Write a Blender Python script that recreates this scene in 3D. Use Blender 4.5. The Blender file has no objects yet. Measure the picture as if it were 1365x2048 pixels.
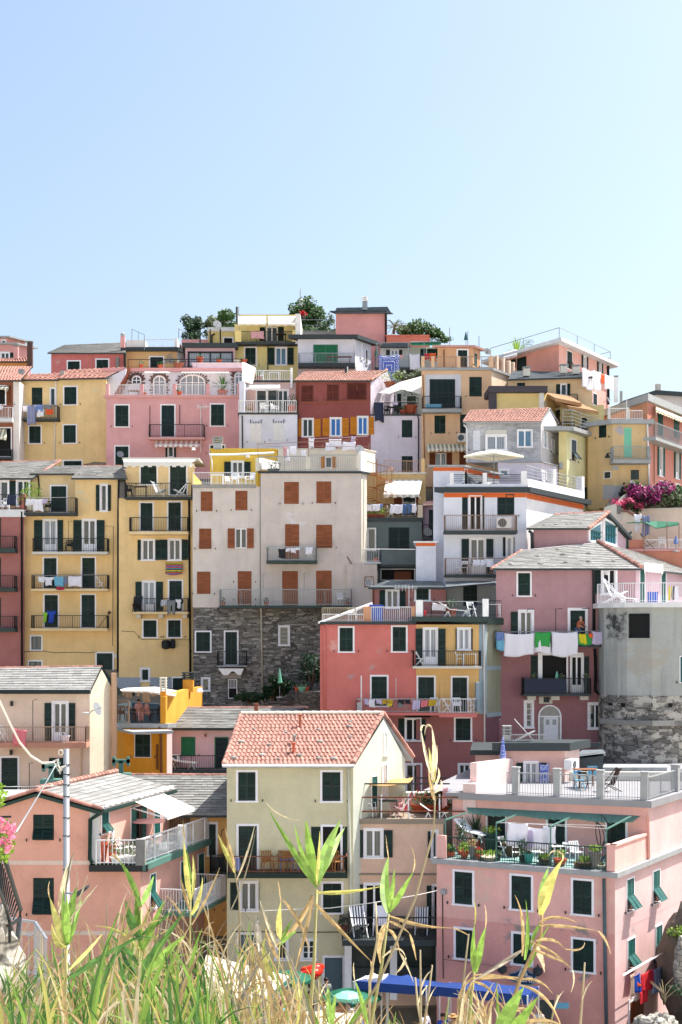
import bpy,math,random
from mathutils import Vector,Matrix
V3=Vector
R=math.radians
rnd=random.Random(7)
# ------------------------------------------------------------------ camera, sky, sun
F,HY,CX,CZ=2900.0,1270.0,682.5,30.0  # focal length in photo pixels, horizon row, middle column, eye height
sc=bpy.context.scene
col=sc.collection
cam_data=bpy.data.cameras.new('camera')
cam=bpy.data.objects.new('camera',cam_data);col.objects.link(cam)
cam_data.sensor_fit='VERTICAL';cam_data.sensor_height=36.0
cam_data.lens=36.0*F/2048.0
cam_data.shift_y=(HY-1024.0)/2048.0
cam_data.clip_start=0.3;cam_data.clip_end=9000
cam.location=(0,0,CZ);cam.rotation_euler=(R(90),0,0)
sc.camera=cam
SUN_EL,SUN_AZ=R(59),R(64)  # azimuth clockwise from the viewing direction (+y)
world=bpy.data.worlds.new('World');sc.world=world;world.use_nodes=True
wn=world.node_tree;wn.nodes.clear()
wo=wn.nodes.new('ShaderNodeOutputWorld');bg=wn.nodes.new('ShaderNodeBackground');sk=wn.nodes.new('ShaderNodeTexSky')
sk.sky_type='NISHITA';sk.sun_disc=False;sk.sun_elevation=SUN_EL;sk.sun_rotation=SUN_AZ
sk.air_density=1.15;sk.dust_density=3.8;sk.ozone_density=2;sk.altitude=30
bg.inputs[1].default_value=0.065
wn.links.new(sk.outputs[0],bg.inputs[0]);wn.links.new(bg.outputs[0],wo.inputs[0])
sun_d=bpy.data.lights.new('sun','SUN');sun_d.energy=2.6;sun_d.angle=R(0.5);sun_d.color=(1,.965,.9)
sun=bpy.data.objects.new('sun',sun_d);col.objects.link(sun);sun.location=(60,20,120)
sdir=V3((math.sin(SUN_AZ)*math.cos(SUN_EL),math.cos(SUN_AZ)*math.cos(SUN_EL),math.sin(SUN_EL)))
sun.rotation_euler=sdir.to_track_quat('Z','Y').to_euler()
vs=sc.view_settings;sc.display_settings.display_device='sRGB'
vs.view_transform='Standard';vs.look='None';vs.exposure=1.87;vs.gamma=1;vs.use_curve_mapping=False
sc.render.engine='CYCLES';sc.cycles.max_bounces=6;sc.cycles.diffuse_bounces=5;sc.cycles.transparent_max_bounces=6

# ------------------------------------------------------------------ materials
def lin(h):
 h=h.lstrip('#');o=[]
 for i in (0,2,4):
  v=int(h[i:i+2],16)/255;o.append(v/12.92 if v<=.04045 else ((v+.055)/1.055)**2.4)
 return o
class NT:
 def __init__(s,name):
  s.m=bpy.data.materials.new(name);s.m.use_nodes=True;s.t=s.m.node_tree;s.t.nodes.clear()
  s.out=s.n('OutputMaterial');s.bs=s.n('BsdfPrincipled');s.l(s.bs,0,s.out,0)
 def n(s,t,**k):
  x=s.t.nodes.new('ShaderNode'+t)
  for a,b in k.items():setattr(x,a,b)
  return x
 def l(s,a,i,b,j):s.t.links.new(a.outputs[i],b.inputs[j])
 def noise(s,src,scale,detail=4,mp=None,rough=.6):
  n=s.n('TexNoise');n.inputs['Scale'].default_value=scale;n.inputs['Detail'].default_value=detail;n.inputs['Roughness'].default_value=rough
  if mp:
   m=s.n('Mapping');m.inputs['Scale'].default_value=mp;s.l(src,0,m,0);s.l(m,0,n,0)
  else:s.l(src,0,n,0)
  return n
 def ramp(s,src,i,a,b,ca=(0,0,0,1),cb=(1,1,1,1)):
  r=s.n('ValToRGB');r.color_ramp.elements[0].position=a;r.color_ramp.elements[1].position=b
  r.color_ramp.elements[0].color=ca;r.color_ramp.elements[1].color=cb;s.l(src,i,r,0);return r
 def mix(s,fac,fi,ca,cb,mode='MIX',f=1.0):
  m=s.n('MixRGB',blend_type=mode);m.inputs[0].default_value=f
  if fac is not None:s.l(fac,fi,m,0)
  for k,c in ((1,ca),(2,cb)):
   if isinstance(c,(tuple,list)):m.inputs[k].default_value=(*c[:3],1)
   else:s.l(c,0,m,k)
  return m
 def bump(s,src,i,st,d=.02):
  b=s.n('Bump');b.inputs['Strength'].default_value=st;b.inputs['Distance'].default_value=d
  s.l(src,i,b,'Height');s.l(b,0,s.bs,'Normal')
def plain(name,hexc,rough=.6,var=.15,sc_=6,metal=0,spec=.3,k=1.0,bump=0,obj_rand=0,trans=0):
 t=NT(name);c=[v*k for v in lin(hexc)]
 g=t.n('NewGeometry');n=t.noise(g,sc_,3)
 mx=t.mix(n,0,[v*(1-var)for v in c],[min(1,v*(1+var))for v in c]);last=mx
 if obj_rand:
  oi=t.n('ObjectInfo');ad=t.n('Math',operation='ADD');t.l(oi,'Random',ad,0);t.l(g,'Random Per Island',ad,1)
  fr_=t.n('Math',operation='FRACT');t.l(ad,0,fr_,0)
  rr=t.ramp(fr_,0,0,1,(1-obj_rand,)*3+(1,),(1+obj_rand,)*3+(1,))
  last=t.mix(None,0,last,rr,'MULTIPLY')
 t.l(last,0,t.bs,'Base Color');t.bs.inputs['Roughness'].default_value=rough;t.bs.inputs['Metallic'].default_value=metal
 t.bs.inputs['Specular IOR Level'].default_value=spec
 if bump:t.bump(n,0,bump)
 if trans:
  tr=t.n('BsdfTranslucent');t.l(last,0,tr,0);ms=t.n('MixShader');ms.inputs[0].default_value=trans
  t.l(t.bs,0,ms,1);t.l(tr,0,ms,2);t.l(ms,0,t.out,0)
 return t.m
def plaster(name,hexc,k=1.0,grime=.2,patch=None,peel=None,stain='6b665c'):
 """Painted lime plaster: broad fading, vertical rain streaks, speckle, optional bare patches near given spots."""
 t=NT(name);c=[v*k for v in lin(hexc)]
 g=t.n('NewGeometry')
 n1=t.noise(g,.45,9,None,.72);n2=t.noise(g,1.0,4,(1.7,1.7,.16));n3=t.noise(g,9,3)
 r1=t.ramp(n1,0,.33,.68)
 lo=[min(.84,v*.88)for v in c];hi=[min(.88,v*1.1+.015)for v in c]
 a=t.mix(r1,0,lo,hi)
 r2=t.ramp(n2,0,.52,.78);mm=t.n('Math',operation='MULTIPLY');mm.inputs[1].default_value=grime*1.9;t.l(r2,0,mm,0)
 b=t.mix(mm,0,a,[x*.65+y*.25 for x,y in zip(c,lin(stain))])
 r3=t.ramp(n3,0,.3,.75,(.96,.96,.96,1),(1.04,1.04,1.04,1))
 d=t.mix(None,0,b,r3,'MULTIPLY')
 if patch:  # weathered-off paint in a known place: (centre, radius, colour, threshold)
  for (ctr,rad,pc,th)in patch:
   vd=t.n('VectorMath',operation='DISTANCE');t.l(g,0,vd,0);vd.inputs[1].default_value=ctr
   fall=t.n('MapRange');fall.inputs[1].default_value=0;fall.inputs[2].default_value=rad;fall.inputs[3].default_value=.22;fall.inputs[4].default_value=-.3
   t.l(vd,'Value',fall,0)
   np_=t.noise(g,1.5,7,(1,1,1.6),.68);ad=t.n('Math',operation='ADD');t.l(np_,0,ad,0);t.l(fall,0,ad,1)
   rp=t.ramp(ad,0,th,th+.15);d=t.mix(rp,0,d,lin(pc))
 t.l(d,0,t.bs,'Base Color');t.bs.inputs['Roughness'].default_value=.93;t.bs.inputs['Specular IOR Level'].default_value=.15
 t.bump(n3,0,.25,.012)
 return t.m
def masonry(name,ca,cb,mort,white=None,wt=.62,sx=1.6,sz=4.2):
 """Rough stone with mortar and remains of old render."""
 t=NT(name);g=t.n('NewGeometry');mp=t.n('Mapping');mp.inputs['Scale'].default_value=(sx,sx,sz);t.l(g,0,mp,0)
 ns=t.noise(g,2.2,4);av=t.n('VectorMath',operation='MULTIPLY_ADD');t.l(ns,1,av,0);av.inputs[1].default_value=(.5,.5,.5);t.l(mp,0,av,2)
 v=t.n('TexVoronoi');v.inputs['Scale'].default_value=1;t.l(av,0,v,0)
 ve=t.n('TexVoronoi',feature='DISTANCE_TO_EDGE');ve.inputs['Scale'].default_value=1;t.l(av,0,ve,0)
 cr=t.n('SeparateColor');t.l(v,'Color',cr,0)
 base=t.mix(cr,0,lin(ca),lin(cb));re=t.ramp(ve,0,.02,.09);x=t.mix(re,0,lin(mort),base)
 nb=t.noise(g,.5,5);rb=t.ramp(nb,0,.3,.7,(.72,.72,.74,1),(1.15,1.13,1.1,1));x=t.mix(None,0,x,rb,'MULTIPLY')
 if white:
  nw=t.noise(g,.75,8,(1,1,1.5),.7);rw=t.ramp(nw,0,wt,wt+.04);x=t.mix(rw,0,x,lin(white))
 t.l(x,0,t.bs,'Base Color');t.bs.inputs['Roughness'].default_value=.95;t.bs.inputs['Specular IOR Level'].default_value=.15
 t.bump(ve,0,.6,.05)
 return t.m
def striped(name,cols,width,axis=0,rough=.8):
 t=NT(name);g=t.n('TexCoord');sp=t.n('SeparateXYZ');t.l(g,'Object',sp,0)
 m=t.n('Math',operation='MULTIPLY');m.inputs[1].default_value=1/(width*len(cols));t.l(sp,axis,m,0)
 f=t.n('Math',operation='FRACT');t.l(m,0,f,0);r=t.n('ValToRGB');r.color_ramp.interpolation='CONSTANT';t.l(f,0,r,0)
 for i,c in enumerate(cols):
  e=r.color_ramp.elements[i]if i<2 else r.color_ramp.elements.new(i/len(cols))
  e.position=i/len(cols);e.color=(*lin(c),1)
 t.l(r,0,t.bs,'Base Color');t.bs.inputs['Roughness'].default_value=rough;return t.m
def glassy(name,hexc,rough=.06,curtain=None):
 t=NT(name);g=t.n('NewGeometry');n=t.noise(g,.8,2)
 a=t.mix(n,0,[v*.5 for v in lin(hexc)],[v*1.6 for v in lin(hexc)])
 if curtain:
  w=t.n('TexWave',bands_direction='X');w.inputs['Scale'].default_value=2.2;w.inputs['Distortion'].default_value=1.2
  t.l(g,0,w,0);a=t.mix(w,0,[v*.55 for v in lin(curtain)],lin(curtain))  # wave bands paint the shade of the curtain folds into the colour
 t.l(a,0,t.bs,'Base Color');t.bs.inputs['Roughness'].default_value=rough;t.bs.inputs['Specular IOR Level'].default_value=.6
 return t.m
M={}
for n_,h_,kw in [
 ('white','f2f0ee',{}),('white_paint','f4f3f4',dict(rough=.45)),('trim','ece9ec',dict(var=.08)),('cream','e9dfc8',{}),('dark_metal','1b2123',dict(rough=.5)),
 ('green_metal','15362f',dict(rough=.5)),('slab_dark','343c3e',dict(var=.3)),('slab_teal','33433f',dict(var=.25)),('slab_grey','9a9c9c',dict(var=.25,sc_=2)),('slab_white','d8d8d8',dict(var=.15,sc_=2)),
 ('grey_metal','8d9496',dict(rough=.4,metal=.3)),('copper_pipe','7a4a36',{}),('rail_white','dededf',dict(rough=.4)),('rail_rust','9b7f6c',{}),
 ('sh_green','0f2822',dict(rough=.5,var=.25,obj_rand=.45)),('sh_dark','0d2323',dict(rough=.5,var=.25,obj_rand=.2)),('sh_teal','1a5550',dict(rough=.5,obj_rand=.15)),('sh_mint','7cc3a6',dict(rough=.5)),
 ('sh_brown','8c5030',dict(rough=.6,obj_rand=.15)),('sh_orange','c27b1c',dict(rough=.6,obj_rand=.15)),('sh_maroon','5e2a20',dict(rough=.6,obj_rand=.2)),('sh_bright','1c6a45',dict(rough=.5)),('sh_white','d9dadf',{}),
 ('sh_bluegrey','4d626c',dict(rough=.5)),('sh_wood','6e3a1e',{}),
 ('terracotta','a2766a',dict(rough=.85,sc_=1.2,var=.3,obj_rand=.3)),('terracotta_old','a98073',dict(rough=.9,sc_=2,var=.3,obj_rand=.35)),('slate','7a7975',dict(rough=.8,sc_=1.3,var=.3,obj_rand=.26)),
 ('slate_light','878683',dict(rough=.8,sc_=1.1,var=.22,obj_rand=.18)),('slate_dark','5e6569',dict(rough=.8,sc_=2,var=.3,obj_rand=.25)),('stone_grey','8f8d88',dict(rough=.95,sc_=4,var=.3,obj_rand=.3)),
 ('wall_stone','8b8781',dict(rough=.95,sc_=3,var=.5,obj_rand=.6)),('clay','b5573a',{}),('clay_old','96563f',{}),('soil','4a3d31',{}),('orange_band','d2642c',dict(sc_=1)),('pink_slab','d29a96',{}),
 ('leaf_green','3c5e2c',dict(obj_rand=.45,trans=.3,rough=.5)),('leaf_dark','28442a',dict(obj_rand=.5,trans=.25)),('leaf_grey','6f7a5c',dict(obj_rand=.4,trans=.25)),('leaf_lime','7c9a35',dict(obj_rand=.35,trans=.35)),
 ('bark','5b4b3c',{}),('blossom','a03878',dict(obj_rand=.5,trans=.3)),('blossom_pink','d2557e',dict(obj_rand=.35,trans=.3)),('blossom_red','c32633',dict(obj_rand=.3,trans=.2)),('geranium','e28aa6',dict(obj_rand=.3,trans=.3)),
 ('cloth_white','f0eef4',dict(var=.03,trans=.25)),('cloth_lilac','c9bcd8',dict(trans=.2)),('cloth_navy','232c44',{}),('cloth_black','1c1e22',{}),('cloth_greyblue','77809c',dict(trans=.2)),
 ('cloth_blue','6f88c0',dict(trans=.2)),('cloth_sky','74b6d2',dict(trans=.2)),('cloth_cobalt','2348a8',dict(trans=.15)),('cloth_lime','8cc63c',dict(trans=.2)),('cloth_green','35a24a',dict(trans=.2)),('cloth_yellow','dcd02c',dict(trans=.2)),
 ('cloth_red','cf2f3a',dict(trans=.2)),('cloth_crimson','b8264a',dict(trans=.2)),('cloth_orange','e4602a',dict(trans=.2)),('cloth_pink','e58088',dict(trans=.2)),('cloth_rose','d9a6a8',dict(trans=.2)),('cloth_grey','7b7f80',dict(trans=.1)),
 ('cloth_beige','b59a86',dict(trans=.2)),('cloth_mustard','c9a52c',dict(trans=.2)),('cloth_denim','4f6c95',dict(trans=.1)),('awning_white','efece6',dict(trans=.35,var=.04)),('awning_green','1d6b52',dict(trans=.3)),('awning_teal','648f83',dict(trans=.3,var=.2,sc_=1.5)),
 ('awning_tan','b08a62',dict(trans=.35)),('awning_blue','1f4fae',dict(trans=.15)),('straw','c7a26c',dict(trans=.3,sc_=14,var=.3)),('plastic_white','f0f0f2',dict(rough=.35)),('wood','7c4f33',{}),('wood_dark','4b3527',{}),('wicker','9a6a34',{}),
 ('dish','85888b',dict(rough=.4)),('dish_dark','5d5d5f',{}),('skin','b98468',{}),('hair','2c1f19',{}),('hair_grey','8f8880',{}),('rubber_red','d8301e',dict(rough=.35)),('iron_orange','a4703c',{}),
 ('ac_white','e4e4e2',dict(rough=.4)),('ac_dark','565c5e',{}),('deck_grey','8f9496',dict(sc_=1,var=.15)),('deck_teal','7fa09c',dict(sc_=1,var=.15)),('asphalt','3f3e3c',dict(sc_=1)),
 ('hill','7a7260',dict(sc_=.5,var=.5)),('bounce_ground','d6cfc0',dict(sc_=.3,var=.2)),('rope','c8c4bc',dict(sc_=30,var=.3)),('pole_metal','84888f',dict(rough=.45,metal=.2,sc_=2)),('hose','a88f3c',{}),('blue_plastic','2c55b5',dict(rough=.3)),('teal_glaze','3f9c93',dict(rough=.25)),('bamboo','a99a82',dict(obj_rand=.3)),
 ('sign_blue','1c3a63',dict(rough=.4)),('brick_dark','5b3f38',dict(obj_rand=.3)),('mesh_green','8fb79a',dict(trans=.3)),('reed_green','7c9c46',dict(trans=.34,obj_rand=.3,sc_=20,var=.2,rough=.5)),('reed_dark','4d7339',dict(trans=.35,obj_rand=.35,sc_=20,var=.2,rough=.5)),
 ('reed_yellow','b5b065',dict(trans=.38,obj_rand=.25,sc_=25,var=.25)),('reed_dry','b0976c',dict(trans=.35,obj_rand=.35,sc_=30,var=.3)),('reed_pale','bfb292',dict(trans=.4,obj_rand=.3,sc_=30,var=.2)),('reed_stem','a6a06a',dict(sc_=20,var=.3)),('reed_grey','8e8676',dict(obj_rand=.4,trans=.2)),
 ('blind_blue','2f6fb4',dict(rough=.4)),('int_dark','0b0d0e',dict(rough=.7)),('limewash','c9c4b8',dict(sc_=1)),('flower_pot_mix','8f6a58',{}),('scarf_stripe','c7c7d8',{}),  # interior dark: unlit rooms' shade put into near-black sheets filling the openings
]:M[n_]=plain(n_,h_,**kw)
M['glass']=glassy('window_glass','26302f');M['glass_blue']=glassy('window_glass_sky','4f6f86',.1)
M['curtain']=glassy('curtained_glass','888888',.25,'969ea6');M['curtain_dim']=glassy('curtained_glass_dim','888888',.2,'4b504e')
M['screen']=NT('translucent_glass_panel').m
_b=M['screen'].node_tree.nodes['Principled BSDF'];_b.inputs['Base Color'].default_value=(.7,.74,.76,1);_b.inputs['Alpha'].default_value=.3;_b.inputs['Roughness'].default_value=.25
M['awning_stripe']=striped('awning_stripe',['efebe0','c9c4b6'],.22);M['awning_pinkstripe']=striped('awning_pinkstripe',['f0e6e2','c9a6a2'],.2)
M['awning_ystripe']=striped('awning_ystripe',['eee4c4','9a9480'],.16);M['deck_stripe']=striped('deck_stripe',['f1f1f1','232a44'],.055)
M['rainbow']=striped('rainbow_cloth',['2c6fa8','c02c30','2f7a3a','d9b02c','1d2d50','2d8a86','c8303c'],.075,2)
M['towel_stripe']=striped('towel_stripe',['8f95b5','5d6488'],.06)

# ------------------------------------------------------------------ mesh helpers
class MB:
 def __init__(s):s.v=[];s.f=[];s.mi=[];s.m=0
 def face(s,*p):
  i=len(s.v);s.v.extend([tuple(q)for q in p]);s.f.append(tuple(range(i,i+len(p))));s.mi.append(s.m)
 def hexa(s,c):
  i=len(s.v);s.v.extend([tuple(q)for q in c])
  for f in ((0,1,3,2),(4,6,7,5),(0,4,5,1),(2,3,7,6),(1,5,7,3),(0,2,6,4)):s.f.append(tuple(i+k for k in f));s.mi.append(s.m)
 def box(s,fr,u0,u1,n0,n1,z0,z1):  # local frame: u along the wall, n outwards, z up
  s.hexa([fr.w(u,n,z)for u in (u0,u1)for n in (n0,n1)for z in (z0,z1)])
 def abox(s,x0,x1,y0,y1,z0,z1):s.hexa([(x,y,z)for x in (x0,x1)for y in (y0,y1)for z in (z0,z1)])
 def bar(s,p,q,r,r2=None):
  p,q=V3(p),V3(q);d=q-p
  if d.length<1e-6:return
  d.normalize();a=d.cross(V3((0,0,1)))
  if a.length<.05:a=d.cross(V3((0,1,0)))
  a.normalize();b=d.cross(a);r2=r if r2 is None else r2
  s.hexa([c+a*i*k+b*j*k for c,k in ((p,r),(q,r2))for i in (-1,1)for j in (-1,1)])
 def tube(s,pts,rad,n=8,caps=True):
  rings=[];m=len(pts);pts=[V3(p)for p in pts]
  for k,p in enumerate(pts):
   d=(pts[min(k+1,m-1)]-pts[max(k-1,0)]).normalized();a=d.cross(V3((0,.1,1)))
   if a.length<.05:a=d.cross(V3((0,1,0)))
   a.normalize();b=d.cross(a);r=rad[k]if isinstance(rad,(list,tuple))else rad
   i0=len(s.v);s.v.extend([tuple(p+a*math.cos(2*math.pi*j/n)*r+b*math.sin(2*math.pi*j/n)*r)for j in range(n)]);rings.append(i0)
  for k in range(m-1):
   for j in range(n):s.f.append((rings[k]+j,rings[k]+(j+1)%n,rings[k+1]+(j+1)%n,rings[k+1]+j));s.mi.append(s.m)
  if caps:
   for q in (rings[0],rings[-1]):s.f.append(tuple(q+j for j in range(n)));s.mi.append(s.m)
 def lathe(s,c,prof,n=12):
  c=V3(c);s.tube_rings([[(c.x+r*math.cos(2*math.pi*j/n),c.y+r*math.sin(2*math.pi*j/n),c.z+z)for j in range(n)]for r,z in prof])
 def tube_rings(s,rings):
  i0=[];n=len(rings[0])
  for r in rings:i0.append(len(s.v));s.v.extend(r)
  for k in range(len(rings)-1):
   for j in range(n):s.f.append((i0[k]+j,i0[k]+(j+1)%n,i0[k+1]+(j+1)%n,i0[k+1]+j));s.mi.append(s.m)
  for q in (i0[0],i0[-1]):s.f.append(tuple(q+j for j in range(n)));s.mi.append(s.m)
 def mesh(s,name,mats,off=(0,0,0),smooth=False):
  me=bpy.data.meshes.new(name);o=off
  me.from_pydata([(x-o[0],y-o[1],z-o[2])for x,y,z in s.v],[],s.f)
  for m in (mats if isinstance(mats,(list,tuple))else [mats]):me.materials.append(M[m]if isinstance(m,str)else m)
  if any(s.mi):me.polygons.foreach_set('material_index',s.mi)
  if smooth:me.polygons.foreach_set('use_smooth',[True]*len(s.f))
  me.update();return me
 def build(s,name,mats,parent=None,smooth=False,base=None,**props):
  if not s.v:return None
  if base is None:
   xs=[v[0]for v in s.v];ys=[v[1]for v in s.v];zs=[v[2]for v in s.v]
   base=((min(xs)+max(xs))/2,(min(ys)+max(ys))/2,min(zs))
  return link(name,s.mesh(name,mats,base,smooth),base,parent,**props)
WL={}  # world place of every unrotated parent
def link(name,data,loc,parent=None,rot=None,scale=None,**props):
 o=bpy.data.objects.new(name,data);col.objects.link(o);loc=V3(loc)
 WL[o]=loc.copy()
 if parent is not None:o.parent=parent;loc=loc-WL[parent]
 o.location=loc
 if rot is not None:o.rotation_euler=rot
 if scale is not None:o.scale=scale
 for k,v in props.items():
  if v is not None:o['category' if k=='cat' else k]=v
 return o
def empty(name,loc,label,cat,group=None,rotz=0):
 o=link(name,None,loc,None,(0,0,rotz),None,label=label,cat=cat,group=group);o.empty_display_size=.3;return o
class Frame:
 def __init__(s,A,B=None,e=None):
  s.o=V3((A[0],A[1],0));e=V3((B[0]-A[0],B[1]-A[1],0))if e is None else V3((e[0],e[1],0))
  s.L=e.length;s.e=e.normalized();s.n=V3((s.e.y,-s.e.x,0));s.ang=math.atan2(s.e.y,s.e.x)
 def w(s,u,n,z):p=s.o+s.e*u+s.n*n;return V3((p.x,p.y,z))
 def hit(s,x,y,off=0.0):  # where the sight line through photo point (x, y) meets this wall
  dx,dz=(x-CX)/F,(HY-y)/F;o=s.o+s.n*off
  t=(o.x*s.n.x+o.y*s.n.y)/(dx*s.n.x+s.n.y);p=V3((dx*t,t,0))-o
  return p.dot(s.e),CZ+dz*t
_cr=[0,0,1]
def crop(x,y,s):_cr[:]=[x,y,s]
def cv(x,y):return _cr[0]+x/_cr[2],_cr[1]+y/_cr[2]
def W(x,y,D):x,y=cv(x,y);return V3(((x-CX)/F*D,D,CZ+(HY-y)/F*D))
def offset_poly(P,d):
 n=len(P);A=sum(P[i][0]*P[(i+1)%n][1]-P[(i+1)%n][0]*P[i][1]for i in range(n));sg=1 if A>0 else -1;out=[]
 for i in range(n):
  a,b,c=V3(P[i-1][:2]),V3(P[i][:2]),V3(P[(i+1)%n][:2]);e1=(b-a).normalized();e2=(c-b).normalized()
  n1=V3((e1.y,-e1.x))*sg;n2=V3((e2.y,-e2.x))*sg;k=1+n1.dot(n2);k=max(k,.35)
  out.append(b+(n1+n2)*d/k)
 return out
# unit shutter leaf: x 0..1, y 0..1 (depth), z 0..1
def leaf_mesh(mat,slats=13,mid=True,key={}):
 k=(mat,slats,mid)
 if k in key:return key[k]
 mb=MB();mb.abox(0,.11,0,1,0,1);mb.abox(.89,1,0,1,0,1);mb.abox(.11,.89,0,1,0,.06);mb.abox(.11,.89,0,1,.95,1)
 if mid:mb.abox(.11,.89,0,1,.49,.54)
 for i in range(slats):
  z=.065+i*.885/slats;h=.885/slats
  mb.hexa([(x,y,z+dz+(0 if y<.5 else h*.75))for x in (.11,.89)for y in (.15,.85)for dz in (0,h*.4)])
 key[k]=mb.mesh('shutter',mat);return key[k]
def quadmesh(mat,key={}):
 if mat not in key:
  mb=MB();mb.abox(0,1,0,1,0,1);key[mat]=mb.mesh('pane',mat)
 return key[mat]

# ------------------------------------------------------------------ buildings
class House:
 def __init__(s,name,label,cat,at,di=.6):
  s.root=empty(name,W(*at),label,cat);s.segs=[];s.di=di;s.tiers=[];s.zf=0
 def auto(s,x,A):  # follow the side wall's direction until the sight line of column x
  k=(x-CX)/F;return (A[0]-s.di*A[1])/(k-s.di)
 def tier(s,chain,top,bot,mats,back=7,ref=0,gable=None,deck='slab_grey',nowall=False):
  pts=[];
  for (x,D)in chain:
   X,_=cv(x,0)
   if D is None:D=s.auto(X,pts[-1])
   pts.append(((X-CX)/F*D,D))
  x0,yt=cv(chain[ref][0],top);_,yb=cv(0,bot);D=pts[ref][1]
  z1=CZ+(HY-yt)/F*D;z0=CZ+(HY-yb)/F*D
  P=list(pts)
  if len(pts)>2 and chain[-1][1]is None:
   P.append((pts[0][0]+pts[-1][0]-pts[-2][0],pts[0][1]+pts[-1][1]-pts[-2][1]))
  else:
   for q in (pts[-1],pts[0]):
    v=V3((pts[-1][0],pts[-1][1])).normalized()if len(pts)==2 else V3((0,1));P.append((q[0]+v.x*back,q[1]+v.y*back))
  mats=[mats]if isinstance(mats,str)else mats;k0=len(s.segs);n=len(P)
  for i in range(n):
   fr=Frame(P[i],P[(i+1)%n])
   s.segs.append(dict(fr=fr,z0=z0,z1=z1,mat=mats[min(i,len(mats)-1)],holes=[],vis=i<len(pts)-1,gable=None))
  s.tiers.append(dict(P=P,z0=z0,z1=z1,k0=k0,deck=deck));s.zf=z1
  return k0
 def seg(s,i):return s.segs[i]
 def gable(s,i,pts):  # outline above the wall head, photo points in order of u
  g=s.segs[i];x=[]
  for p in pts:u,z=g['fr'].hit(*cv(*p));x.append((u,max(z,g['z1'])))
  g['gable']=x
 def rect(s,i,x0,y0,x1,y1,off=0):
  fr=s.segs[i]['fr'];a=cv(x0,y0);b=cv(x1,y1);mx=(a[0]+b[0])/2
  u0,_=fr.hit(a[0],a[1],off);u1,_=fr.hit(b[0],b[1],off);_,z1=fr.hit(mx,a[1],off);_,z0=fr.hit(mx,b[1],off)
  return min(u0,u1),max(u0,u1),z0,z1
 def part(s,mb,name,mat,**k):return mb.build(name,mat,s.root,**k)
 def w(s,kind,x0,y0,x1,y1,i=0,tr=.1,c='sh_green',tc='trim',lw=None,pane='glass',nm=None,slats=13,sash='white_paint',tilt=32,sill=True,bars=0):
  """kind: c closed pair, a closed with lower flaps pushed out, o open pair, l / r only one open leaf shown, g glazing, d dark opening, p panelled door"""
  g=s.segs[i];fr=g['fr'];u0,u1,z0,z1=s.rect(i,x0,y0,x1,y1);g['holes'].append((u0,u1,z0,z1));wd=u1-u0;h=z1-z0
  nm=nm or ('door' if h>1.85*wd and h>1.75 and kind in 'cogp' else 'window');mb=MB();f=tr or .05;base=fr.w((u0+u1)/2,0,z0)
  n0,n1=(-.03,.035)if tr else (-.12,-.02)
  a,b=(u0-f,u1+f)if tr else (u0,u1);zt=z1+(f if tr else 0);zb=z0-(f*.8 if tr and sill else 0)
  ia,ib=(u0,u1)if tr else (u0+.05,u1-.05)
  mb.box(fr,a,ia,n0,n1,z0,z1);mb.box(fr,ib,b,n0,n1,z0,z1);mb.box(fr,a,b,n0,n1+.004,z1-(0 if tr else .05),zt)
  if tr and sill:mb.box(fr,a-.03,b+.03,n0,n1+.05,zb,z0)
  elif not tr:mb.box(fr,a,b,n0,n1,z0,z0+.05)
  o=mb.build(nm,tc if tr else (c if kind in 'ca' else sash),s.root,base=base)
  def leafat(u,zz,w_,h_,n,ang=0,m=None,ny='shutter',sl=slats,mid=True,tz=0):
   link(ny,leaf_mesh(m or c,sl,mid),fr.w(u,n,zz),o,Matrix.Rotation(fr.ang+ang,4,'Z').to_euler()if not tz else (Matrix.Rotation(fr.ang,4,'Z')@Matrix.Rotation(tz,4,'X')).to_euler(),(w_,.045,h_))
  def leafx(*a_,**k_):leafat(*a_,**k_)
  mid=(u0+u1)/2;single=wd<.62
  if kind=='c':
   j=rnd.uniform(-.008,.008)
   if single:leafx(u0+.01,z0+.01,wd-.02,h-.02,-.0+.02)
   else:
    leafx(u0+.01,z0+.01,wd/2-.015,h-.02,.02);leafx(mid+.005,z0+.01,wd/2-.015,h-.02,.02+j)
  elif kind=='a':
   zm=z0+h*.47
   for q in ((u0+.01,wd/2-.015),(mid+.005,wd/2-.015)):
    leafx(q[0],zm,q[1],h*.53-.01,.02,mid=False,sl=7)
    # the lower flap hangs from its top edge and is pushed out at the bottom
    hh=h*.46;T=R(tilt+rnd.uniform(-3,3));zz=zm-hh*math.cos(T);nn=.03+hh*math.sin(T)
    link('shutter_flap',leaf_mesh(c,7,False),fr.w(q[0],nn,zz),o,(Matrix.Rotation(fr.ang,4,'Z')@Matrix.Rotation(-T,4,'X')).to_euler(),(q[1],.04,hh))
   s.pane(o,fr,u0+.03,u1-.03,z0+.03,zm,-.12,pane)
  elif kind in 'olrg':
   sb=MB();t=.055;q=-.1;sb.box(fr,u0,u0+t,q,q+.06,z0,z1);sb.box(fr,u1-t,u1,q,q+.06,z0,z1);sb.box(fr,u0+t,u1-t,q,q+.06,z1-t,z1);sb.box(fr,u0+t,u1-t,q,q+.06,z0,z0+t)
   two=wd>.55
   if two:sb.box(fr,mid-.045,mid+.045,q,q+.065,z0+t,z1-t)
   pz=z0+t
   if nm=='door' and kind=='o':pz=z0+h*.24;sb.box(fr,u0+t,u1-t,q+.005,q+.05,z0+t,pz)
   for bi in range(bars):zz=pz+(z1-t-pz)*(bi+1)/(bars+1);sb.box(fr,u0+t,u1-t,q+.01,q+.055,zz-.015,zz+.015)
   sb.build('sash',sash,o)
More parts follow.
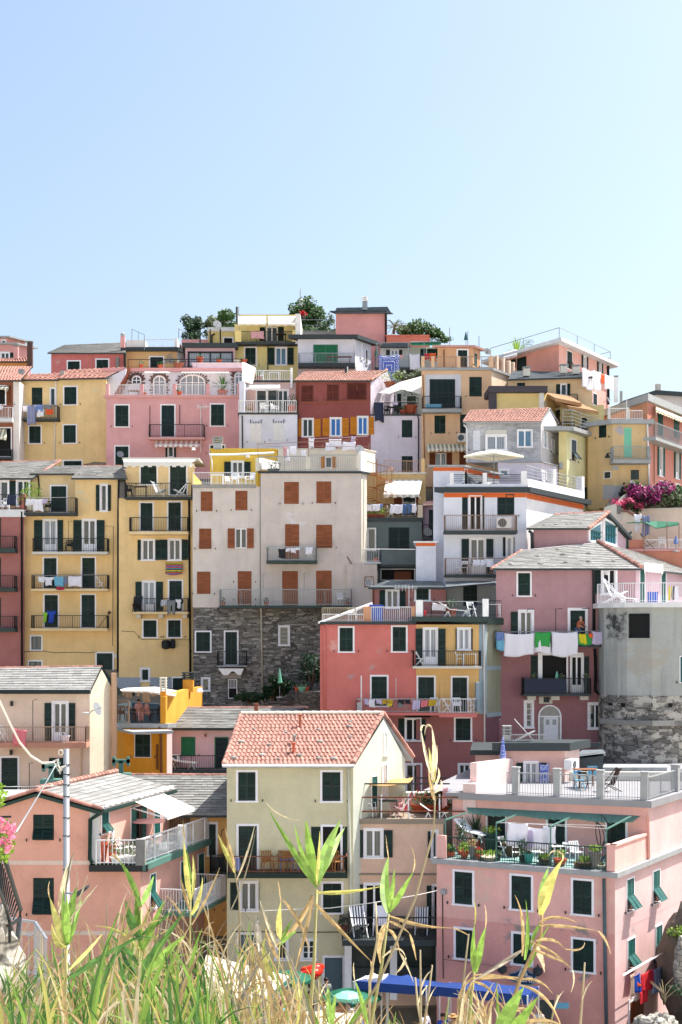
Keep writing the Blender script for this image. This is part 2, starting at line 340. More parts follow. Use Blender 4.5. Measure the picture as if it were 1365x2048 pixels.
   for (pa,pb)in (((u0+t,mid-.045),(mid+.045,u1-t))if two else ((u0+t,u1-t),)):s.pane(o,fr,pa,pb,pz,z1-t,q+.02,pane)
   l0,l1=lw if isinstance(lw,tuple)else (lw or 1,lw or 1);l0*=wd/2;l1*=wd/2
   if kind in 'ol':leafx(u0-f-l0*1.0-.01,z0-.01,l0,h+.02,.09)
   if kind in 'or':leafx(u1+f+.01,z0-.01,l1,h+.02,.09)
  elif kind=='d':s.pane(o,fr,u0,u1,z0,z1,-.14,pane)
  elif kind=='p':
   pb=MB();t=.06;pb.box(fr,u0+.01,u1-.01,-.09,-.05,z0,z1)
   for (pa,pc)in ((u0+t,mid-t/2),(mid+t/2,u1-t)):
    for (za,zc)in ((.05,.3),(.36,.6),(.66,.95)):pb.box(fr,pa,pc,-.052,-.03,z0+h*za,z0+h*zc)
   pb.build('door_leaf',c,o)
  if kind in 'ca' and not nm=='door' or kind=='a':
   k=MB()
   for q in (u0-f-.22,u1+f+.22):k.box(fr,q-.025,q+.025,0,.09,z0+.0,z0+.035);k.box(fr,q-.02,q+.02,.06,.1,z0-.05,z0+.08)
   k.build('shutter_stays','dark_metal',o)
  return o
 def pane(s,par,fr,u0,u1,z0,z1,n,mat):
  link('pane',quadmesh(mat),fr.w(u0,n,z0),par,(0,0,fr.ang),(u1-u0,.02,z1-z0))
 def ws(s,kind,L,**k):
  for r in L:s.w(kind,*r,**k)
 def balc(s,x0,x1,yf,yr,yb=None,i=0,d=.95,slab='slab_dark',rail='dark_metal',under=None,sides=(1,1),bars=.115,bow=0,nm='balcony',top=None,solid=None):
  fr=s.segs[i]['fr'];u0,u1,zr,zf=0,0,0,0
  u0,u1,zf,zr=s.rect(i,x0,yr,x1,yf,d);th=.16
  if yb is not None:_,_,zb,_=s.rect(i,x0,yf,x1,yb,d);th=max(.06,zf-zb)
  mb=MB();mb.box(fr,u0,u1,0.002,d,zf-th,zf);o=mb.build(nm,slab,s.root)
  r=MB();a=d-.05;z1=zr
  pts=[(u0+.05,.03),(u0+.05,a),(u1-.05,a),(u1-.05,.03)]
  segs=[(pts[0],pts[1])]*sides[0]+[(pts[1],pts[2])]+[(pts[2],pts[3])]*sides[1]
  for p,q in segs:
   L=math.hypot(q[0]-p[0],q[1]-p[1]);n=max(2,int(L/bars));isf=p[1]==q[1]
   P0=fr.w(p[0],p[1],0);Q0=fr.w(q[0],q[1],0);Z=V3((0,0,1))
   r.bar(P0+Z*z1,Q0+Z*z1,.022);r.bar(P0+Z*(zf+.08),Q0+Z*(zf+.08),.014)
   for k in range(n+1):
    X=P0.lerp(Q0,k/n);rr=.019 if k in (0,n)or k%12==0 else .0085
    if bow and isf is False or not bow:r.bar(X+Z*zf,X+Z*z1,rr)
    else:
     Y=fr.n*bow;r.bar(X+Z*z1,X+Y*.2+Z*(zf+(z1-zf)*.45),rr);r.bar(X+Y*.2+Z*(zf+(z1-zf)*.45),X+Y+Z*(zf+.22),rr);r.bar(X+Y+Z*(zf+.22),X+Z*(zf+.02),rr)
  rb=r.build('railing',rail,o)
  s.zf=zf;s.bz=(i,d,zf,zr);return o
 def rail(s,x0,x1,i=0,off=-.08,z=None,h=.95,mat='rail_white',bars=.115,y=None,yt=None,posts=None,r=.009,horiz=0,nm='railing'):
  fr=s.segs[i]['fr'];X0,Y0=cv(x0,y or 0);X1,_=cv(x1,0);u0,z_=fr.hit(X0,Y0,off);u1,_=fr.hit(X1,Y0,off)
  zf=z if z is not None else (z_ if y is not None else s.zf)
  if yt is not None:_,zt=fr.hit((X0+X1)/2,cv(0,yt)[1],off);h=zt-zf
  mb=MB();s.raillne(mb,fr.w(u0,off,zf),fr.w(u1,off,zf),h,bars,r,horiz);return mb.build(nm,mat,s.root)
 def raillne(s,mb,P,Q,h,bars=.115,r=.009,horiz=0):
  Z=V3((0,0,1));L=(Q-P).length;n=max(1,int(L/bars));mb.bar(P+Z*h,Q+Z*h,.024)
  if horiz:
   for k in range(1,horiz+1):mb.bar(P+Z*h*k/(horiz+1),Q+Z*h*k/(horiz+1),.016)
   n=max(1,int(L/1.4));r=.022
  else:mb.bar(P+Z*.1,Q+Z*.1,.014)
  for k in range(n+1):X=P.lerp(Q,k/n);mb.bar(X,X+Z*h,r if k%14 else .02)
 def box(s,nm,mat,x0,y0,x1,y1,i=0,n0=0.0,n1=.3,at=None):
  """a box part whose front face (at n1) covers the photo rectangle"""
  u0,u1,z0,z1=s.rect(i,x0,y0,x1,y1,n1 if at is None else at);mb=MB();mb.box(s.segs[i]['fr'],u0,u1,n0,n1,z0,z1);return mb.build(nm,mat,s.root)
 def slab(s,t=-1,over=.25,th=.18,mat='slab_dark',dz=0,nm='roof_slab'):
  T=s.tiers[t];P=offset_poly(T['P'],over);mb=MB();z=T['z1']+dz+.003;n=len(P)
  mb.face(*[(p[0],p[1],z+th)for p in P]);mb.face(*[(p[0],p[1],z)for p in P][::-1])
  for i in range(n):a,b=P[i],P[(i+1)%n];mb.face((a[0],a[1],z),(b[0],b[1],z),(b[0],b[1],z+th),(a[0],a[1],z+th))
  s.zf=z+th;return mb.build(nm,mat,s.root)
 def parapet(s,t=-1,h=.5,th=.18,mat='white',segs=None,z=None,nm='parapet'):
  T=s.tiers[t];z=s.zf if z is None else z
  for i in (segs if segs is not None else range(len(T['P']))):
   fr=s.segs[T['k0']+i]['fr'];mb=MB();mb.box(fr,0,fr.L,-th,.002,z,z+h);mb.build(nm,mat,s.root)
 def awning(s,x0,x1,yt,yb,i=0,d=.9,mat='awning_white',val=.18,arms=True,nm='awning',x0b=None,x1b=None):
  fr=s.segs[i]['fr'];X0,YT=cv(x0,yt);X1,YB=cv(x1,yb);ua,zt=fr.hit(X0,YT,.05);ub,_=fr.hit(X1,YT,.05)
  a2,zb=fr.hit(cv(x0b if x0b is not None else x0,0)[0],YB,d);b2,_=fr.hit(cv(x1b if x1b is not None else x1,0)[0],YB,d)
  L=ub-ua;base=fr.w(ua,.05,zt);mb=MB();N=max(3,int(L/.3));rows=[(0,.05,zt),(.5,.05+(d-.05)*.5,(zt+zb)/2-.03),(1,d,zb)]
  def pt(t,k,n,z):u=(ua+(ub-ua)*t)*(1-k)+(a2+(b2-a2)*t)*k;return fr.w(u,n,z)
  for j in range(N):
   t0,t1=j/N,(j+1)/N
   for r0,r1 in zip(rows,rows[1:]):mb.face(pt(t0,*r0),pt(t1,*r0),pt(t1,*r1),pt(t0,*r1))
   if val:
    v=val*(.8 if j%2 else 1.1);mb.face(pt(t0,1,d,zb),pt(t1,1,d,zb),pt(t1,1,d+.01,zb-v),pt(t0,1,d+.01,zb-v))
  # object frame turned with the wall so that stripes follow it
  Mi=Matrix.Rotation(-fr.ang,4,'Z')@Matrix.Translation(-base);mb.v=[tuple(Mi@V3(v))for v in mb.v]
  o=link(nm,mb.mesh(nm,mat),base,s.root,(0,0,fr.ang))
  if arms:
   ar=MB();ar.bar(fr.w(a2,d,zb),fr.w(b2,d,zb),.025)
   for q,k in ((ua+.1,a2+.1),(ub-.1,b2-.1)):ar.bar(fr.w(q,.03,zb-.15),fr.w(k,d-.02,zb-.03),.018)
   ar.build('awning_frame','rail_white',s.root)
  return o
 def pipe(s,pts,i=0,r=.045,mat='slab_dark',off=.09,nm='downpipe'):
  fr=s.segs[i]['fr'];P=[]
  for p in pts:u,z=fr.hit(*cv(*p),off);P.append(fr.w(u,off,z))
  mb=MB();mb.tube(P,r,6);return mb.build(nm,mat,s.root,smooth=True)
 def roof(s,pts,kind='slate',mat=None,row=.28,cw=.4,th=.05,indiv=0,nm='roof',under='slab_dark',hip=None,verge=True):
  """pts world: eave0, eave1, ridge1, ridge0 - courses run along the eave"""
  return make_roof(s.root,pts,kind,mat,row,cw,th,indiv,nm,under)
 def front_roof(s,i,e0,e1,r1,r0,slope=.38,over=.3,**k):
  """eave photo points on the wall plane pushed out by over; ridge points found back along their sight lines on the slope"""
  fr=s.segs[i]['fr'];E=[]
  for e in (e0,e1):u,z=fr.hit(*cv(*e),over);E.append(fr.w(u,over,z))
  ze=(E[0].z+E[1].z)/2;E[0].z=E[1].z=ze;out=[]
  for r,e in ((r1,E[1]),(r0,E[0])):
   x,y=cv(*r);D0=e.y;kz=(HY-y)/F;run=(kz*D0+CZ-ze)/(slope-kz);run=max(run,.5);D=D0+run
   out.append(V3(((x-CX)/F*D,D,ze+slope*run)))
  return s.roof([E[0],E[1],out[0],out[1]],**k),[E[0],E[1],out[0],out[1]]
 def done(s):
  for t in s.tiers:
   mb=MB();mb.face(*[(p[0],p[1],t['z1'])for p in t['P']]);mb.build('roof_deck',t['deck'],s.root)
  for g in s.segs:
   fr=g['fr'];L=fr.L;z0,z1=g['z0'],g['z1'];mb=MB();H=[]
   for (a,b,c,d)in g['holes']:
    a,b,c,d=max(0,a),min(L,b),max(z0,c),min(z1,d)
    if b>a and d>c:H.append((a,b,c,d))
   us=sorted({0,L,*[h[0]for h in H],*[h[1]for h in H]});zs=sorted({z0,z1,*[h[2]for h in H],*[h[3]for h in H]})
   for u0,u1 in zip(us,us[1:]):
    run=None
    for za,zb in zip(zs,zs[1:]):
     um,zm=(u0+u1)/2,(za+zb)/2
     if any(h[0]<um<h[1]and h[2]<zm<h[3]for h in H):
      if run:mb.face(fr.w(u0,0,run[0]),fr.w(u1,0,run[0]),fr.w(u1,0,run[1]),fr.w(u0,0,run[1]));run=None
     else:run=(run[0],zb)if run else (za,zb)
    if run:mb.face(fr.w(u0,0,run[0]),fr.w(u1,0,run[0]),fr.w(u1,0,run[1]),fr.w(u0,0,run[1]))
   for (a,b,c,d)in H:
    q=-.22
    for (p1,p2)in (((a,c),(a,d)),((b,d),(b,c)),((a,d),(b,d)),((b,c),(a,c))):
     mb.face(fr.w(p1[0],0,p1[1]),fr.w(p2[0],0,p2[1]),fr.w(p2[0],q,p2[1]),fr.w(p1[0],q,p1[1]))
   if g['gable']:
    G=g['gable'];mb.face(*([fr.w(0,0,z1),fr.w(L,0,z1)]+[fr.w(min(max(u,0),L),0,z)for u,z in sorted(G,reverse=True)]))
   mb.build('wall',g['mat'],s.root)
def tile_mesh(mat,key={}):
 if mat in key:return key[mat]
 mb=MB();n=4;pr=[(0,0),(.16,.0),(.34,.55),(.56,1.0),(.8,.6),(1.0,.05)]  # x 0..1, z 0..1, y 0..1 up the slope
 for (a,za),(b,zb)in zip(pr,pr[1:]):
  mb.face((a,0,za+.5),(b,0,zb+.5),(b,1.12,zb),(a,1.12,za));mb.face((a,0,za+.5),(a,0,-.1),(b,0,-.1),(b,0,zb+.5))
 key[mat]=mb.mesh('tile',mat);return key[mat]
def make_roof(root,pts,kind,mat,row,cw,th,indiv,nm='roof',under='slab_dark'):
 E0,E1,R1,R0=[V3(p)for p in pts];mat=mat or ('slate' if kind=='slate' else 'terracotta')
 n=(E1-E0).cross(R0-E0);n.normalize();n=-n if n.z<0 else n
 ub=MB();dn=V3((0,0,-.1));P=[E0,E1,R1,R0];ub.face(*P);ub.face(*[p+dn for p in P][::-1])
 for a in range(4):p,q=P[a],P[(a+1)%4];ub.face(p,p+dn,q+dn,q)
 o=ub.build(nm,under,root);Ls=((R0-E0).length+(R1-E1).length)/2;rows=max(2,round(Ls/row));mb=MB();cnt=0
 for r in range(rows):
  t0,t1=r/rows,(r+1)/rows;A,B=E0.lerp(R0,t0),E1.lerp(R1,t0);C,D=E0.lerp(R0,t1),E1.lerp(R1,t1);L=(B-A).length
  if kind=='slate':
   x=0;lift=n*.035
   while x<L:
    w=cw*rnd.uniform(.6,1.45);x1=min(L,x+w);f0,f1=x/L,x1/L;g=n*rnd.uniform(.004,.016);e=.004/max(L,1)
    a,b=A.lerp(B,f0+e),A.lerp(B,f1-e);c,d=C.lerp(D,f1-e),C.lerp(D,f0+e);dv=(C-A)*.0
    mb.face(a+lift+g,b+lift+g,c+n*.006+g,d+n*.006+g);mb.face(a+g*.2,b+g*.2,b+lift+g,a+lift+g)
    x=x1
  else:
   k=max(1,round(L/cw));ax=(B-A).normalized();up=(C-A);up=up-ax*up.dot(ax);ul=up.length;up.normalize();sh=(C-A).dot(ax)
   for j in range(k):
    p=A+(B-A)*(j/k)+ax*0;Mx=Matrix(((ax.x,up.x,n.x),(ax.y,up.y,n.y),(ax.z,up.z,n.z))).to_4x4()
    jit=n*rnd.uniform(0,.012)
    if cnt<indiv:
     ob=link('tile',tile_mesh(mat),p+n*.012+jit,o,Mx.to_euler(),(L/k,ul,.055));cnt+=1
    else:
     Mt=Matrix.Translation(p+n*.012+jit)@Mx@Matrix.Diagonal((L/k,ul,.055,1));src=tile_mesh(mat);i0=len(mb.v)
     mb.v.extend([tuple(Mt@v.co)for v in src.vertices])
     for f in src.polygons:mb.f.append(tuple(i0+q for q in f.vertices));mb.mi.append(0)
 b=mb.build('slates' if kind=='slate' else 'tiles',mat,o)
 if b:b['kind']='stuff'
 return o
def ridge(root,p,q,mat='terracotta',r=.1,step=.38,nm='ridge_tiles'):
 p,q=V3(p),V3(q);L=(q-p).length;k=max(2,int(L/step));mb=MB()
 for i in range(k):
  a,b=p.lerp(q,i/k),p.lerp(q,(i+1.08)/k);mb.tube([a+V3((0,0,.0)),b+V3((0,0,-.01))],[r,r*.82],7)
 return mb.build(nm,mat,root,kind='stuff')
# ------------------------------------------------------------------ small things
def cloth(h,x0,y0,x1,y1,mat,label,cat='towel',i=0,off=None,shape='sheet',nm=None,group=None,slant=0):
 fr=h.segs[i]['fr'];off=off if off is not None else (h.bz[1]+.04 if hasattr(h,'bz')else .1);u0,u1,z0,z1=h.rect(i,x0,y0,x1,y1,off)
 return cloth3(fr,u0,u1,z0,z1,off,mat,label,cat,shape,nm,group,slant)
def cloth3(fr,u0,u1,z0,z1,off,mat,label,cat='towel',shape='sheet',nm=None,group=None,slant=0):
 w,hh=u1-u0,z1-z0;nx,nz=(12,10)if w>1.2 else (8,8);ph=rnd.uniform(0,6);fq=rnd.uniform(2.4,4.2);fq2=fq/max(w,.4)*(1.2 if w<1 else 1.9);amp=min(.055,.06*w+.012)
 mb=MB();g=[];nz_=nz
 for b in range(nz+1):
  t=b/nz;row=[]
  for a in range(nx+1):
   s_=a/nx;uu=s_;
   if shape=='shirt' and t>.32:uu=.2+s_*.6
   if shape=='trousers' and t>.3:uu=s_*(1-.12*t)+(.03 if s_>.5 else 0)
   sag=.05*hh*math.sin(math.pi*s_)*(1-t);pinch=.03*math.sin(s_*9+ph)
   p=fr.w(u0+w*uu+.02*math.sin(t*5+ph),off+amp*(.25+t)*math.sin(fq2*2*s_*w+ph+t*.8)+.02*t,z1-hh*t*(1+.06*math.sin(s_*5+ph))-sag-slant*s_*hh+pinch*.3*hh*t)
   row.append(p)
  g.append(row)
 for b in range(nz):
  for a in range(nx):
   if shape=='trousers' and b>=nz*.3 and nx//2-1<a<nx//2+1:continue
   if shape=='shirt' and b==int(nz*.32):pass
   mb.face(g[b][a],g[b][a+1],g[b+1][a+1],g[b+1][a])
 base=fr.w((u0+u1)/2,off,z0);Mi=Matrix.Rotation(-fr.ang,4,'Z')@Matrix.Translation(-base);mb.v=[tuple(Mi@V3(v))for v in mb.v]
 # join the shared corners so that the cloth shades as one surface
 mp={};vs_=[];idx=[]
 for v in mb.v:
  k=(round(v[0],4),round(v[1],4),round(v[2],4))
  if k not in mp:mp[k]=len(vs_);vs_.append(v)
  idx.append(mp[k])
 mb.f=[tuple(idx[j]for j in f)for f in mb.f];mb.v=vs_
 nm=nm or cat.replace(' ','_');o=link(nm,mb.mesh(nm,mat,smooth=True),base,None,(0,0,fr.ang),None,label=label,cat=cat,group=group)
 so=o.modifiers.new('thickness','SOLIDIFY');so.thickness=.008;return o
def line(h,x0,y0,x1,y1,i=0,off=None,r=.007,mat='rail_white',sag=.0,nm='clothesline'):
 fr=h.segs[i]['fr'];off=off if off is not None else h.bz[1]+.02;a=cv(x0,y0);b=cv(x1,y1);u0,z0=fr.hit(*a,off);u1,z1=fr.hit(*b,off)
 mb=MB();P=[fr.w(u0+(u1-u0)*t/8,off,z0+(z1-z0)*t/8-sag*math.sin(math.pi*t/8))for t in range(9)]
 mb.tube(P,r,4);return mb.build(nm,mat,h.root)
def place(h,x,i=0,off=.5,z=None,y=None):
 fr=h.segs[i]['fr'];X,Y=cv(x,y or 0);u,zz=fr.hit(X,Y,off);return fr.w(u,off,h.zf if z is None else z),fr
CH={}
def part_def(kind,mat,m2=None):
 k=(kind,mat,m2)
 if k in CH:return CH[k]
 P=[]
 def add(nm,fn,m=None):mb=MB();fn(mb);P.append((nm,mb.mesh(nm,m or mat)))
 if kind=='chair':
  add('seat',lambda b:b.abox(-.22,.22,-.21,.22,.41,.445))
  def bk(b):
   b.hexa([(x,y+(z>.6)*.09,z)for x in (-.22,.22)for y in (.2,.235)for z in (.43,.6)]);
   for q in range(5):x=-.2+q*.1;b.bar((x,.22,.58),(x*1.05,.3,.84),.022)
   b.bar((-.24,.3,.84),(.24,.3,.84),.025)
  add('backrest',bk)
  for x in (-.2,.2):
   for y in (-.19,.22):add('leg',lambda b,x=x,y=y:b.bar((x,y,.42),(x*1.15,y*1.15,0),.02,.016))
  for x in (-.24,.24):add('armrest',lambda b,x=x:(b.bar((x,-.18,.64),(x,.26,.66),.02),b.bar((x,-.18,.64),(x,-.19,.43),.017)))
 elif kind=='folding':
  add('seat',lambda b:b.abox(-.2,.2,-.2,.2,.43,.455));add('backrest',lambda b:(b.abox(-.2,.2,.2,.225,.66,.72),b.abox(-.2,.2,.2,.225,.76,.86)))
  for x in (-.2,.2):add('leg',lambda b,x=x:b.bar((x,-.24,0),(x,.22,.87),.016));add('leg',lambda b,x=x:b.bar((x*.9,.26,0),(x*.9,-.2,.45),.016))
 elif kind=='lounger':
  add('seat',lambda b:b.hexa([(x,y,z+(.1 if y>0 and y<.3 else 0))for x in (-.3,.3)for y in (-1.0,.1)for z in (.3,.35)]))
  add('backrest',lambda b:b.hexa([(x,y,z+(.55 if y>.5 else .1))for x in (-.3,.3)for y in (.1,.75)for z in (.3,.36)]))
  for x in (-.27,.27):
   for y in (-.85,.2):add('leg',lambda b,x=x,y=y:(b.bar((x,y,.33),(x,y-.14,0),.022),b.bar((x,y,.33),(x,y+.2,0),.022)))
 elif kind=='deck':
  def sl(b):
   pr=[(-.55,.52),(-.2,.36),(.1,.3),(.45,1.05)]
   for (ya,za),(yb,zb)in zip(pr[:-1],pr[1:]):b.hexa([(x,y,z)for x in (-.24,.24)for (y,z)in ((ya,za),(ya,za+.02),(yb,zb),(yb,zb+.02))])
  add('seat',sl,m2 or mat)
  for x in (-.27,.27):add('frame',lambda b,x=x:(b.bar((x,-.5,0),(x,.48,1.1),.018),b.bar((x,.5,0),(x,-.5,.52),.018)))
 elif kind=='table':
  add('tabletop',lambda b:b.abox(-.45,.45,-.35,.35,.71,.74))
  for x in (-.38,.38):
   for y in (-.28,.28):add('leg',lambda b,x=x,y=y:b.bar((x,y,.71),(x*1.05,y*1.05,0),.02))
 elif kind=='round_table':
  add('tabletop',lambda b:b.lathe((0,0,0),[(.0,.7),(.42,.7),(.42,.73),(0,.73)],16));add('pedestal',lambda b:b.lathe((0,0,0),[(.2,0),(.05,.06),(.04,.7)],8))
 elif kind=='bench':
  add('seat',lambda b:[b.abox(-.75,.75,-.18+.13*q,-.07+.13*q,.42,.45)for q in range(3)])
  for x in (-.65,.65):add('leg',lambda b,x=x:(b.bar((x,-.15,0),(x,-.12,.42),.03),b.bar((x,.15,0),(x,.12,.42),.03)))
 CH[k]=P;return P
def furn(kind,p,rz,mat,label,cat=None,group=None,m2=None,sc_=1.0):
 nm={'chair':'garden_chair','folding':'folding_chair','lounger':'sun_lounger','deck':'deck_chair','table':'garden_table','round_table':'round_table','bench':'bench'}[kind]
 o=link(nm,None,p,None,(0,0,rz),(sc_,sc_,sc_),label=label,cat=cat or nm.split('_')[-1],group=group)
 for n_,me in part_def(kind,mat,m2):
  c=bpy.data.objects.new(n_,me);col.objects.link(c);c.parent=o
 return o
def F_(h,kind,x,off,mat,label,i=0,rz=0,z=None,sc_=1.0,**k):
 p,fr=place(h,x,i,off,z);return furn(kind,p,fr.ang+rz,mat,label,sc_=sc_,**k)
def leaves(mb,c,rx,ry,rz,n,s,shell=.45,up=.3):
 for _ in range(n):
  while True:
   v=V3((rnd.uniform(-1,1),rnd.uniform(-1,1),rnd.uniform(-1,1)))
   if shell<v.length<1:break
  p=V3(c)+V3((v.x*rx,v.y*ry,v.z*rz));a=V3((rnd.gauss(0,1),rnd.gauss(0,1),rnd.gauss(0,1)+up)).normalized();b=a.orthogonal().normalized()
  k=s*rnd.uniform(.6,1.3);mb.face(p-b*k*.45,p+a*k*.6,p+b*k*.45,p-a*k*.6)
def pot_prof(r,h):return [(r*.68,0),(r,h*.86),(r*1.12,h*.86),(r*1.12,h),(r*.9,h),(r*.85,h*.85)]
def pot(p,r,h,mat,label,plant='leaf_green',pr=None,ph=.3,kind='bush',n=60,nm='potted_plant',group=None,fl=None):
 o=empty(nm,p,label,'potted plant',group);mb=MB();mb.lathe(p,pot_prof(r,h),10);mb.build('pot',mat,o,smooth=False)
 mb=MB();pr=pr or r*1.3;c=V3(p)+V3((0,0,h+ph*.5))
 if kind=='bush':leaves(mb,c,pr,pr,ph*.55,n,.09,.2,.8)
 else:spikes(mb,V3(p)+V3((0,0,h)),ph,n,.035 if kind=='grass' else .06,pr)
 mb.build('foliage',plant,o)
 if fl:mb=MB();leaves(mb,c+V3((0,0,.08)),pr,pr,ph*.5,n//2,.07,.5);mb.build('flowers',fl,o)
 return o
def spikes(mb,p,L,n,w,spread):
 for k in range(n):
  a=rnd.uniform(0,6.283);e=rnd.uniform(.25,1.45);d=V3((math.cos(a)*math.cos(e),math.sin(a)*math.cos(e),math.sin(e)));l=L*rnd.uniform(.7,1.1);s=V3((-math.sin(a),math.cos(a),0))*w*.5
  m=p+d*l*.55;t=p+d*l+V3((0,0,-l*.25*math.cos(e)));mb.face(p-s*.6,p+s*.6,m+s,m-s);mb.face(m-s,m+s,t)
def P_(h,x,off,label,r=.16,hh=.28,mat='clay',i=0,z=None,**k):p,fr=place(h,x,i,off,z);return pot(p,r,hh,mat,label,**k)
def tree(p,hgt,crowns,label,leafm='leaf_green',n=1400,s=.28,nm='tree',trunk=.12,cat='tree'):
 o=empty(nm,p,label,cat);p=V3(p);mb=MB();top=p+V3((0,0,hgt))
 mb.tube([p,p.lerp(top,.5)+V3((.1,0,0)),top],[trunk,trunk*.8,trunk*.5],7)
 for (dx,dy,dz,rx,rz)in crowns:c=p+V3((dx,dy,dz));mb.tube([p.lerp(top,.55),p.lerp(c,.8),c],[trunk*.5,trunk*.3,trunk*.12],5)
 mb.build('trunk','bark',o);mb=MB();tot=sum(c[3]**2 for c in crowns)
 for (dx,dy,dz,rx,rz)in crowns:
  for q in range(7):
   v=V3((rnd.gauss(0,.38),rnd.gauss(0,.4),rnd.gauss(0,.38)));k=rnd.uniform(.45,.75);leaves(mb,p+V3((dx+v.x*rx*.8,dy+v.y*rx,dz+v.z*rz*.8)),rx*k,rx*k,rz*k,int(n*rx*rx/tot/3.2),s*rnd.uniform(.7,1.05),.1,.4)
 mb.build('crown',leafm,o);return o
def dish(h,x,y,label_mat='dish',i=0,off=.35,r=.4,nm='satellite_dish'):
 fr=h.segs[i]['fr'];u,z=fr.hit(*cv(x,y),off);c=fr.w(u,off,z);mb=MB();ax=(fr.n+V3((.35,0,.45))).normalized();a=ax.orthogonal().normalized();b=ax.cross(a);rings=[]
 for k,q in ((0.02,0),(.5,.25*.3),(1,.3*.5)):rings.append([tuple(c+(a*math.cos(t*.3927)+b*math.sin(t*.3927))*r*k+ax*r*q)for t in range(16)])
 mb.tube_rings(rings);mb.bar(c,c+ax*r*.9-b*.05,.012);mb.bar(c,c-fr.n*min(off,.4)-V3((0,0,.15)),.02);return mb.build(nm,label_mat,h.root)
def acunit(h,x0,y0,x1,y1,i=0,n0=.15,n1=.5):
 u0,u1,z0,z1=h.rect(i,x0,y0,x1,y1,n1);fr=h.segs[i]['fr'];mb=MB();mb.box(fr,u0,u1,n0,n1,z0,z1);o=mb.build('air_conditioner','ac_white',h.root)
 m2=MB();c=fr.w(u0+(u1-u0)*.38,n1+.01,(z0+z1)/2);rr=min(z1-z0,u1-u0)*.4;f0=[tuple(c+fr.e*math.cos(t*.5236)*rr+V3((0,0,math.sin(t*.5236)*rr))+fr.n*q)for q in (0,)for t in range(12)]
 f1=[tuple(V3(v)+fr.n*.02)for v in f0];m2.tube_rings([f0,f1]);m2.build('fan_grille','ac_dark',o);return o
def chimney(root,p,w=.5,hgt=1.2,mat='white',caps=3,capm='grey_metal',nm='chimney'):
 p=V3(p);mb=MB();mb.abox(p.x-w/2,p.x+w/2,p.y-w/2,p.y+w/2,p.z,p.z+hgt);o=mb.build(nm,mat,root);mb=MB();z=p.z+hgt
 for k in range(caps):mb.abox(p.x-w*.6,p.x+w*.6,p.y-w*.6,p.y+w*.6,z+.06+k*.16,z+.13+k*.16)
 for a in (-.4,.4):
  for b in (-.4,.4):mb.abox(p.x+a*w-.04,p.x+a*w+.04,p.y+b*w-.04,p.y+b*w+.04,z,z+.06+caps*.16-.1)
 if caps:mb.build('chimney_cap',capm,o)
 return o
def stone_thing(p,s,label,group=None,mat='stone_grey'):
 mb=MB();rings=[];s*=.62
 for k,(r,z)in enumerate(((.7,0),(1,.3),(.85,.6),(.35,.8))):rings.append([(p[0]+s*r*math.cos(t)*rnd.uniform(.8,1.2),p[1]+s*.7*r*math.sin(t)*rnd.uniform(.8,1.2),p[2]-.03+s*z*rnd.uniform(.85,1.1))for t in [j*.7854 for j in range(8)]])
 mb.tube_rings(rings);return mb.build('stone',mat,None,label=label,cat='stone',group=group)
def on_roof(pts,x,y):  # point of a roof plane seen at a photo point
 x,y=cv(x,y);d=V3(((x-CX)/F,1,(HY-y)/F));A,B,C=[V3(q)for q in pts[:3]];n=(B-A).cross(C-A);o=V3((0,0,CZ));t=(A-o).dot(n)/d.dot(n);return o+d*t
def umbrella(p,hgt,r,label,mat='awning_white',closed=False,pole='grey_metal',n=8,nm='parasol',flat=.25):
 o=empty(nm,p,label,'parasol');p=V3(p);mb=MB();mb.tube([p,p+V3((0,0,hgt))],.025,6);mb.build('pole',pole,o);mb=MB();top=p+V3((0,0,hgt))
 if closed:mb.lathe(p,[(.03,hgt),(.09,hgt*.8),(.17,hgt*.52),(.12,hgt*.5)],8);mb.build('canopy',mat,o)
 else:
  for k in range(n):
   a,b=6.2832*k/n,6.2832*(k+1)/n;A,B=[top+V3((math.cos(t)*r,math.sin(t)*r,-r*flat))for t in (a,b)];mA,mB=top.lerp(A,.5)+V3((0,0,.06)),top.lerp(B,.5)+V3((0,0,.06))
   mb.face(top,mA,mB);mb.face(mA,A,B,mB);mb.face(A,A+V3((0,0,-.12)),B+V3((0,0,-.12)),B)
  mb.build('canopy',mat,o);mb=MB()
  for k in range(n):a=6.2832*k/n;mb.bar(top+V3((0,0,-.5)),top+V3((math.cos(a)*r*.5,math.sin(a)*r*.5,-r*flat*.5+.02)),.008)
  mb.build('ribs',pole,o)
 mb=MB();mb.lathe(p,[(.25,0),(.25,.06),(.05,.1)],10);mb.build('base','slab_grey',o);return o
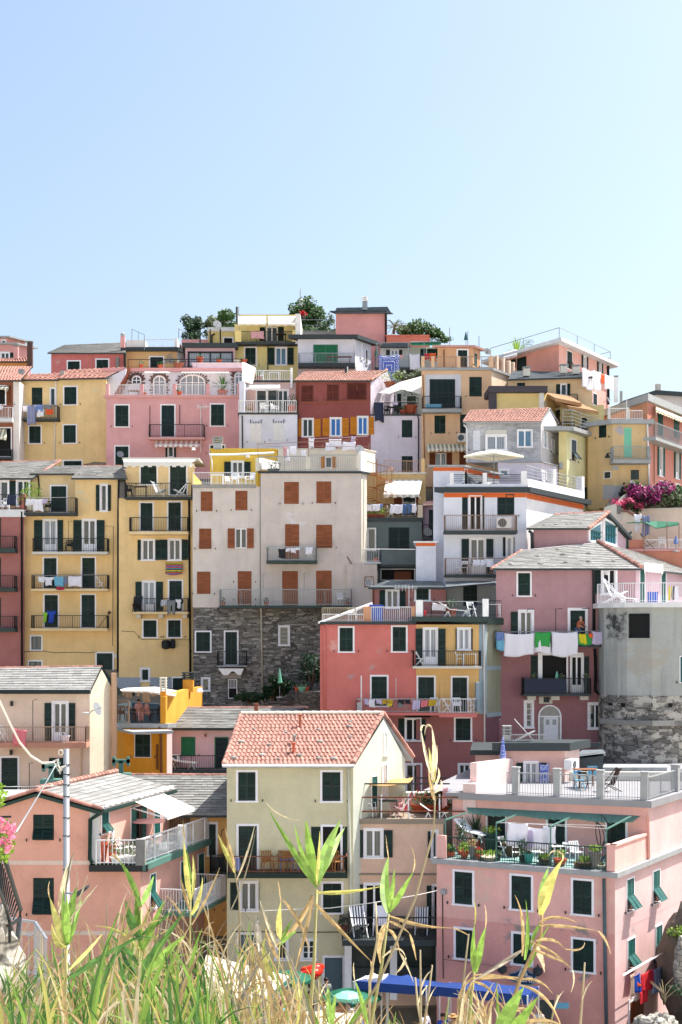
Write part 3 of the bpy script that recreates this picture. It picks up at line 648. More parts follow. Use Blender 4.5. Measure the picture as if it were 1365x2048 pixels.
def stonewall(h,i,z0,z1,holes=(),mat='wall_stone',nind=280,sz=(.42,.17),u0=0,u1=None,dep=.05,dens=.9):
 """irregular stones laid in courses over a wall: the first ones single parts, the rest joined"""
 g=h.segs[i];fr=g['fr'];u1=u1 or fr.L;mb=MB();cnt=0;z=z0;H=[(a-.1,b+.1,c-.1,d+.1)for a,b,c,d in g['holes']]+list(holes);cells=[]
 while z<z1:
  hh=sz[1]*rnd.uniform(.7,1.35);u=u0
  while u<u1:
   ww=sz[0]*rnd.uniform(.5,1.6)
   if not any(u+ww>a and u<b and z+hh>c and z<d for a,b,c,d in H)and rnd.random()<dens:cells.append((u+.012,min(u+ww,u1)-.012,z+.012,z+hh-.012))
   u+=ww
  z+=hh
 cells.sort(key=lambda c:-(c[1]-c[0])*(c[3]-c[2]));um=unit_stones(mat)
 host=None
 for k,c in enumerate(cells):
  if c[1]<=c[0]:continue
  p=rnd.uniform(.3,1)*dep
  if k<nind:link('stone',um[k%4],fr.w(c[0],p,c[2]),h.root,(0,0,fr.ang),(c[1]-c[0],p+.02,c[3]-c[2]))
  else:mb.box(fr,c[0],c[1],-.02,p*.9,c[2],c[3])
 o=mb.build('stonework',mat,h.root)
 if o:o['kind']='stuff'
def unit_stones(mat,key={}):
 if mat in key:return key[mat]
 L=[]
 for k in range(4):
  mb=MB();j=lambda:rnd.uniform(0,.13)
  f=[(j(),0,j()),(1-j(),0,j()),(1-j(),0,1-j()),(j(),0,1-j())];b=[(0,1,0),(1,1,0),(1,1,1),(0,1,1)]
  mb.face(*f)
  for a in range(4):c=(a+1)%4;mb.face(f[a],b[a],b[c],f[c])
  L.append(mb.mesh('stone',mat))
 key[mat]=L;return L
def person(p,rz,pose,label,top='cloth_white',low='cloth_denim',hair='hair',skin='skin',sc_=1.0,hat=None,long=True):
 o=link('person',None,p,None,(0,0,rz),(sc_,)*3,label=label,cat='person')
 sit=pose in ('sit','crouch')
 hip=.48 if pose=='sit' else (.3 if pose=='crouch' else .92);ln={'lean':.28,'sit':.08,'crouch':.25}.get(pose,0)
 def j(x,y,z):return (x,y,z)
 S=dict(pel=j(0,0,hip),chest=j(0,-ln*.6,hip+.33),neck=j(0,-ln,hip+.52),head=j(0,-ln-.02,hip+.6),crown=j(0,-ln-.01,hip+.74))
 for s_,t in ((-1,'l'),(1,'r')):
  S['sh'+t]=j(.17*s_,-ln*.9,hip+.47)
  el=(.22*s_,-ln-.05,hip+.22);ha=(.14*s_,-ln-.28,hip+.16)
  if pose=='stand':el=(.24*s_,.02,hip+.2);ha=(.22*s_,-.08,hip-.04)
  S['el'+t]=j(*el);S['ha'+t]=j(*ha);S['fi'+t]=j(ha[0]*.95,ha[1]-.05,ha[2]-.08)
  S['hp'+t]=j(.09*s_,0,hip-.02)
  if pose=='sit':S['kn'+t]=j(.12*s_,-.42,hip+.02);S['an'+t]=j(.12*s_,-.4,.08);S['to'+t]=j(.12*s_,-.55,.03)
  elif pose=='crouch':S['kn'+t]=j(.16*s_,-.35,.52);S['an'+t]=j(.14*s_,-.2,.08);S['to'+t]=j(.14*s_,-.36,.03)
  else:S['kn'+t]=j(.1*s_,-.02,.48);S['an'+t]=j(.1*s_,.03,.08);S['to'+t]=j(.11*s_,-.12,.03)
 RD=dict(pel=.125,chest=.135,neck=.052,head=.085,crown=.075,sh=.062,el=.04,ha=.033,fi=.022,hp=.09,kn=.06,an=.04,to=.035)
 E=[('pel','chest'),('chest','neck'),('neck','head'),('head','crown')]
 for t in 'lr':E+=[('chest','sh'+t),('sh'+t,'el'+t),('el'+t,'ha'+t),('ha'+t,'fi'+t),('pel','hp'+t),('hp'+t,'kn'+t),('kn'+t,'an'+t),('an'+t,'to'+t)]
 def skin_obj(nm,edges,mat,k=1.0,add=0):
  names=[];
  for e in edges:
   for q in e:
    if q not in names:names.append(q)
  if 'pel' in names:names.remove('pel');names.insert(0,'pel')
  me=bpy.data.meshes.new(nm);me.from_pydata([S[q]for q in names],[(names.index(a),names.index(b))for a,b in edges],[]);me.materials.append(M[mat])
  ob=bpy.data.objects.new(nm,me);col.objects.link(ob);ob.parent=o;m=ob.modifiers.new('skin','SKIN');m.use_smooth_shade=True
  for q,sv in zip(names,me.skin_vertices[0].data):r=RD.get(q,RD.get(q[:2],.05))*k+add;sv.radius=(r,r*.85);sv.use_root=(q==names[0])
  ob.modifiers.new('sub','SUBSURF').levels=1;ob.modifiers[-1].render_levels=1
 skin_obj('body',E,skin)
 skin_obj('shirt',[('pel','chest'),('chest','shl'),('chest','shr'),('shl','ell'),('shr','elr')],top,1.06,.016)
 skin_obj('trousers',[('pel','hpl'),('pel','hpr'),('hpl','knl'),('hpr','knr')]+([('knl','anl'),('knr','anr')]if long else []),low,1.04,.014)
 hc=V3(S['head'])+V3((0,.02,.08));mb=MB();mb.lathe(hc,[(.06,-.1),(.098,-.02),(.1,.04),(.07,.09),(.01,.11)],10);c=bpy.data.objects.new('hair',mb.mesh('hair',hair,(0,0,0),True));col.objects.link(c);c.parent=o;c.location=(0,.025,0)
 mb=MB();f=V3(S['head']);mb.bar(f+V3((0,-.085,.05)),f+V3((0,-.11,.02)),.012);
 for s_ in (-1,1):mb.bar(f+V3((.085*s_,0,.02)),f+V3((.09*s_,0,.06)),.012)
 c=bpy.data.objects.new('face',mb.mesh('face',skin));col.objects.link(c);c.parent=o
 if hat:mb=MB();mb.lathe(hc,[(.2,.05),(.2,.065),(.1,.07),(.09,.15),(.0,.16)],12);c=bpy.data.objects.new('hat',mb.mesh('hat',hat));col.objects.link(c);c.parent=o
 return o
# ================================================================== the hillside, ground and sea level
prof=[(-900,150),(-300,90),(-120,55),(-30,33),(-4,28.6),(0,28.2),(3,27.3),(7,25.6),(15,22),(30,15),(42,12.7),(64,12.7),(66.5,13),(72,18),(76,20.3),(86,21),(92,23.5),(97,25.2),(99,26.5),(102,30),(106,35),(112,40),(120,46),(127,51),(133,56),(145,57.5),(165,52),(230,30),(320,4),(600,0),(4000,0)]
mb=MB();xs=[-4000,-400,-120,-60]+[-45+5*k for k in range(19)]+[60,120,400,4000]
def tz(x,y,z):return z+(0 if abs(y)<60 or y>400 else rnd.uniform(-.25,.25))*(abs(x)<60)
G=[]
for (y,z)in prof:
 G.append([(x,y,(z-(0 if y<100 else min(1,(y-100)/8)*(min(14,max(0,(x-12)*1.3))+min(5,max(0,-22-x)*.5))))*(1 if abs(x)<100 else (.75 if abs(x)<300 else .1))+(rnd.uniform(-.3,.1)if 60<y<200 and abs(x)<70 else 0))for x in xs])
for a in range(len(prof)-1):
 mb.m=1 if prof[a+1][0]<=42 else 0  # unseen camera-side slope, coloured pale to bounce sunlight onto the shaded fronts
 for b in range(len(xs)-1):mb.face(G[a][b],G[a][b+1],G[a+1][b+1],G[a+1][b])
link('hillside_ground',mb.mesh('ground',['hill','bounce_ground']),(0,0,0),kind='structure')
mb=MB();mb.face((-30,43,12.74),(30,43,12.74),(30,63.5,12.74),(-30,63.5,12.74));mb.build('street','asphalt',kind='structure')

def PL(n,h,**k):M[n]=plaster(n,h,**k);return n
# ================================================================== back rows, crop A
crop(0,560,2.967)
h=House('pink_house','pale pink house with a grey fascia at the far left edge of the skyline','house',(60,600,138))
PL('p_farpink','d79a96');h.tier([(-60,138),(98,138),(185,None)],385,640,'p_farpink');h.slab(over=.35,th=.15,mat='slab_grey')
h.w('r',8,432,55,468,c='sh_green',lw=.9,pane='curtain_dim')
h.tier([(-80,142),(52,142),(150,None)],345,420,'p_farpink');h.slab(over=.4,th=.15,mat='slab_grey');h.w('g',12,358,33,380,i=4)
h.done()
crop(0,560,2.967)
h=House('orange_house','low orange house with a tiled coping and a dark chimney below the far pink house','house',(60,600,131))
PL('p_lowor','d9995e');h.tier([(-60,131),(165,131)],482,640,'p_lowor');h.front_roof(0,(-60,488),(166,480),(160,462),(-60,468),kind='tile',slope=.3,row=.4,cw=.25)
chimney(h.root,W(180,520,129),.45,2.2,'brick_dark',1,'grey_metal');chimney(h.root,W(97,470,130),.4,1.1,'p_farpink',1);h.done()
h=House('far_left_house','shaded terracotta-roofed house with louvred openings cut off by the left frame edge','house',(60,1000,116))
PL('p_orbrown','8e5a46');PL('p_w2','e6ddd6');PL('p_gable','d8cfc9')  # first plaster is the wall's own orange-brown
h.tier([(-60,116),(80,116),(115,116)],600,1160,['p_orbrown','p_w2']);h.front_roof(0,(-60,600),(120,592),(192,516),(-20,516),kind='tile',row=.36,cw=.24,slope=.42)
h.w('d',-20,632,32,738,pane='int_dark');h.balc(-60,74,820,755,840,d=.8,slab='slab_white',rail='rail_white');h.w('d',-10,880,66,1046,pane='int_dark');h.w('c',38,625,68,740,tr=0,c='sh_wood')
h.awning(-30,52,628,640,d=.8,mat='awning_ystripe');h.awning(-30,40,885,935,d=.9,mat='awning_ystripe');h.balc(-60,70,1050,1005,1062,d=.7)
dish(h,128,545,'dish_dark',off=.6,r=.28);cloth(h,-5,745,18,770,'cloth_white','small white cloth on the far left balcony rail',off=.85);h.done()
# yellow house A
h=House('yellow_house','ochre yellow house under a pink tiled roof beside the pink terrace house','house',(360,1100,118))
PL('p_yelA','e2c48e',patch=[((tuple(W(590,650,118))),3.2,'d9c79c',.62)]);h.tier([(90,118),(345,118),(632,117.6)],592,1160,'p_yelA')
h.front_roof(0,(130,592),(345,592),(440,552),(190,560),kind='tile',slope=.42);h.front_roof(1,(338,588),(628,580),(752,520),(400,536),kind='tile',slope=.42)
K=dict();h.ws('c',[(383,635,456,739)],i=1);h.ws('c',[(380,862,452,967)],i=1);h.w('c',175,868,243,969);h.w('c',190,638,253,745,tr=0);h.w('g',300,642,328,745,tr=.06);h.w('c',380,1074,486,1102,i=1)
h.balc(92,345,822,745,832,d=1.0);line(h,100,742,325,742);h.pipe([(332,600),(334,640),(334,840),(325,860),(325,1110)],mat='rail_white')
for a in [(135,746,163,780,'cloth_white','small white towel at the end of the yellow house balcony'),(163,742,214,858,'towel_stripe','long grey-blue striped sheet hanging below the yellow house balcony'),(216,740,257,784,'cloth_blue','blue checked cloth beside the long striped sheet'),(222,768,263,812,'cloth_white','white cloth hanging below the blue checked cloth'),(263,738,308,768,'cloth_grey','grey-green towel on the yellow house balcony rail'),(272,765,316,798,'cloth_orange','orange towel at the end of the yellow house balcony')]:cloth(h,*a[:4],a[4],a[5],off=1.05+.02*rnd.random())
chimney(h.root,W(372,575,119),.35,.5,'stone_grey',0);h.done()
# red house T2
h=House('red_house','coral red house with a grey slate roof and two shuttered windows on the skyline','house',(500,600,126))
PL('p_redT','c4706a',patch=[((tuple(W(345,485,126))),1.1,'b9a79c',.62)]);h.tier([(305,126),(745,126)],437,640,'p_redT');rf,rp=h.front_roof(0,(283,446),(748,418),(752,370),(385,386),kind='slate',slope=.36,row=.34,cw=.55)
h.ws('c',[(404,483,475,540),(574,473,644,530)]);chimney(h.root,W(730,402,126.6),.36,.95,'p_farpink',0);mb=MB();mb.lathe(W(730,340,126.6),[(.1,0),(.2,.1),(.2,.3),(.08,.42)],10);mb.build('chimney_cowl','slab_grey',h.root)
h.pipe([(700,460),(700,520)],r=.16,mat='grey_metal',off=.4);h.pipe([(742,430),(742,520)],r=.1);h.done()
# yellow T3
h=House('yellow_terrace_house','small yellow house with a fenced roof terrace beside the coral red house','house',(900,600,127))
PL('p_yelT','d9b27c',patch=[((tuple(W(1012,470,127))),1.6,'8d8d88',.58)]);PL('p_whs','e4e0da');h.tier([(750,127),(1052,127),(1125,None)],425,640,['p_yelT','p_whs']);h.slab(over=.25,th=.35,mat='slab_dark')
h.w('c',893,458,970,530);h.rail(855,1036,off=-.2,yt=352);h.box('stair_head','p_whs',752,357,862,414,n0=-2.5,n1=-.5);h.box('parapet','p_whs',1038,345,1052,410,n0=-5,n1=.05)
mb=MB();a,b,c=W(784,360,126),W(784,292,126),W(858,325,126);mb.bar(a,b,.025);mb.bar(b,c,.02);mb.bar(c,W(858,415,126),.025);mb.bar(W(822,360,126),W(822,308,126),.02);mb.bar(W(1062,345,126),W(1062,288,126),.03);mb.bar(W(1062,290,126),W(1118,318,126),.02);mb.bar(W(1118,318,126),W(1118,380,126),.02);mb.build('pergola_frame','grey_metal',h.root);h.done()
# white arcade house (B2)
h=House('arcade_house','white house with brick-edged arched doors above the pink terrace','house',(1000,690,119.5))
PL('p_arc','dedfe6',k=.95);h.tier([(632,119.5),(1428,119.5),(1500,None)],545,760,'p_arc');h.slab(over=.15,th=.3,mat='pink_slab')
def arch(h,x0,yt,x1,yb,i=0,brick='brick_dark',pane='curtain',door=True,fan=True,round_=False,ylow=None,bars=1):
 fr=h.segs[i]['fr'];u0,u1,z0,z1=h.rect(i,x0,yt,x1,yb);w=(u1-u0)/2;uc=u0+w;rise=min(w,(z1-z0)*(.9 if round_ else .35));zs=z1-rise;pts=[]
 for k in range(11):a=math.pi*k/10;pts.append((uc+math.cos(a)*w,zs+math.sin(a)*rise))
 mb=MB();n=.03;mb.face(*([fr.w(u0,n,z0),fr.w(u1,n,z0)]+[fr.w(u,n,z)for u,z in pts]));o=mb.build('arched_door' if door else 'arched_window',pane,h.root)
 fm=MB();P=[(u1,z0)]+pts+[(u0,z0)]
 for (a,za),(b,zb)in zip(P,P[1:]):fm.bar(fr.w(a,n+.02,za),fr.w(b,n+.02,zb),.04)
 fm.bar(fr.w(u0,n+.02,zs),fr.w(u1,n+.02,zs),.03)
 for q in range(1,bars+1):u=u0+(u1-u0)*q/(bars+1);fm.bar(fr.w(u,n+.02,z0),fr.w(u,n+.02,z1-.02),.035)
 fm.build('sash','white_paint',o)
 if brick:
  bm=MB()
  for k in range(1,16):a=math.pi*k/16;r1=.1;L=.32 if k%2 else .2;bm.bar(fr.w(uc+math.cos(a)*(w+r1),.03,zs+math.sin(a)*(rise+r1)),fr.w(uc+math.cos(a)*(w+r1+L),.03,zs+math.sin(a)*(rise+r1+L)),.04,.055)
  z=zs;k=0
  while z>z0:
   for sd in (-1,1):L=.28 if k%2 else .16;e=uc+sd*(w+.08);bm.bar(fr.w(e,.03,z),fr.w(e+sd*L,.03,z),.055)
   z-=.22;k+=1
  b=bm.build('brick_surround',brick,o);b['kind']='stuff'
 return o
arch(h,788,572,836,612,door=False,pane='glass',round_=True);arch(h,914,572,982,692,bars=1);arch(h,1072,566,1216,692,bars=3);
crop(340,560,2.967);arch(h,388,552,432,690)
crop(0,560,2.967)
h.awning(860,1010,540,552,d=1.1,mat='awning_white',val=0,arms=False);h.awning(1080,1360,543,552,d=1.3,mat='awning_white',val=0,arms=False)
h.zf=h.tiers[0]['z1']+.3;h.rail(762,1170,off=.0,yt=472,mat='dark_metal',bars=.9)
P_(h,838,.02,'round clay pot on the ledge above the arched doors, nearest the stairs',r=.2,hh=.28,plant='leaf_grey');P_(h,955,.02,'wide clay planter on the arcade ledge below the yellow house door',r=.24,hh=.25)
P_(h,1060,-.1,'long dark clay trough on the arcade ledge',r=.42,hh=.42,mat='clay_old',n=30,ph=.12)
h.done()
# steps beside the arcade
mb=MB();n=11
for k in range(n):
 a=W(672+8.5*k,690-13.6*k,119.0+.05*k);b=W(712+6.6*k,690-13.6*k,119.0+.05*k);mb.abox(a.x,b.x,a.y-.5,a.y+.4,a.z,a.z+.38)
mb.build('outdoor_stairs','clay_old',None,label='brown brick steps rising from the pink terrace to the roof of the yellow house',cat='stairs')
mb=MB();mb.m=0
a=[W(632,586,118.4),W(632,700,118.4),W(668,692,118.4),W(745,560,118.4),W(752,525,118.4)];mb.face(*a);mb.face(*[p+V3((0,.3,0))for p in a][::-1])
for k in range(5):p,q=a[k],a[(k+1)%5];mb.face(p,q,q+V3((0,.3,0)),p+V3((0,.3,0)))
mb.build('stair_wall','p_arc',None,label='white triangular wall beside the brown brick steps',cat='wall')
# pink house B
h=House('pink_terrace_house','salmon pink house with a bowed iron balcony and a pillared roof terrace','house',(1000,1100,115))
PL('p_pinkB','d49e9f',grime=.2);h.tier([(632,115),(1428,115),(1480,None)],700,1180,'p_pinkB',back=4.4,deck='deck_grey');h.slab(over=.12,th=.2,mat='pink_slab')
h.ws('c',[(686,744,764,870),(1253,739,1331,865)]);h.w('c',960,744,1036,930,c='sh_dark');h.w('c',686,988,764,1120);h.w('o',1000,988,1030,1050,lw=.75,tr=.05);h.w('c',1250,982,1332,1030)
h.zf=CZ+(HY-cv(0,700)[1])/F*115+.2
for x in (629,832,1026,1224):h.box('terrace_pillar','p_pinkB',x,616,x+18,690,n0=-.5,n1=-.02)
h.box('terrace_pillar','p_pinkB',1408,612,1428,690,n0=-.5,n1=-.02)
for a,b in ((648,832),(846,1026),(1042,1224),(1240,1408)):h.rail(a,b,off=-.2,yt=622,mat='rail_white',r=.011)
zB=h.zf
h.balc(882,1214,932,857,946,d=.75,slab='pink_slab',rail='dark_metal',bow=.18);zb=h.zf
h.awning(922,1187,952,978,d=.7,mat='awning_pinkstripe')
for x,y0 in ((891,745),(1068,742),(1193,740)):h.pipe([(x,y0),(x,858)],r=.025,mat='dark_metal',off=.1,nm='iron_rod')
h.zf=zB
p,fr=place(h,1322,off=-.6,z=zB);pot(p,.42,.5,'clay','spiky cycad in a wide clay pot on the pink terrace',ph=1.7,kind='spike',n=60,pr=1);h.zf=zB
P_(h,1066,-.3,'small clay pot with a shrub by the big arch on the pink terrace',r=.22,hh=.35,n=30);P_(h,862,-.3,'little clay pot between the first terrace pillars',r=.14,hh=.25,n=24);F_(h,'table',795,-2.2,'wood','low wooden table on the pink terrace beside the steps')
dish(h,715,1035,off=.5,r=.28);h.done()
mb=MB();c=W(1200,752,114.4)
for k in range(7):mb.bar(c+V3((-.35+k*.12,0,-.18)),c+V3((-.35+k*.12,0,.18)),.012)
mb.bar(c+V3((-.4,0,0)),c+V3((.6,0,0)),.018);mb.bar(c+V3((-.1,0,0)),c+V3((-.1,0,-3.6)),.02);mb.build('tv_antenna','slab_white',None,label='white television antenna on a pole before the pink terrace house',cat='antenna')
# ------------------------------------------------------------------ crop B
crop(340,560,2.967)
h=House('conservatory_house','low grey-pink house with a wide dark-framed glass front behind potted plants','house',(240,560,123))
PL('p_cons','b99a9e');h.tier([(92,123),(388,123)],404,640,'p_cons');h.slab(over=.25,th=.4,mat='slab_dark');zz=h.zf
h.w('g',112,430,370,515,tr=.08,tc='dark_metal',sash='dark_metal',pane='curtain',bars=0)
mb=MB();fr=h.segs[0]['fr']
for x in (180,240,300):u,z=fr.hit(*cv(x,515));mb.box(fr,u-.06,u+.06,-.06,-.02,z,z+3.2)
mb.build('mullions','dark_metal',h.root);h.done()
for k,x in enumerate((120,150,205,232,262,300)):stone_thing(W(x,385,124),.22,['grey stone on the flat slate roof edge nearest the fenced terrace','second stone along the dark conservatory roof','stone on the conservatory roof above the potted plant','stone near the middle of the conservatory roof','stone on the conservatory roof past its middle','last small stone on the conservatory roof before the yellow tower'][k])
h=House('ledge_wall','white parapet wall in front of the conservatory carrying flower pots','wall',(280,560,121));h.tier([(135,121),(430,121)],500,640,'p_arc',back=1.2);h.slab(over=.08,th=.12,mat='slab_white')
P_(h,178,-.3,'large clay pot with a small plant on the white parapet',r=.3,hh=.5,ph=.3,n=40);P_(h,292,-.3,'medium clay pot on the white parapet before the glass front',r=.24,hh=.3,ph=.2,n=30);P_(h,398,-.3,'pale bowl planter on the white parapet',r=.26,hh=.28,mat='limewash',ph=.15,n=30);P_(h,440,-.5,'clay pot at the end of the white parapet by the yellow tower',r=.27,hh=.35,ph=.15,n=30)
h.rail(0,430,off=.0,yt=470,mat='dark_metal',bars=1.2);h.done()
h=House('yellow_annex','small pale yellow annex with a grey satellite dish beside the garden','house',(300,560,127.5));PL('p_yelS','dcc380');h.tier([(230,127.5),(392,127.5)],305,560,'p_yelS');h.slab(over=.1,th=.35,mat='slab_white')
h.w('d',322,345,372,378,pane='int_dark');dish(h,281,264,off=.3,r=.38);h.pipe([(268,320),(250,328),(250,375)],r=.08,mat='dark_metal');h.done()
h=House('pink_low_house','low rose house glimpsed between the terrace wall and the yellow annex','house',(150,560,129));h.tier([(70,129),(235,129)],352,560,'p_farpink');h.w('g',160,374,190,386,tr=.05);h.done()
# yellow tower
h=House('yellow_tower_house','tall yellow house with two white roof awnings and a balcony below them','house',(560,560,124))
PL('p_yelB','dccb8c',grime=.15);PL('p_yelC','e3d08a',grime=.1);h.tier([(385,124),(762,124),(775,None)],262,700,['p_yelB','p_whs'],back=5)
h.tier([(400,124.9),(745,124.9)],205,262,'p_yelC',back=4)
h.w('g',575,280,638,364,tr=.03,pane='curtain_dim');h.w('c',534,280,569,364,tr=0);h.w('c',642,278,677,364,tr=0)
h.balc(386,760,367,305,380,d=1.1,slab='slab_dark',rail='dark_metal');h.zf=h.bz[2]
h.awning(406,572,214,258,d=1.5,mat='cream',val=.15);h.awning(583,745,214,260,d=1.5,mat='cream',val=.15)
h.box('balcony_pillar','p_yelC',388,302,424,366,n0=.7,n1=1.1);h.box('balcony_pillar','p_yelC',728,298,758,366,n0=.7,n1=1.1)
cloth(h,482,303,560,348,'cloth_rose','dusty pink towel over the rail of the yellow tower balcony',off=1.16);F_(h,'table',660,.6,'wood_dark','dark table on the yellow tower balcony');F_(h,'chair',550,.6,'cloth_navy','dark blue chair behind the dusty pink towel')
h.w('c',448,403,510,505);h.w('o',630,403,690,503,lw=(1.35,1.25),pane='glass_blue');h.pipe([(582,380),(582,545)],mat='slab_dark');h.pipe([(401,262),(401,160)],r=.14,mat='slab_dark',off=-.6,nm='flue_pipe')
h.box('side_wing','p_whs',745,200,775,378,n0=-5,n1=1.15);h.done()
# garden at top
h=House('white_flat_house','white flat-roofed house with a wide bright green shutter and long balcony','house',(920,560,122))
PL('p_whT','d3d2da');PL('p_lil','c3b2b4');h.tier([(760,122),(1097,122),(1195,None)],352,700,'p_whT');h.slab(over=.45,th=.32,mat='slab_dark')
h.w('c',856,388,993,490,tr=.06,tc='sh_bright',c='sh_bright');h.balc(762,1100,492,433,514,d=1.1,slab='slab_dark',rail='grey_metal');F_(h,'bench',1005,.55,'wood','long wooden bench on the white flat-roofed house balcony',sc_=1.4)
h.w('c',1136,380,1141,470,i=1,tr=.05,c='sh_white');h.w('c',1163,415,1172,500,i=1,tr=.05);h.pipe([(1085,350),(1098,365),(1098,430)],mat='rail_white',off=.2)
h.box('lower_band','p_lil',760,514,1104,600,n0=0.01,n1=.06);h.done()
h=House('pink_box_house','plain windowless pink house with a dark slate cap and slatted chimney at the very top','house',(1130,560,130))
PL('p_pkT','d49591',grime=.08);h.tier([(985,130),(1277,130),(1290,None)],195,700,'p_pkT');h.slab(over=.3,th=.12,mat='slab_dark');rf,rp=h.front_roof(0,(978,193),(1312,193),(1292,160),(990,166),slope=.3,over=.4,mat='slate_dark')
chimney(h.root,W(1158,180,131),.45,.75,'grey_metal',3,'white');h.pipe([(1283,200),(1284,480)],r=.1,mat='dark_metal',off=.12);h.done()
crop(0,0,1)
bt=tree((W(385,680,138)),2.0,[(-.4,0,1.3,.85,.8),(.6,0,1.4,.8,.6),(.1,0,.5,1.0,.7)],'round dark bush beside the prickly garden at the left end of the skyline','leaf_dark',1500,.2,nm='bush',cat='bush')
tree(W(432,685,139),2.2,[(-.4,0,1.9,.7,.7),(.8,0,2.1,.7,.6),(.3,0,1.0,1.1,.8)],'grey-green cactus thicket behind the satellite dish','leaf_grey',700,.3,nm='cactus_thicket',cat='bush')
tree(W(462,680,137),2.2,[(-.3,0,2.2,.9,.7),(.4,0,1.3,.9,.9)],'dark bush beside the metal flue of the yellow tower','leaf_green',700,.22,nm='bush',cat='bush')
tree(W(610,668,137),2.6,[(-.9,0,2.1,.9,.8),(.5,0,2.7,1.0,.9),(1.2,0,1.9,.9,.7),(.1,0,1.4,1.5,1.0)],'bushy tree in the roof garden left of the pink box house','leaf_green',1800,.24)
tree(W(640,672,135.5),1.2,[(-1.2,0,.4,.8,.4),(0,0,.5,.8,.5),(1.0,0,1.2,.5,.9),(.8,0,.4,.7,.4)],'low green shrubs behind the garden fence beside the pink box house','leaf_green',900,.18,nm='shrub',cat='shrub')
tree(W(608,640,134.5),.7,[(0,0,.6,.3,.25)],'small red flowering bush at the garden fence below the tree','blossom_red',160,.15,nm='flowering_bush',cat='bush')
mb=MB();a=W(600,672,134);b=W(670,672,134);House.raillne(None,mb,a,b,1.5,.35,.012,2);mb.build('garden_fence','grey_metal',None,label='thin wire fence round the roof garden beside the pink box house',cat='fence')
mb=MB();a=W(598,668,133.7);mb.abox(a.x,a.x+3.2,a.y,a.y+.4,a.z-3,a.z+.25);mb.build('garden_wall','stone_grey',None,label='low grey stone wall under the roof garden fence',cat='wall')
mb=MB();a=W(601,606,145);mb.lathe(a+V3((0,0,-4)),[(.5,0),(.5,3.2),(.58,3.5),(.35,4.2),(.05,4.6),(.03,5.4)],8);mb.build('belfry','slab_grey',None,label='grey pointed belfry top rising behind the garden tree',cat='tower')
def palm(p,hgt,label,L=1.6,n=40,mat='leaf_grey'):
 o=empty('palm_tree',p,label,'palm');mb=MB();p=V3(p);mb.tube([p,p+V3((.05,0,hgt))],[.14,.1],7);mb.build('trunk','bark',o);mb=MB();c=p+V3((.05,0,hgt))
 for k in range(n):
  a=rnd.uniform(0,6.28);e=rnd.uniform(.1,1.3);hd=V3((math.cos(a),math.sin(a),0));sd=V3((-hd.y,hd.x,0));pr=c
  for q in range(1,8):
   t=q/7;nx=c+hd*L*t*math.cos(e)+V3((0,0,L*(t*math.sin(e)-.55*t*t)));mb.bar(pr,nx,.012)
   for s_ in (-1,1):tip=nx+sd*s_*.3*(1.1-t*.7)+(nx-pr).normalized()*.22+V3((0,0,-.05));d=(nx-pr)*.28;mb.face(nx-d*.5,nx+d*.5,tip)
   pr=nx
 mb.build('fronds',mat,o);return o
palm(W(788,668,134),.6,'bushy palm on the skyline just right of the pink box house',1.7,34)
tree(W(835,685,137),1.4,[(-1.2,0,1.0,1.0,.7),(.3,0,1.3,1.3,.8),(1.7,0,.8,1.2,.6),(2.6,0,.3,.7,.35)],'wide leafy tree behind the green awning on the skyline','leaf_green',1700,.22)
# ================================================================== crop C: middle top
crop(700,600,4.0147)
h=House('slate_cottage','low white cottage with a stone slab roof and a green awning under the skyline tree','house',(400,560,124))
PL('p_whC','cfcbc6');h.tier([(245,124),(720,124)],378,700,'p_whC');h.front_roof(0,(240,380),(485,372),(475,345),(262,350),mat='slate_dark',slope=.3)
h.w('o',332,402,385,442,lw=(1.1,1.0),pane='curtain');h.w('d',620,390,705,470,tr=.08);h.w('c',566,392,612,470,tr=0)
h.balc(200,575,540,450,560,d=3.2,slab='slab_dark',rail='grey_metal');zc=h.zf
h.awning(487,728,366,336,d=3.0,mat='awning_green',x0b=487,x1b=735);mb=MB()
for x,y in ((218,345),(470,345),(597,345)):mb.bar(W(x,y,120.9),W(x,545,120.9),.03)
mb.bar(W(218,345,120.9),W(735,335,120.9),.025);mb.build('pergola_frame','grey_metal',h.root)
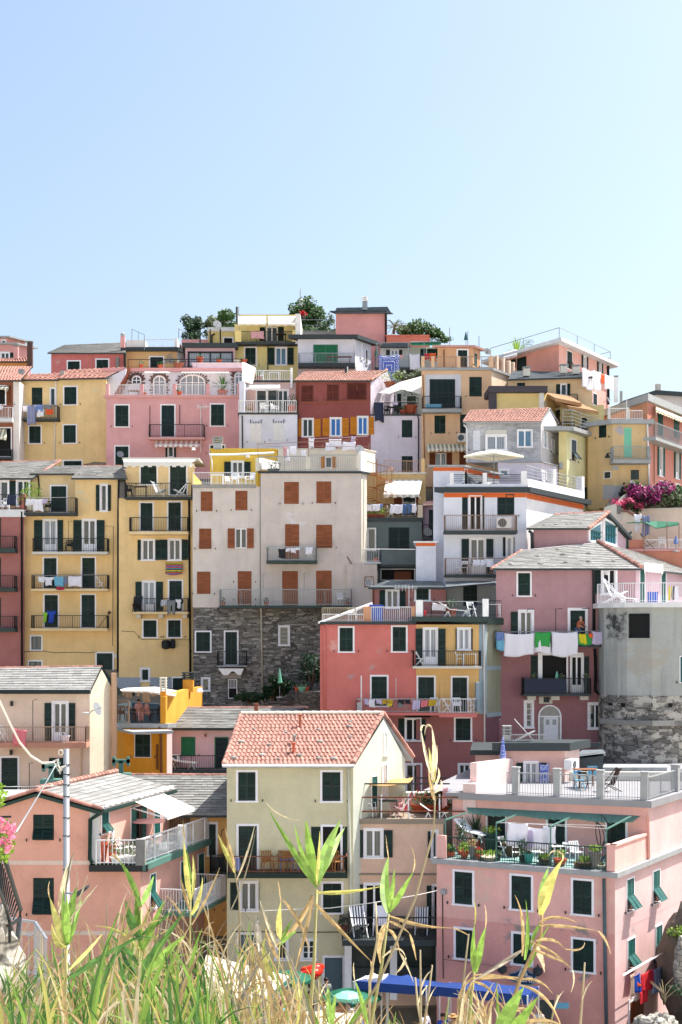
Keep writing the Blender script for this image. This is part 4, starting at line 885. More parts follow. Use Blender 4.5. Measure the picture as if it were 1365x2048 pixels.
for a in [(232,443,399,640,'towel_pattern','large blue and white patterned towel below the skyline palm',3.3),(482,433,563,566,'cloth_white','long white sheet between the patterned towel and the red cloth',3.3),(568,432,598,460,'cloth_navy','small navy cloth beside the red cloth',3.35),(600,430,636,478,'cloth_red','small red cloth next to the orange towel on the top terrace',3.3),(642,426,691,493,'cloth_orange','bright orange towel on the top terrace line',3.3),(400,440,428,470,'cloth_rose','tiny pink cloth beside the patterned towel',3.35)]:
 if a[4]=='towel_pattern' and 'towel_pattern' not in M:
  t=NT('towel_pattern');tc=t.n('TexCoord');sp=t.n('SeparateXYZ');t.l(tc,'Generated',sp,0);b1=t.n('TexChecker');b1.inputs['Scale'].default_value=16;t.l(tc,'Generated',b1,0)
  vv=t.n('VectorMath',operation='SUBTRACT');t.l(tc,'Generated',vv,0);vv.inputs[1].default_value=(.5,.5,.5);av=t.n('VectorMath',operation='ABSOLUTE');t.l(vv,0,av,0);s2=t.n('SeparateXYZ');t.l(av,0,s2,0)
  mxx=t.n('Math',operation='MAXIMUM');t.l(s2,0,mxx,0);t.l(s2,2,mxx,1);r=t.n('ValToRGB');r.color_ramp.interpolation='CONSTANT';t.l(mxx,0,r,0)
  for q,(p_,c_)in enumerate([(0,0),(.1,1),(.14,0),(.24,1),(.28,0),(.33,.5),(.43,1),(.46,0)]):
   e=r.color_ramp.elements[q]if q<2 else r.color_ramp.elements.new(p_);e.position=p_;e.color=(c_,c_,c_,1)
  dk=t.mix(b1,1,lin('3f57a8'),lin('e8e9f4'));x=t.mix(r,0,lin('4a62b0'),dk);t.l(x,0,t.bs,'Base Color');M['towel_pattern']=t.m
 cloth(h,*a[:4],a[4],a[5],off=a[6])
umbrella(W(215,545,121.2),1.9,.9,'closed green parasol on the top terrace beside the patterned towel','awning_green',closed=True)
h.done()
h=House('coral_low_house','low coral house with a flat parapet below the skyline tree','house',(460,560,129));PL('p_coral','c9735f');h.tier([(295,129),(632,129)],290,560,'p_coral');h.slab(over=.1,th=.1,mat='p_coral');h.done()
crop(700,600,4.0147)
# peach house F
h=House('peach_house','peach house with a big green shuttered loggia and a railed roof terrace','house',(800,1300,112))
PL('p_peach','d6b290',grime=.3);PL('p_peachw','e0cbb4')
h.tier([(575,112),(1140,112),(1330,None)],566,1500,['p_peach','p_peachw'],deck='deck_grey');h.slab(over=.15,th=.2,mat='slab_grey');zt=h.zf
kt=h.tier([(705,115.5),(988,115.5),(1048,None)],385,560,['p_peachT' if PL('p_peachT','cfa27c')else 0],back=4);h.slab(over=.25,th=.18,mat='terracotta_old')
h.w('c',868,403,944,543,i=kt,sill=False);h.w('c',1000,430,1022,530,i=kt+1,tr=0,c='sh_teal');h.pipe([(757,398),(757,545)],mat='copper_pipe',i=kt)
h.zf=zt
for x in (575,655,862,1118):h.box('terrace_pillar','p_peach',x,450,x+(26 if x!=1118 else 36),552,n0=-.45,n1=-.05)
for a,b in ((600,655),(680,862),(888,1118)):h.rail(a,b,off=-.25,yt=456,z=zt,mat='rail_rust')
fr=h.segs[1]['fr'];mb=MB();h.raillne(mb,fr.w(.3,-.2,zt),fr.w(fr.L-.1,-.2,zt),1.0,.13);mb.build('railing','rail_rust',h.root)
for q in (.28,.55,.8,.98):mb=MB();mb.box(fr,fr.L*q-.12,fr.L*q+.12,-.3,-.05,zt,zt+1.15);mb.build('terrace_pillar','p_peachw',h.root)
dish(h,1105,415,'dish_dark',off=-.6,r=.3)
# loggia
PL('p_loggia','c9c9cf',k=.95)
h.box('loggia_surround','p_loggia',607,598,892,868,n0=0,n1=.012);u0,u1,z0,z1=h.rect(0,645,640,842,866);fr=h.segs[0]['fr'];g=MB();g.box(fr,u0-.04,u1+.04,.01,.03,z0,z1+.04);g=g.build('door','dark_metal',h.root)
for k in range(4):w_=(u1-u0)/4;link('shutter',leaf_mesh('sh_dark',22),fr.w(u0+w_*k+.01,.035+.03,z0),g,(0,0,fr.ang),(w_-.02,.04,z1-z0))
h.balc(580,902,872,772,900,d=1.0,slab='slab_grey',rail='dark_metal',bow=.15);h.box('planter_box','cloth_sky',612,835,740,866,n0=.5,n1=.85)
h.w('c',960,617,1060,775,tr=0);h.ws('c',[(680,928,768,1072)],tr=0);h.w('c',886,918,960,1068,tr=0);acunit(h,868,1072,932,1138,n0=.1,n1=.6)
h.awning(618,935,1157,1198,d=1.0,mat='awning_ystripe');h.w('c',640,1225,686,1340,tr=0,c='sh_wood');h.w('g',688,1228,775,1340,tr=.05,tc='sh_wood',pane='curtain');h.w('c',778,1225,822,1340,tr=0,c='sh_wood');h.w('c',880,1215,935,1340,tr=0,c='sh_wood')
h.pipe([(588,600),(600,1300)],mat='copper_pipe',r=.03);h.done()
for x,lb in ((802,'thin aerial mast at the corner of the peach roof nearest the skyline tree'),(948,'thin aerial mast beside the closed dark parasol on the peach roof'),(1038,'lone thin aerial mast furthest along the peach roof')):
 y0,y1={802:(370,222),948:(360,250),1038:(400,288)}[x];mb=MB();mb.tube([W(x,y0,116.5),W(x,y1,116.5)],.03,5);mb.build('aerial_mast','grey_metal',None,label=lb,cat='antenna')
umbrella(W(933,386,117),1.3,.6,'closed dark teal parasol standing on the peach roof','sh_teal',closed=True)
# white house E
h=House('white_house','white house with a leafy black-railed terrace under a white sail','house',(400,1400,113))
PL('p_whE','cfc6d2',grime=.15);PL('p_whE2','c8cfc8');h.tier([(170,113),(578,113)],930,1500,'p_whE',back=3.2,deck='deck_grey');h.slab(over=.05,th=.12,mat='slab_dark');z2=h.zf
kt=h.tier([(190,116.5),(575,116.5)],700,935,'p_whE2',back=3);h.w('g',318,760,370,822,i=kt,pane='glass_blue');h.w('c',262,755,300,900,i=kt,tr=0);h.w('c',376,752,413,900,i=kt,tr=0);h.w('d',455,765,535,900,i=kt,tr=0)
h.zf=z2;h.rail(196,548,off=.0,yt=825,z=z2,mat='dark_metal')
h.ws('c',[(418,964,502,1104),(417,1253,505,1387)],tr=0);h.pipe([(545,930),(552,960),(552,1385)],mat='dark_metal',r=.05)
o=h.root;mb=MB();a,b,c,d,e,f=W(230,745,113),W(400,660,113.8),W(575,612,114.6),W(575,755,112.2),W(420,715,112),W(540,760,112)
mb.face(a,e,b);mb.face(e,d,c,b);mb.face(a,W(320,752,112.2),e);s_=mb.build('shade_sail','awning_white',h.root);s_.modifiers.new('t','SOLIDIFY').thickness=.03
line(h,170,817,545,815,off=.05)
cloth(h,200,822,272,975,'cloth_navy','large dark blue patterned blanket over the leafy terrace railing',off=.12);cloth(h,338,816,386,842,'cloth_lilac','small pale cloth on the line across the leafy terrace',off=.1)
P_(h,490,-.8,'large clay pot with a dense bush at the end of the leafy terrace',r=.5,hh=.8,ph=1.9,pr=.9,n=420,plant='leaf_dark',z=z2);P_(h,430,-.7,'medium clay pot with a low plant on the leafy terrace',r=.3,hh=.45,n=90,z=z2)
F_(h,'chair',300,-1.0,'cloth_black','black chair nearest the patterned blanket on the leafy terrace',z=z2);F_(h,'table',345,-1.2,'cloth_black','black table in the middle of the leafy terrace',z=z2);F_(h,'chair',385,-1.0,'cloth_black','black chair beside the potted plant on the leafy terrace',z=z2,rz=2.6)
h.done()
h=House('stair_terrace','small cream terrace with an iron railing at the foot of the white house','terrace',(420,1440,108));PL('p_creamt','d6b483');h.tier([(275,105),(597,105)],1396,1660,'p_creamt',back=6,deck='deck_grey');h.slab(over=.05,th=.1,mat='limewash');h.rail(276,596,off=-.05,yt=1292,mat='rail_rust');h.box('terrace_pillar','p_creamt',575,1272,603,1395,n0=-.5,n1=.02);h.done()
pot(W(320,700,114.2),.42,.4,'clay_old','clay planter with pale bushes on the white gable beside the sail',plant='leaf_lime',pr=1.0,ph=.9,n=200)
tree(W(460,665,116),.5,[(-.5,0,.6,.6,.5),(.9,0,.6,.8,.5)],'grey-green agave clump behind the white sail','leaf_grey',260,.3,nm='agave',cat='plant')
# ------------------------------------------------------------------ crop B again: dark red and white houses
crop(340,560,2.967)
h=House('dark_red_house','dark red house with yellow-orange open shutters and a tiled roof weighed with stones','house',(970,1100,113))
PL('p_dred','8a4c49',grime=.12);h.tier([(747,113),(1192,113),(1330,None)],597,1220,['p_dred','p_whE'],back=6);h.gable(1,[(1290,542)])
rf,rp=h.front_roof(0,(738,602),(1196,592),(1288,538),(795,548),kind='tile',mat='terracotta_old',slope=.42,row=.34,cw=.22,over=.25)
fr=h.segs[1]['fr'];ridge(h.root,rp[1]+V3((0,0,.08)),rp[2]+V3((0,0,.08)),'terracotta_old',.12)
k=h.segs[1];far=fr.w(fr.L,.15,k['z1']+.1);mb=MB();q=[rp[2],far,far+V3((-3,2,0)),rp[3]];mb.face(*q);mb.face(*[v-V3((0,0,.15))for v in q][::-1]);mb.face(q[0],q[0]-V3((0,0,.15)),q[1]-V3((0,0,.15)),q[1]);mb.build('roof_back','terracotta_old',h.root)
h.ws('c',[(784,630,849,718),(936,625,1000,712)],tr=.04,tc='sh_maroon',c='sh_maroon');h.w('c',1055,617,1164,706,tr=.05,tc='sh_maroon',c='sh_maroon');
for q in range(3):u0,u1,z0,z1=h.rect(0,1058+q*35,655,1090+q*35,700);fr=h.segs[0]['fr'];link('shutter_flap',leaf_mesh('sh_maroon',7,False),fr.w(u0,.05+.3,z0+.02),h.root,(Matrix.Rotation(R(-25),4,'X')).to_euler(),(u1-u0,.04,z1-z0))
h.box('sill_band','clay_old',775,722,1170,727,n0=0,n1=.08)
h.w('o',790,826,848,929,lw=(1.35,1.35),c='sh_orange',slats=16);h.w('o',956,822,1014,924,lw=(1.4,1.35),c='sh_orange',pane='blind_blue');h.w('o',1118,814,1172,916,lw=(1.4,1.15),c='sh_orange',pane='blind_blue')
h.pipe([(759,605),(759,990)],mat='copper_pipe',r=.06);h.pipe([(1050,552),(1050,515)],r=.14,mat='dark_metal',off=-2.2,nm='flue_pipe');h.done()
for k,(x,y)in enumerate([(800,590),(842,565),(888,568),(945,578),(1030,562),(1060,580),(1128,578),(1215,556),(1030,585)]):
 stone_thing(on_roof(rp,x,y),.24,['stone nearest the lower corner of the dark red house roof by the white balcony','upper stone above the left maroon shutter on the dark red roof','second upper stone on the dark red roof','low stone between the first two maroon windows on the dark red roof','stone directly beside the dark flue on the dark red roof','stone just below the flue on the dark red roof','low stone above the triple maroon shutter on the dark red roof','last stone near the white gable of the dark red roof','stone at the gutter below the flue on the dark red roof'][k])
h=House('white_balcony_house','white house with closed white shutters and a white-railed loggia','house',(580,1100,112))
PL('p_whX','cdd0e2',grime=.1);PL('p_whXb','d3b3ae');h.tier([(412,112),(757,112)],798,1220,'p_whX',back=3.6,deck='deck_grey');h.slab(over=.1,th=.12,mat='slab_dark');z2=h.zf
for a in ((480,852,543,962),(615,850,677,952)):
 h.w('c',*a,tr=0,c='sh_white',slats=8);mb=MB();fr=h.segs[0]['fr'];u0,u1,z0,z1=h.rect(0,*a)
 for q in range(5):u=u0+(u1-u0)*q/4;mb.box(fr,u-.03,u+.03,.05,.1,z1+.02,z1+.3 if q in (0,4)else z1+.15)
 mb.build('shutter_hinges','dark_metal',h.root)
kt=h.tier([(440,115),(757,115)],608,800,'p_whXb',back=3,deck='deck_grey');h.slab(over=.12,th=.15,mat='slab_dark');z3=h.zf
h.w('d',518,658,576,790,i=kt);h.w('d',578,655,634,790,i=kt);h.w('g',643,655,700,790,i=kt,pane='glass');h.zf=z2
h.rail(408,750,off=0,yt=716,z=z2,mat='rail_white',r=.02,bars=.16);h.awning(440,655,618,640,i=kt,d=1.6,mat='awning_white',arms=False)
h.zf=z3;h.rail(476,722,i=kt,off=.05,yt=537,z=z3,mat='rail_white',r=.017,bars=.17);h.box('white_pillar','white',716,520,728,640,i=kt,n0=0,n1=.3)
fr=h.segs[0]['fr'];mb=MB();A=[W(430,488,116.5),W(430,600,114),W(475,612,113.5),W(496,520,116)];mb.face(*A);mb.face(*[v+V3((.2,.2,0))for v in A][::-1])
for q in range(4):a,b=A[q],A[(q+1)%4];mb.face(a,b,b+V3((.2,.2,0)),a+V3((.2,.2,0)))
mb.build('stair_wall','white',h.root);h.box('side_wall','p_whX',412,600,442,796,n0=-3,n1=-.02)
h.zf=z2;F_(h,'chair',475,-1.0,'wicker','round wicker chair on the white-railed loggia',z=z2);F_(h,'table',590,-1.2,'plastic_white','white table on the white-railed loggia',z=z2);F_(h,'chair',560,-.8,'plastic_white','white chair on the near side of the loggia table',z=z2,rz=2.8);F_(h,'chair',625,-.9,'plastic_white','white chair closest to the potted shrub on the loggia',z=z2,rz=1.2)
P_(h,722,-.5,'clay pot with a dark shrub at the corner of the white-railed loggia',r=.3,hh=.6,ph=.9,pr=.55,n=160,plant='leaf_dark',z=z2);P_(h,435,-.5,'small clay pot at the end of the loggia railing',r=.18,hh=.3,z=z2,n=30)
F_(h,'table',620,-.8,'plastic_white','white table on the upper white-railed terrace',z=z3,i=kt);F_(h,'chair',540,-.6,'plastic_white','white chair on the upper white-railed terrace',z=z3,i=kt)
p,fr=place(h,525,i=kt,off=-.3,z=z3);pot(p,.25,.3,'clay','tall cactus behind the upper white railing',plant='leaf_grey',ph=1.7,kind='spike',n=26,pr=.4)
p,fr=place(h,833-5,i=kt,off=-.3,z=z3);h.pipe([(430,805),(432,1000)],mat='slab_dark',r=.05);h.done()
h=House('white_gable_wing','white wing with a clay planter between the red roof and the white sail','wing',(1240,800,113.2));h.done()if False else h.tier([(1200,113.6),(1262,114.5)],600,1000,'p_whE',back=3);h.done()

# ================================================================== crop D: right top
crop(905,620,2.967)
h=House('top_pink_house','pink flat-roofed house with a thin roof railing at the top right of the village','house',(633,600,114))
PL('p_pkR','d8998a',grime=.1);PL('p_pkR2','dba699',grime=.12)
h.tier([(235,122),(633,114),(930,None)],205,640,['p_pkR','p_pkR2'],ref=1,deck='deck_grey');h.slab(over=.75,th=.28,mat='slab_white');z2=h.zf
h.w('c',348,292,378,345,i=0,tr=0,c='sh_dark');h.w('c',384,280,440,360,i=0,tr=0);h.awning(305,385,255,285,i=0,d=1.3,mat='awning_white');h.w('a',680,247,710,350,i=1,tr=.06);h.w('o',776,276,792,345,i=1,lw=(.85,.85),pane='curtain_dim');h.w('o',867,305,882,372,i=1,lw=(.8,.8),pane='curtain_dim');h.w('c',835,498,858,565,i=1,tr=.05)
T=h.tiers[0];P=offset_poly(T['P'],.1);mb=MB();
for k in (0,1,2):h.raillne(mb,V3((P[k][0],P[k][1],z2)),V3((P[(k+1)%4][0],P[(k+1)%4][1],z2)),1.0,3.2,.025,0)
mb.build('railing','grey_metal',h.root);h.pipe([(925,285),(927,560)],i=1,mat='dark_metal',r=.1);cc=W(245,240,122)
dish(h,925,535,off=.5,i=1,r=.27);h.done()
fr=h.segs[0]['fr']
for k,(x,lb,pm)in enumerate([(385,'yucca plant in a big pot on the roof edge of the top pink house','leaf_lime'),(450,'bushy succulent beside the yucca on the top pink house roof','leaf_dark'),(525,'pale round pot with a low plant on the top pink house roof','leaf_grey'),(558,'last pale pot towards the corner of the top pink house roof','leaf_grey')]):
 p=W(x,195,121.5-k);p.z=z2;pot(p,.3,.4,'limewash',lb,plant=pm,ph=(1.9,1.1,.3,.3)[k],pr=.6,n=(70,150,20,20)[k],kind='spike' if k==0 else 'bush')
mb=MB();pts=[W(770,352,108),W(980,402,112.5)];mb.tube([pts[0],pts[0].lerp(pts[1],.5)+V3((0,0,-.25)),pts[1]],.02,4);mb.build('clothesline','rail_white',None,label='clothesline stretched out from the top pink house wall',cat='clothesline')
fl=Frame(pts[0],pts[1])
for a,b,zt_,zb_,m,lb in [(.0,.32,355,470,'cloth_white','big white sheet nearest the wall on the top right clothesline'),(.3,.5,362,478,'cloth_white','second white sheet on the top right clothesline'),(.5,.62,380,435,'cloth_orange','orange towel between white sheets on the top right clothesline'),(.62,.98,392,478,'cloth_white','wide white sheet at the outer end of the top right clothesline')]:
 D=108+4.5*(a+b)/2;z_1=CZ+(HY-cv(0,zt_)[1])/F*D;z_0=CZ+(HY-cv(0,zb_)[1])/F*D;cloth3(fl,fl.L*a,fl.L*b,z_0,z_1,.03,m,lb,'sheet' if m=='cloth_white' else 'towel')
h=House('beige_band_house','long beige house with a slate eave below the top pink house','house',(600,560,110));PL('p_beiR','d2b68f',grime=.15);PL('p_beiR2','dfc79a')
h.tier([(330,110),(830,109)],408,700,'p_beiR');h.front_roof(0,(330,408),(834,402),(800,370),(360,362),mat='slate_dark',slope=.3,row=.4)
h.w('c',384,432,432,500,tr=0);h.w('r',645,440,678,505,lw=1.05,tr=.05,pane='glass');h.w('c',616,440,643,505,tr=0)
for x,y,lb in ((440,368,0),(660,352,1),(735,356,2)):chimney(h.root,W(x,y+25,110.3),.5,.55,'limewash',1)
h.balc(690,748,540,500,d=.9,slab='slab_grey',rail='dark_metal');h.done()
h=House('yellow_room_house','yellow house side with a thick dark roof frame next to the peach house','house',(400,700,106));PL('p_yelR','d9c185',grime=.1);h.tier([(218,106),(545,106),(700,None)],490,800,'p_yelR',back=3)
h.box('roof_frame','slab_fr' if M.setdefault('slab_fr',plain('slab_fr','3f3a40'))else 0,218,450,566,487,n0=-3,n1=.6);h.box('corner_post','slab_fr',218,488,264,640,n0=0,n1=.35);h.w('d',552,535,560,590,i=1,tr=0);h.box('white_pillar','p_whs',517,487,545,592,n0=0,n1=.2)
h.done()
mb=MB();A=[W(548,488,108),W(700,510,108.8),W(768,552,104),W(610,520,103)];B_=[W(600,530,107),W(760,552,109),W(868,600,103.5),W(690,570,103)]
for q in (A,B_):mb.face(*q);mb.face(*[v-V3((0,0,.06))for v in q][::-1]);[mb.face(q[j],q[j]-V3((0,0,.25)),q[(j+1)%4]-V3((0,0,.25)),q[(j+1)%4])for j in range(4)]
o=mb.build('awning','awning_tan',None,label='two overlapping tan awnings over the black-railed terrace above the grey stone cottage',cat='awning')
# pale yellow house (H)
h=House('pale_yellow_house','pale yellow house whose sunlit side wall stands below the tan awnings','house',(700,1100,101));PL('p_yelH','dcd8ac',grime=.08);PL('p_yelHs','d3c48e')  # side wall has a paler copy with its sunlight put into the colour
h.tier([(632,101),(680,101),(902,None)],722,1240,['p_yelHs','p_yelH'],deck='deck_grey');h.slab(over=.65,th=.28,mat='slab_grey');z2=h.zf
h.w('a',706,772,735,898,i=1,tr=.08,tilt=38,c='sh_bluegrey');h.w('c',824,808,849,938,i=1,tr=.08,c='sh_bluegrey');h.w('c',782,1052,804,1165,i=1,tr=.05,c='sh_teal',nm='door');h.w('c',820,1062,846,1170,i=1,tr=.05,c='sh_bluegrey');h.w('g',865,1102,878,1155,i=1)
fr=h.segs[1]['fr'];mb=MB();h.raillne(mb,fr.w(-.3,.5,z2),fr.w(fr.L+.4,.5,z2),1.15,.13,.01,4);h.raillne(mb,h.segs[0]['fr'].w(.2,.5,z2),fr.w(-.3,.5,z2),1.15,.13,.01,4);mb.build('railing','grey_metal',h.root)
for k,(q,t,c_)in enumerate([(1.2,'chair','wood_dark'),(2.4,'table','wood_dark'),(3.3,'chair','wood_dark'),(4.6,'chair','wood_dark'),(5.6,'table','wood_dark')]):furn(t,fr.w(q,-1.0,z2),fr.ang+k,c_,['dark wooden chair nearest the dark post on the black-railed terrace','dark table in the middle of the black-railed terrace','dark chair right behind the first dark table of the black-railed terrace','fourth dark seat along the black-railed terrace','dark table at the outer end of the black-railed terrace'][k])
h.box('meter_box','slab_grey',637,905,656,940,n0=0,n1=.3);h.done()
h=House('green_louvre_house','yellow wall with dark green louvres behind the outer end of the black railing','house',(860,800,106));h.tier([(560,109),(640,107),(900,106)],600,960,'p_yelHs',back=3);h.w('c',770,640,800,700,i=1,tr=0,slats=8);h.w('d',590,590,640,690,i=0,tr=0);h.done()
# grey cottage
h=House('grey_stone_cottage','weathered grey rendered cottage with a small tiled gable roof','house',(300,905,100))
PL('p_grey','a9a9ad',grime=.5,patch=[(tuple(W(440,760,100)),5,'8d8e92',.55),(tuple(W(150,700,100)),4,'c4c3c6',.6)]);PL('p_greyS','c6c3c2',grime=.35,patch=[(tuple(W(580,800,102)),4,'a3a2a2',.6)])  # gable side copy carries its sunlit brightness in the colour
h.tier([(80,100),(526,100),(634,None)],668,905,['p_grey','p_greyS']);h.gable(1,[(580,598)]);rf,rp=h.front_roof(0,(64,672),(530,654),(582,580),(110,598),kind='tile',mat='terracotta_old',slope=.5,over=.3,row=.33,cw=.22,under='slab_grey')
fr=h.segs[1]['fr'];k=h.segs[1];far=fr.w(fr.L+.3,.2,k['z1']-.1);mb=MB();q=[rp[2],far,far+V3((-6,4,0)),rp[3]];mb.face(*q);mb.face(*[v-V3((0,0,.2))for v in q][::-1]);mb.face(q[0],q[0]-V3((0,0,.2)),q[1]-V3((0,0,.2)),q[1]);mb.build('roof_back','slab_grey',h.root)
h.w('c',124,716,166,832,tr=0,c='sh_white',slats=9);h.w('g',206,748,314,828,tr=.12,pane='curtain');h.box('lintel','limewash',200,712,322,736,n0=0,n1=.05);h.w('g',390,714,471,812,tr=.07,pane='glass_blue');h.w('g',540,714,562,816,i=1,tr=.1,pane='glass_blue');h.w('c',590,768,604,846,i=1,tr=.04,c='sh_white');h.pipe([(68,680),(86,700),(88,900)],mat='rail_white',r=.06)
h.tier([(270,98.5),(528,98.5),(636,None)],905,1100,'p_whE');h.slab(over=.15,th=.08,mat='slab_grey');h.w('g',285,950,330,985,i=4,pane='glass_blue');h.w('c',532,962,545,1015,i=5,tr=.05,c='sh_white');h.done()
# ochre house, orange house, flowers (crop Z)
crop(1200,780,6.4)
h=House('grey_hall','large pale gable-ended building behind the orange house on the right edge','house',(700,400,122));PL('p_hall','c7c0bc');h.tier([(290,122),(1300,122)],140,500,'p_hall',back=10);h.gable(0,[(700,5),(760,0),(1290,60)]);z=CZ
mb=MB();A=[W(270,150,121.6),W(720,0,121.6),W(1300,40,121.6)]
for p,q in zip(A,A[1:]):mb.face(p,q,q+V3((0,11,0)),p+V3((0,11,0)));mb.face(p,p-V3((0,0,.4)),q-V3((0,0,.4)),q)
mb.build('roof','slab_dark',h.root);chimney(h.root,W(745,8,124),.4,.55,'limewash',0);h.done()
h=House('orange_terrace_house','long orange and pink house with teal shutters and a white awning at the right edge','house',(610,1300,103));PL('p_orR','d39975',grime=.12);PL('p_pkZ','cb8b7e',grime=.15)
h.tier([(-60,112),(610,103),(1500,None)],135,1500,['p_orR','p_pkZ'],ref=1,deck='deck_grey',back=2);h.slab(over=.35,th=.5,mat='slab_grey',dz=-.1)
h.awning(720,1160,205,250,i=1,d=.9,mat='awning_ystripe');h.w('c',742,250,808,590,i=1,tr=0,c='sh_teal',nm='door',slats=20);h.w('c',948,295,1016,615,i=1,tr=0,c='sh_teal',nm='door',slats=20)
fr=h.segs[1]['fr'];u0,z=fr.hit(*cv(700,600),.9);u1,_=fr.hit(*cv(1300,640),.9);mb=MB();mb.box(fr,u0,u1,.002,1.0,z-.22,z);o=mb.build('balcony','slab_grey',h.root);mb=MB();h.raillne(mb,fr.w(u0+.1,.95,z),fr.w(u1,.95,z),1.0);h.raillne(mb,fr.w(u0+.1,.05,z),fr.w(u0+.1,.95,z),1.0);mb.build('railing','grey_metal',o)
h.w('o',757,740,800,1098,i=1,lw=(.6,.75),c='sh_teal',nm='door',pane='curtain_dim');h.w('o',966,770,1006,1132,i=1,lw=(.55,.7),c='sh_teal',nm='door',pane='curtain_dim');h.w('c',770,1172,830,1286,i=1,tr=.05,c='sh_teal');h.w('g',976,1215,1020,1322,i=1,bars=1);h.pipe([(700,200),(700,1200)],i=1,mat='rail_rust',r=.04);h.done()
chimney(h.root,W(208,155,106),.25,1.8,'rail_white',1);mb=MB();mb.tube([W(345,380,101),W(345,80,101)],.03,5);mb.build('aerial_mast','rail_white',None,label='thin white aerial mast rising from the ochre house terrace',cat='antenna')
mb=MB();mb.tube([W(275,150,112),W(275,15,112)],.12,6);mb.build('flue_pipe','grey_metal',h.root)
h=House('ochre_house','ochre house with mint green door shutters above a curved balcony','house',(300,1300,102));PL('p_och','cdb083',grime=.3,patch=[(tuple(W(260,500,102)),1.3,'a3a3b0',.55)]);PL('p_plinth','a3a3a6')
h.tier([(-150,103.5),(165,102),(622,102)],440,1500,'p_och',ref=1,deck='deck_grey',back=3.5);h.slab(over=.35,th=.32,mat='slab_grey');z2=h.zf
for a,b in ((115,335),(380,550)):h.rail(a,b,i=1,off=0,yt=235 if a<200 else 262,z=z2,mat='rail_white')
for x in (105,350):h.box('terrace_pillar','limewash',x,222,x+30,378,i=1,n0=-.3,n1=0)
h.w('c',310,480,408,862,i=1,tr=.0,c='sh_mint',nm='door',slats=20);h.balc(168,655,890,722,935,i=1,d=1.2,slab='slab_grey',rail='grey_metal',bow=.12);h.w('g',396,1022,502,1148,i=1,tr=0,sash='slab_dark');h.box('notice_board','white',390,1160,478,1240,i=1,n0=0,n1=.04);h.box('street_plaque','slab_blue' if M.setdefault('slab_blue',plain('slab_blue','9aa5b5'))else 0,165,975,240,1018,i=1,n0=0,n1=.03)
h.w('g',60,1050,140,1130,i=0,tr=.05,sash='slab_dark');h.box('plinth','p_plinth',165,1225,620,1500,i=1,n0=0.01,n1=.06);h.box('plinth','p_plinth',40,1215,164,1400,i=0,n0=0.01,n1=.06);h.pipe([(610,440),(625,900),(632,1240)],i=1,mat='rail_white',r=.07);h.w('c',-10,410,85,610,i=0,tr=0,slats=12)
mb=MB();fr=h.segs[0]['fr'];u,z=fr.hit(*cv(100,830),.6);mb.bar(fr.w(u,.02,z-.3),fr.w(u,.02,z+.4),.05);mb.bar(fr.w(u,.02,z+.2),fr.w(u,.6,z+.1),.03);mb.lathe(fr.w(u,.6,z-.2),[(.22,0),(.1,.2),(.05,.3)],8);mb.build('wall_lamp','dark_metal',h.root);h.done()
# stone stair and parapet
mb=MB()
for k in range(9):a=W(85+k*14,1470-k*14,99.5+.2*k);b=W(270+k*8,1470-k*14,99.5+.2*k);mb.abox(a.x,b.x,a.y,a.y+.6,a.z-.6,a.z)
mb.build('stone_steps','stone_grey',None,label='grey stone steps climbing beside the ochre house',cat='stairs')
mb=MB();A=[W(60,1500,99.2),W(200,1460,99.4),W(300,1350,100),W(410,1275,101),W(470,1290,101.3)]
for p,q in zip(A,A[1:]):mb.hexa([v+V3((0,dy,dz))for v in (p,q)for dy in (0,.35)for dz in (-1.6,0)])
mb.build('stair_parapet','limewash',None,label='pale curved parapet running up beside the stone steps',cat='wall')
person(W(275,1385,101),.9,'crouch','person in a black shirt crouching by the ochre house steps','cloth_black','cloth_black',hair='hair')
def bush_flowers(p,r,rz,label,fm,lm,n,nm='bougainvillea',s=.18):
 o=empty(nm,p,label,'flowering bush');p=V3(p);mb=MB()
 for k in range(5):a=k*1.256;mb.tube([p,p+V3((math.cos(a)*r*.4,math.sin(a)*r*.4,rz*.8)),p+V3((math.cos(a)*r*.7,math.sin(a)*r*.6,rz*1.1))],[.06,.04,.02],5)
 mb.build('stems','bark',o);mb=MB();cs=[(rnd.uniform(-.7,.7)*r,rnd.uniform(-.4,.4)*r,rz*rnd.uniform(.5,1.3))for _ in range(11)]
 for c in cs:leaves(mb,p+V3(c),r*.42,r*.4,rz*.42,n//11,s,.3)
 mb.build('flowers',fm,o);mb=MB()
 for c in cs:leaves(mb,p+V3(c)-V3((0,-.1,.1)),r*.38,r*.4,rz*.5,n//22,s*1.2,.1)
 mb.build('foliage',lm,o);return o
bush_flowers(W(605,1530,101),1.75,1.2,'large magenta bougainvillea spilling beside the stone steps','blossom','leaf_dark',2600)
bush_flowers(W(420,1370,101.2),1.0,.7,'green sprawling shrub between the steps and the bougainvillea','leaf_lime','leaf_green',500,nm='shrub',s=.15)
bush_flowers(W(340,1560,100.3),1.2,.6,'smaller rose-pink bougainvillea below the large magenta one','blossom_pink','leaf_dark',1200)
h=House('stone_retaining_wall','dark stone retaining wall behind the bougainvillea at the right edge','wall',(900,1540,102.5));M['m_ret']=masonry('retaining_masonry','6d6a66','8d8a84','4b4a48');h.tier([(640,102.8),(1300,102)],1335,1700,'m_ret',back=1.5);stonewall(h,0,h.segs[0]['z0'],h.segs[0]['z1'],nind=90,sz=(.5,.25));h.done()
bush_flowers(W(880,1530,101),1.2,.9,'silvery green shrub on the stone retaining wall','leaf_grey','leaf_grey',700,nm='shrub');bush_flowers(W(1030,1520,101),1.0,1.0,'dark green bush at the right end of the retaining wall','leaf_green','leaf_dark',600,nm='shrub')
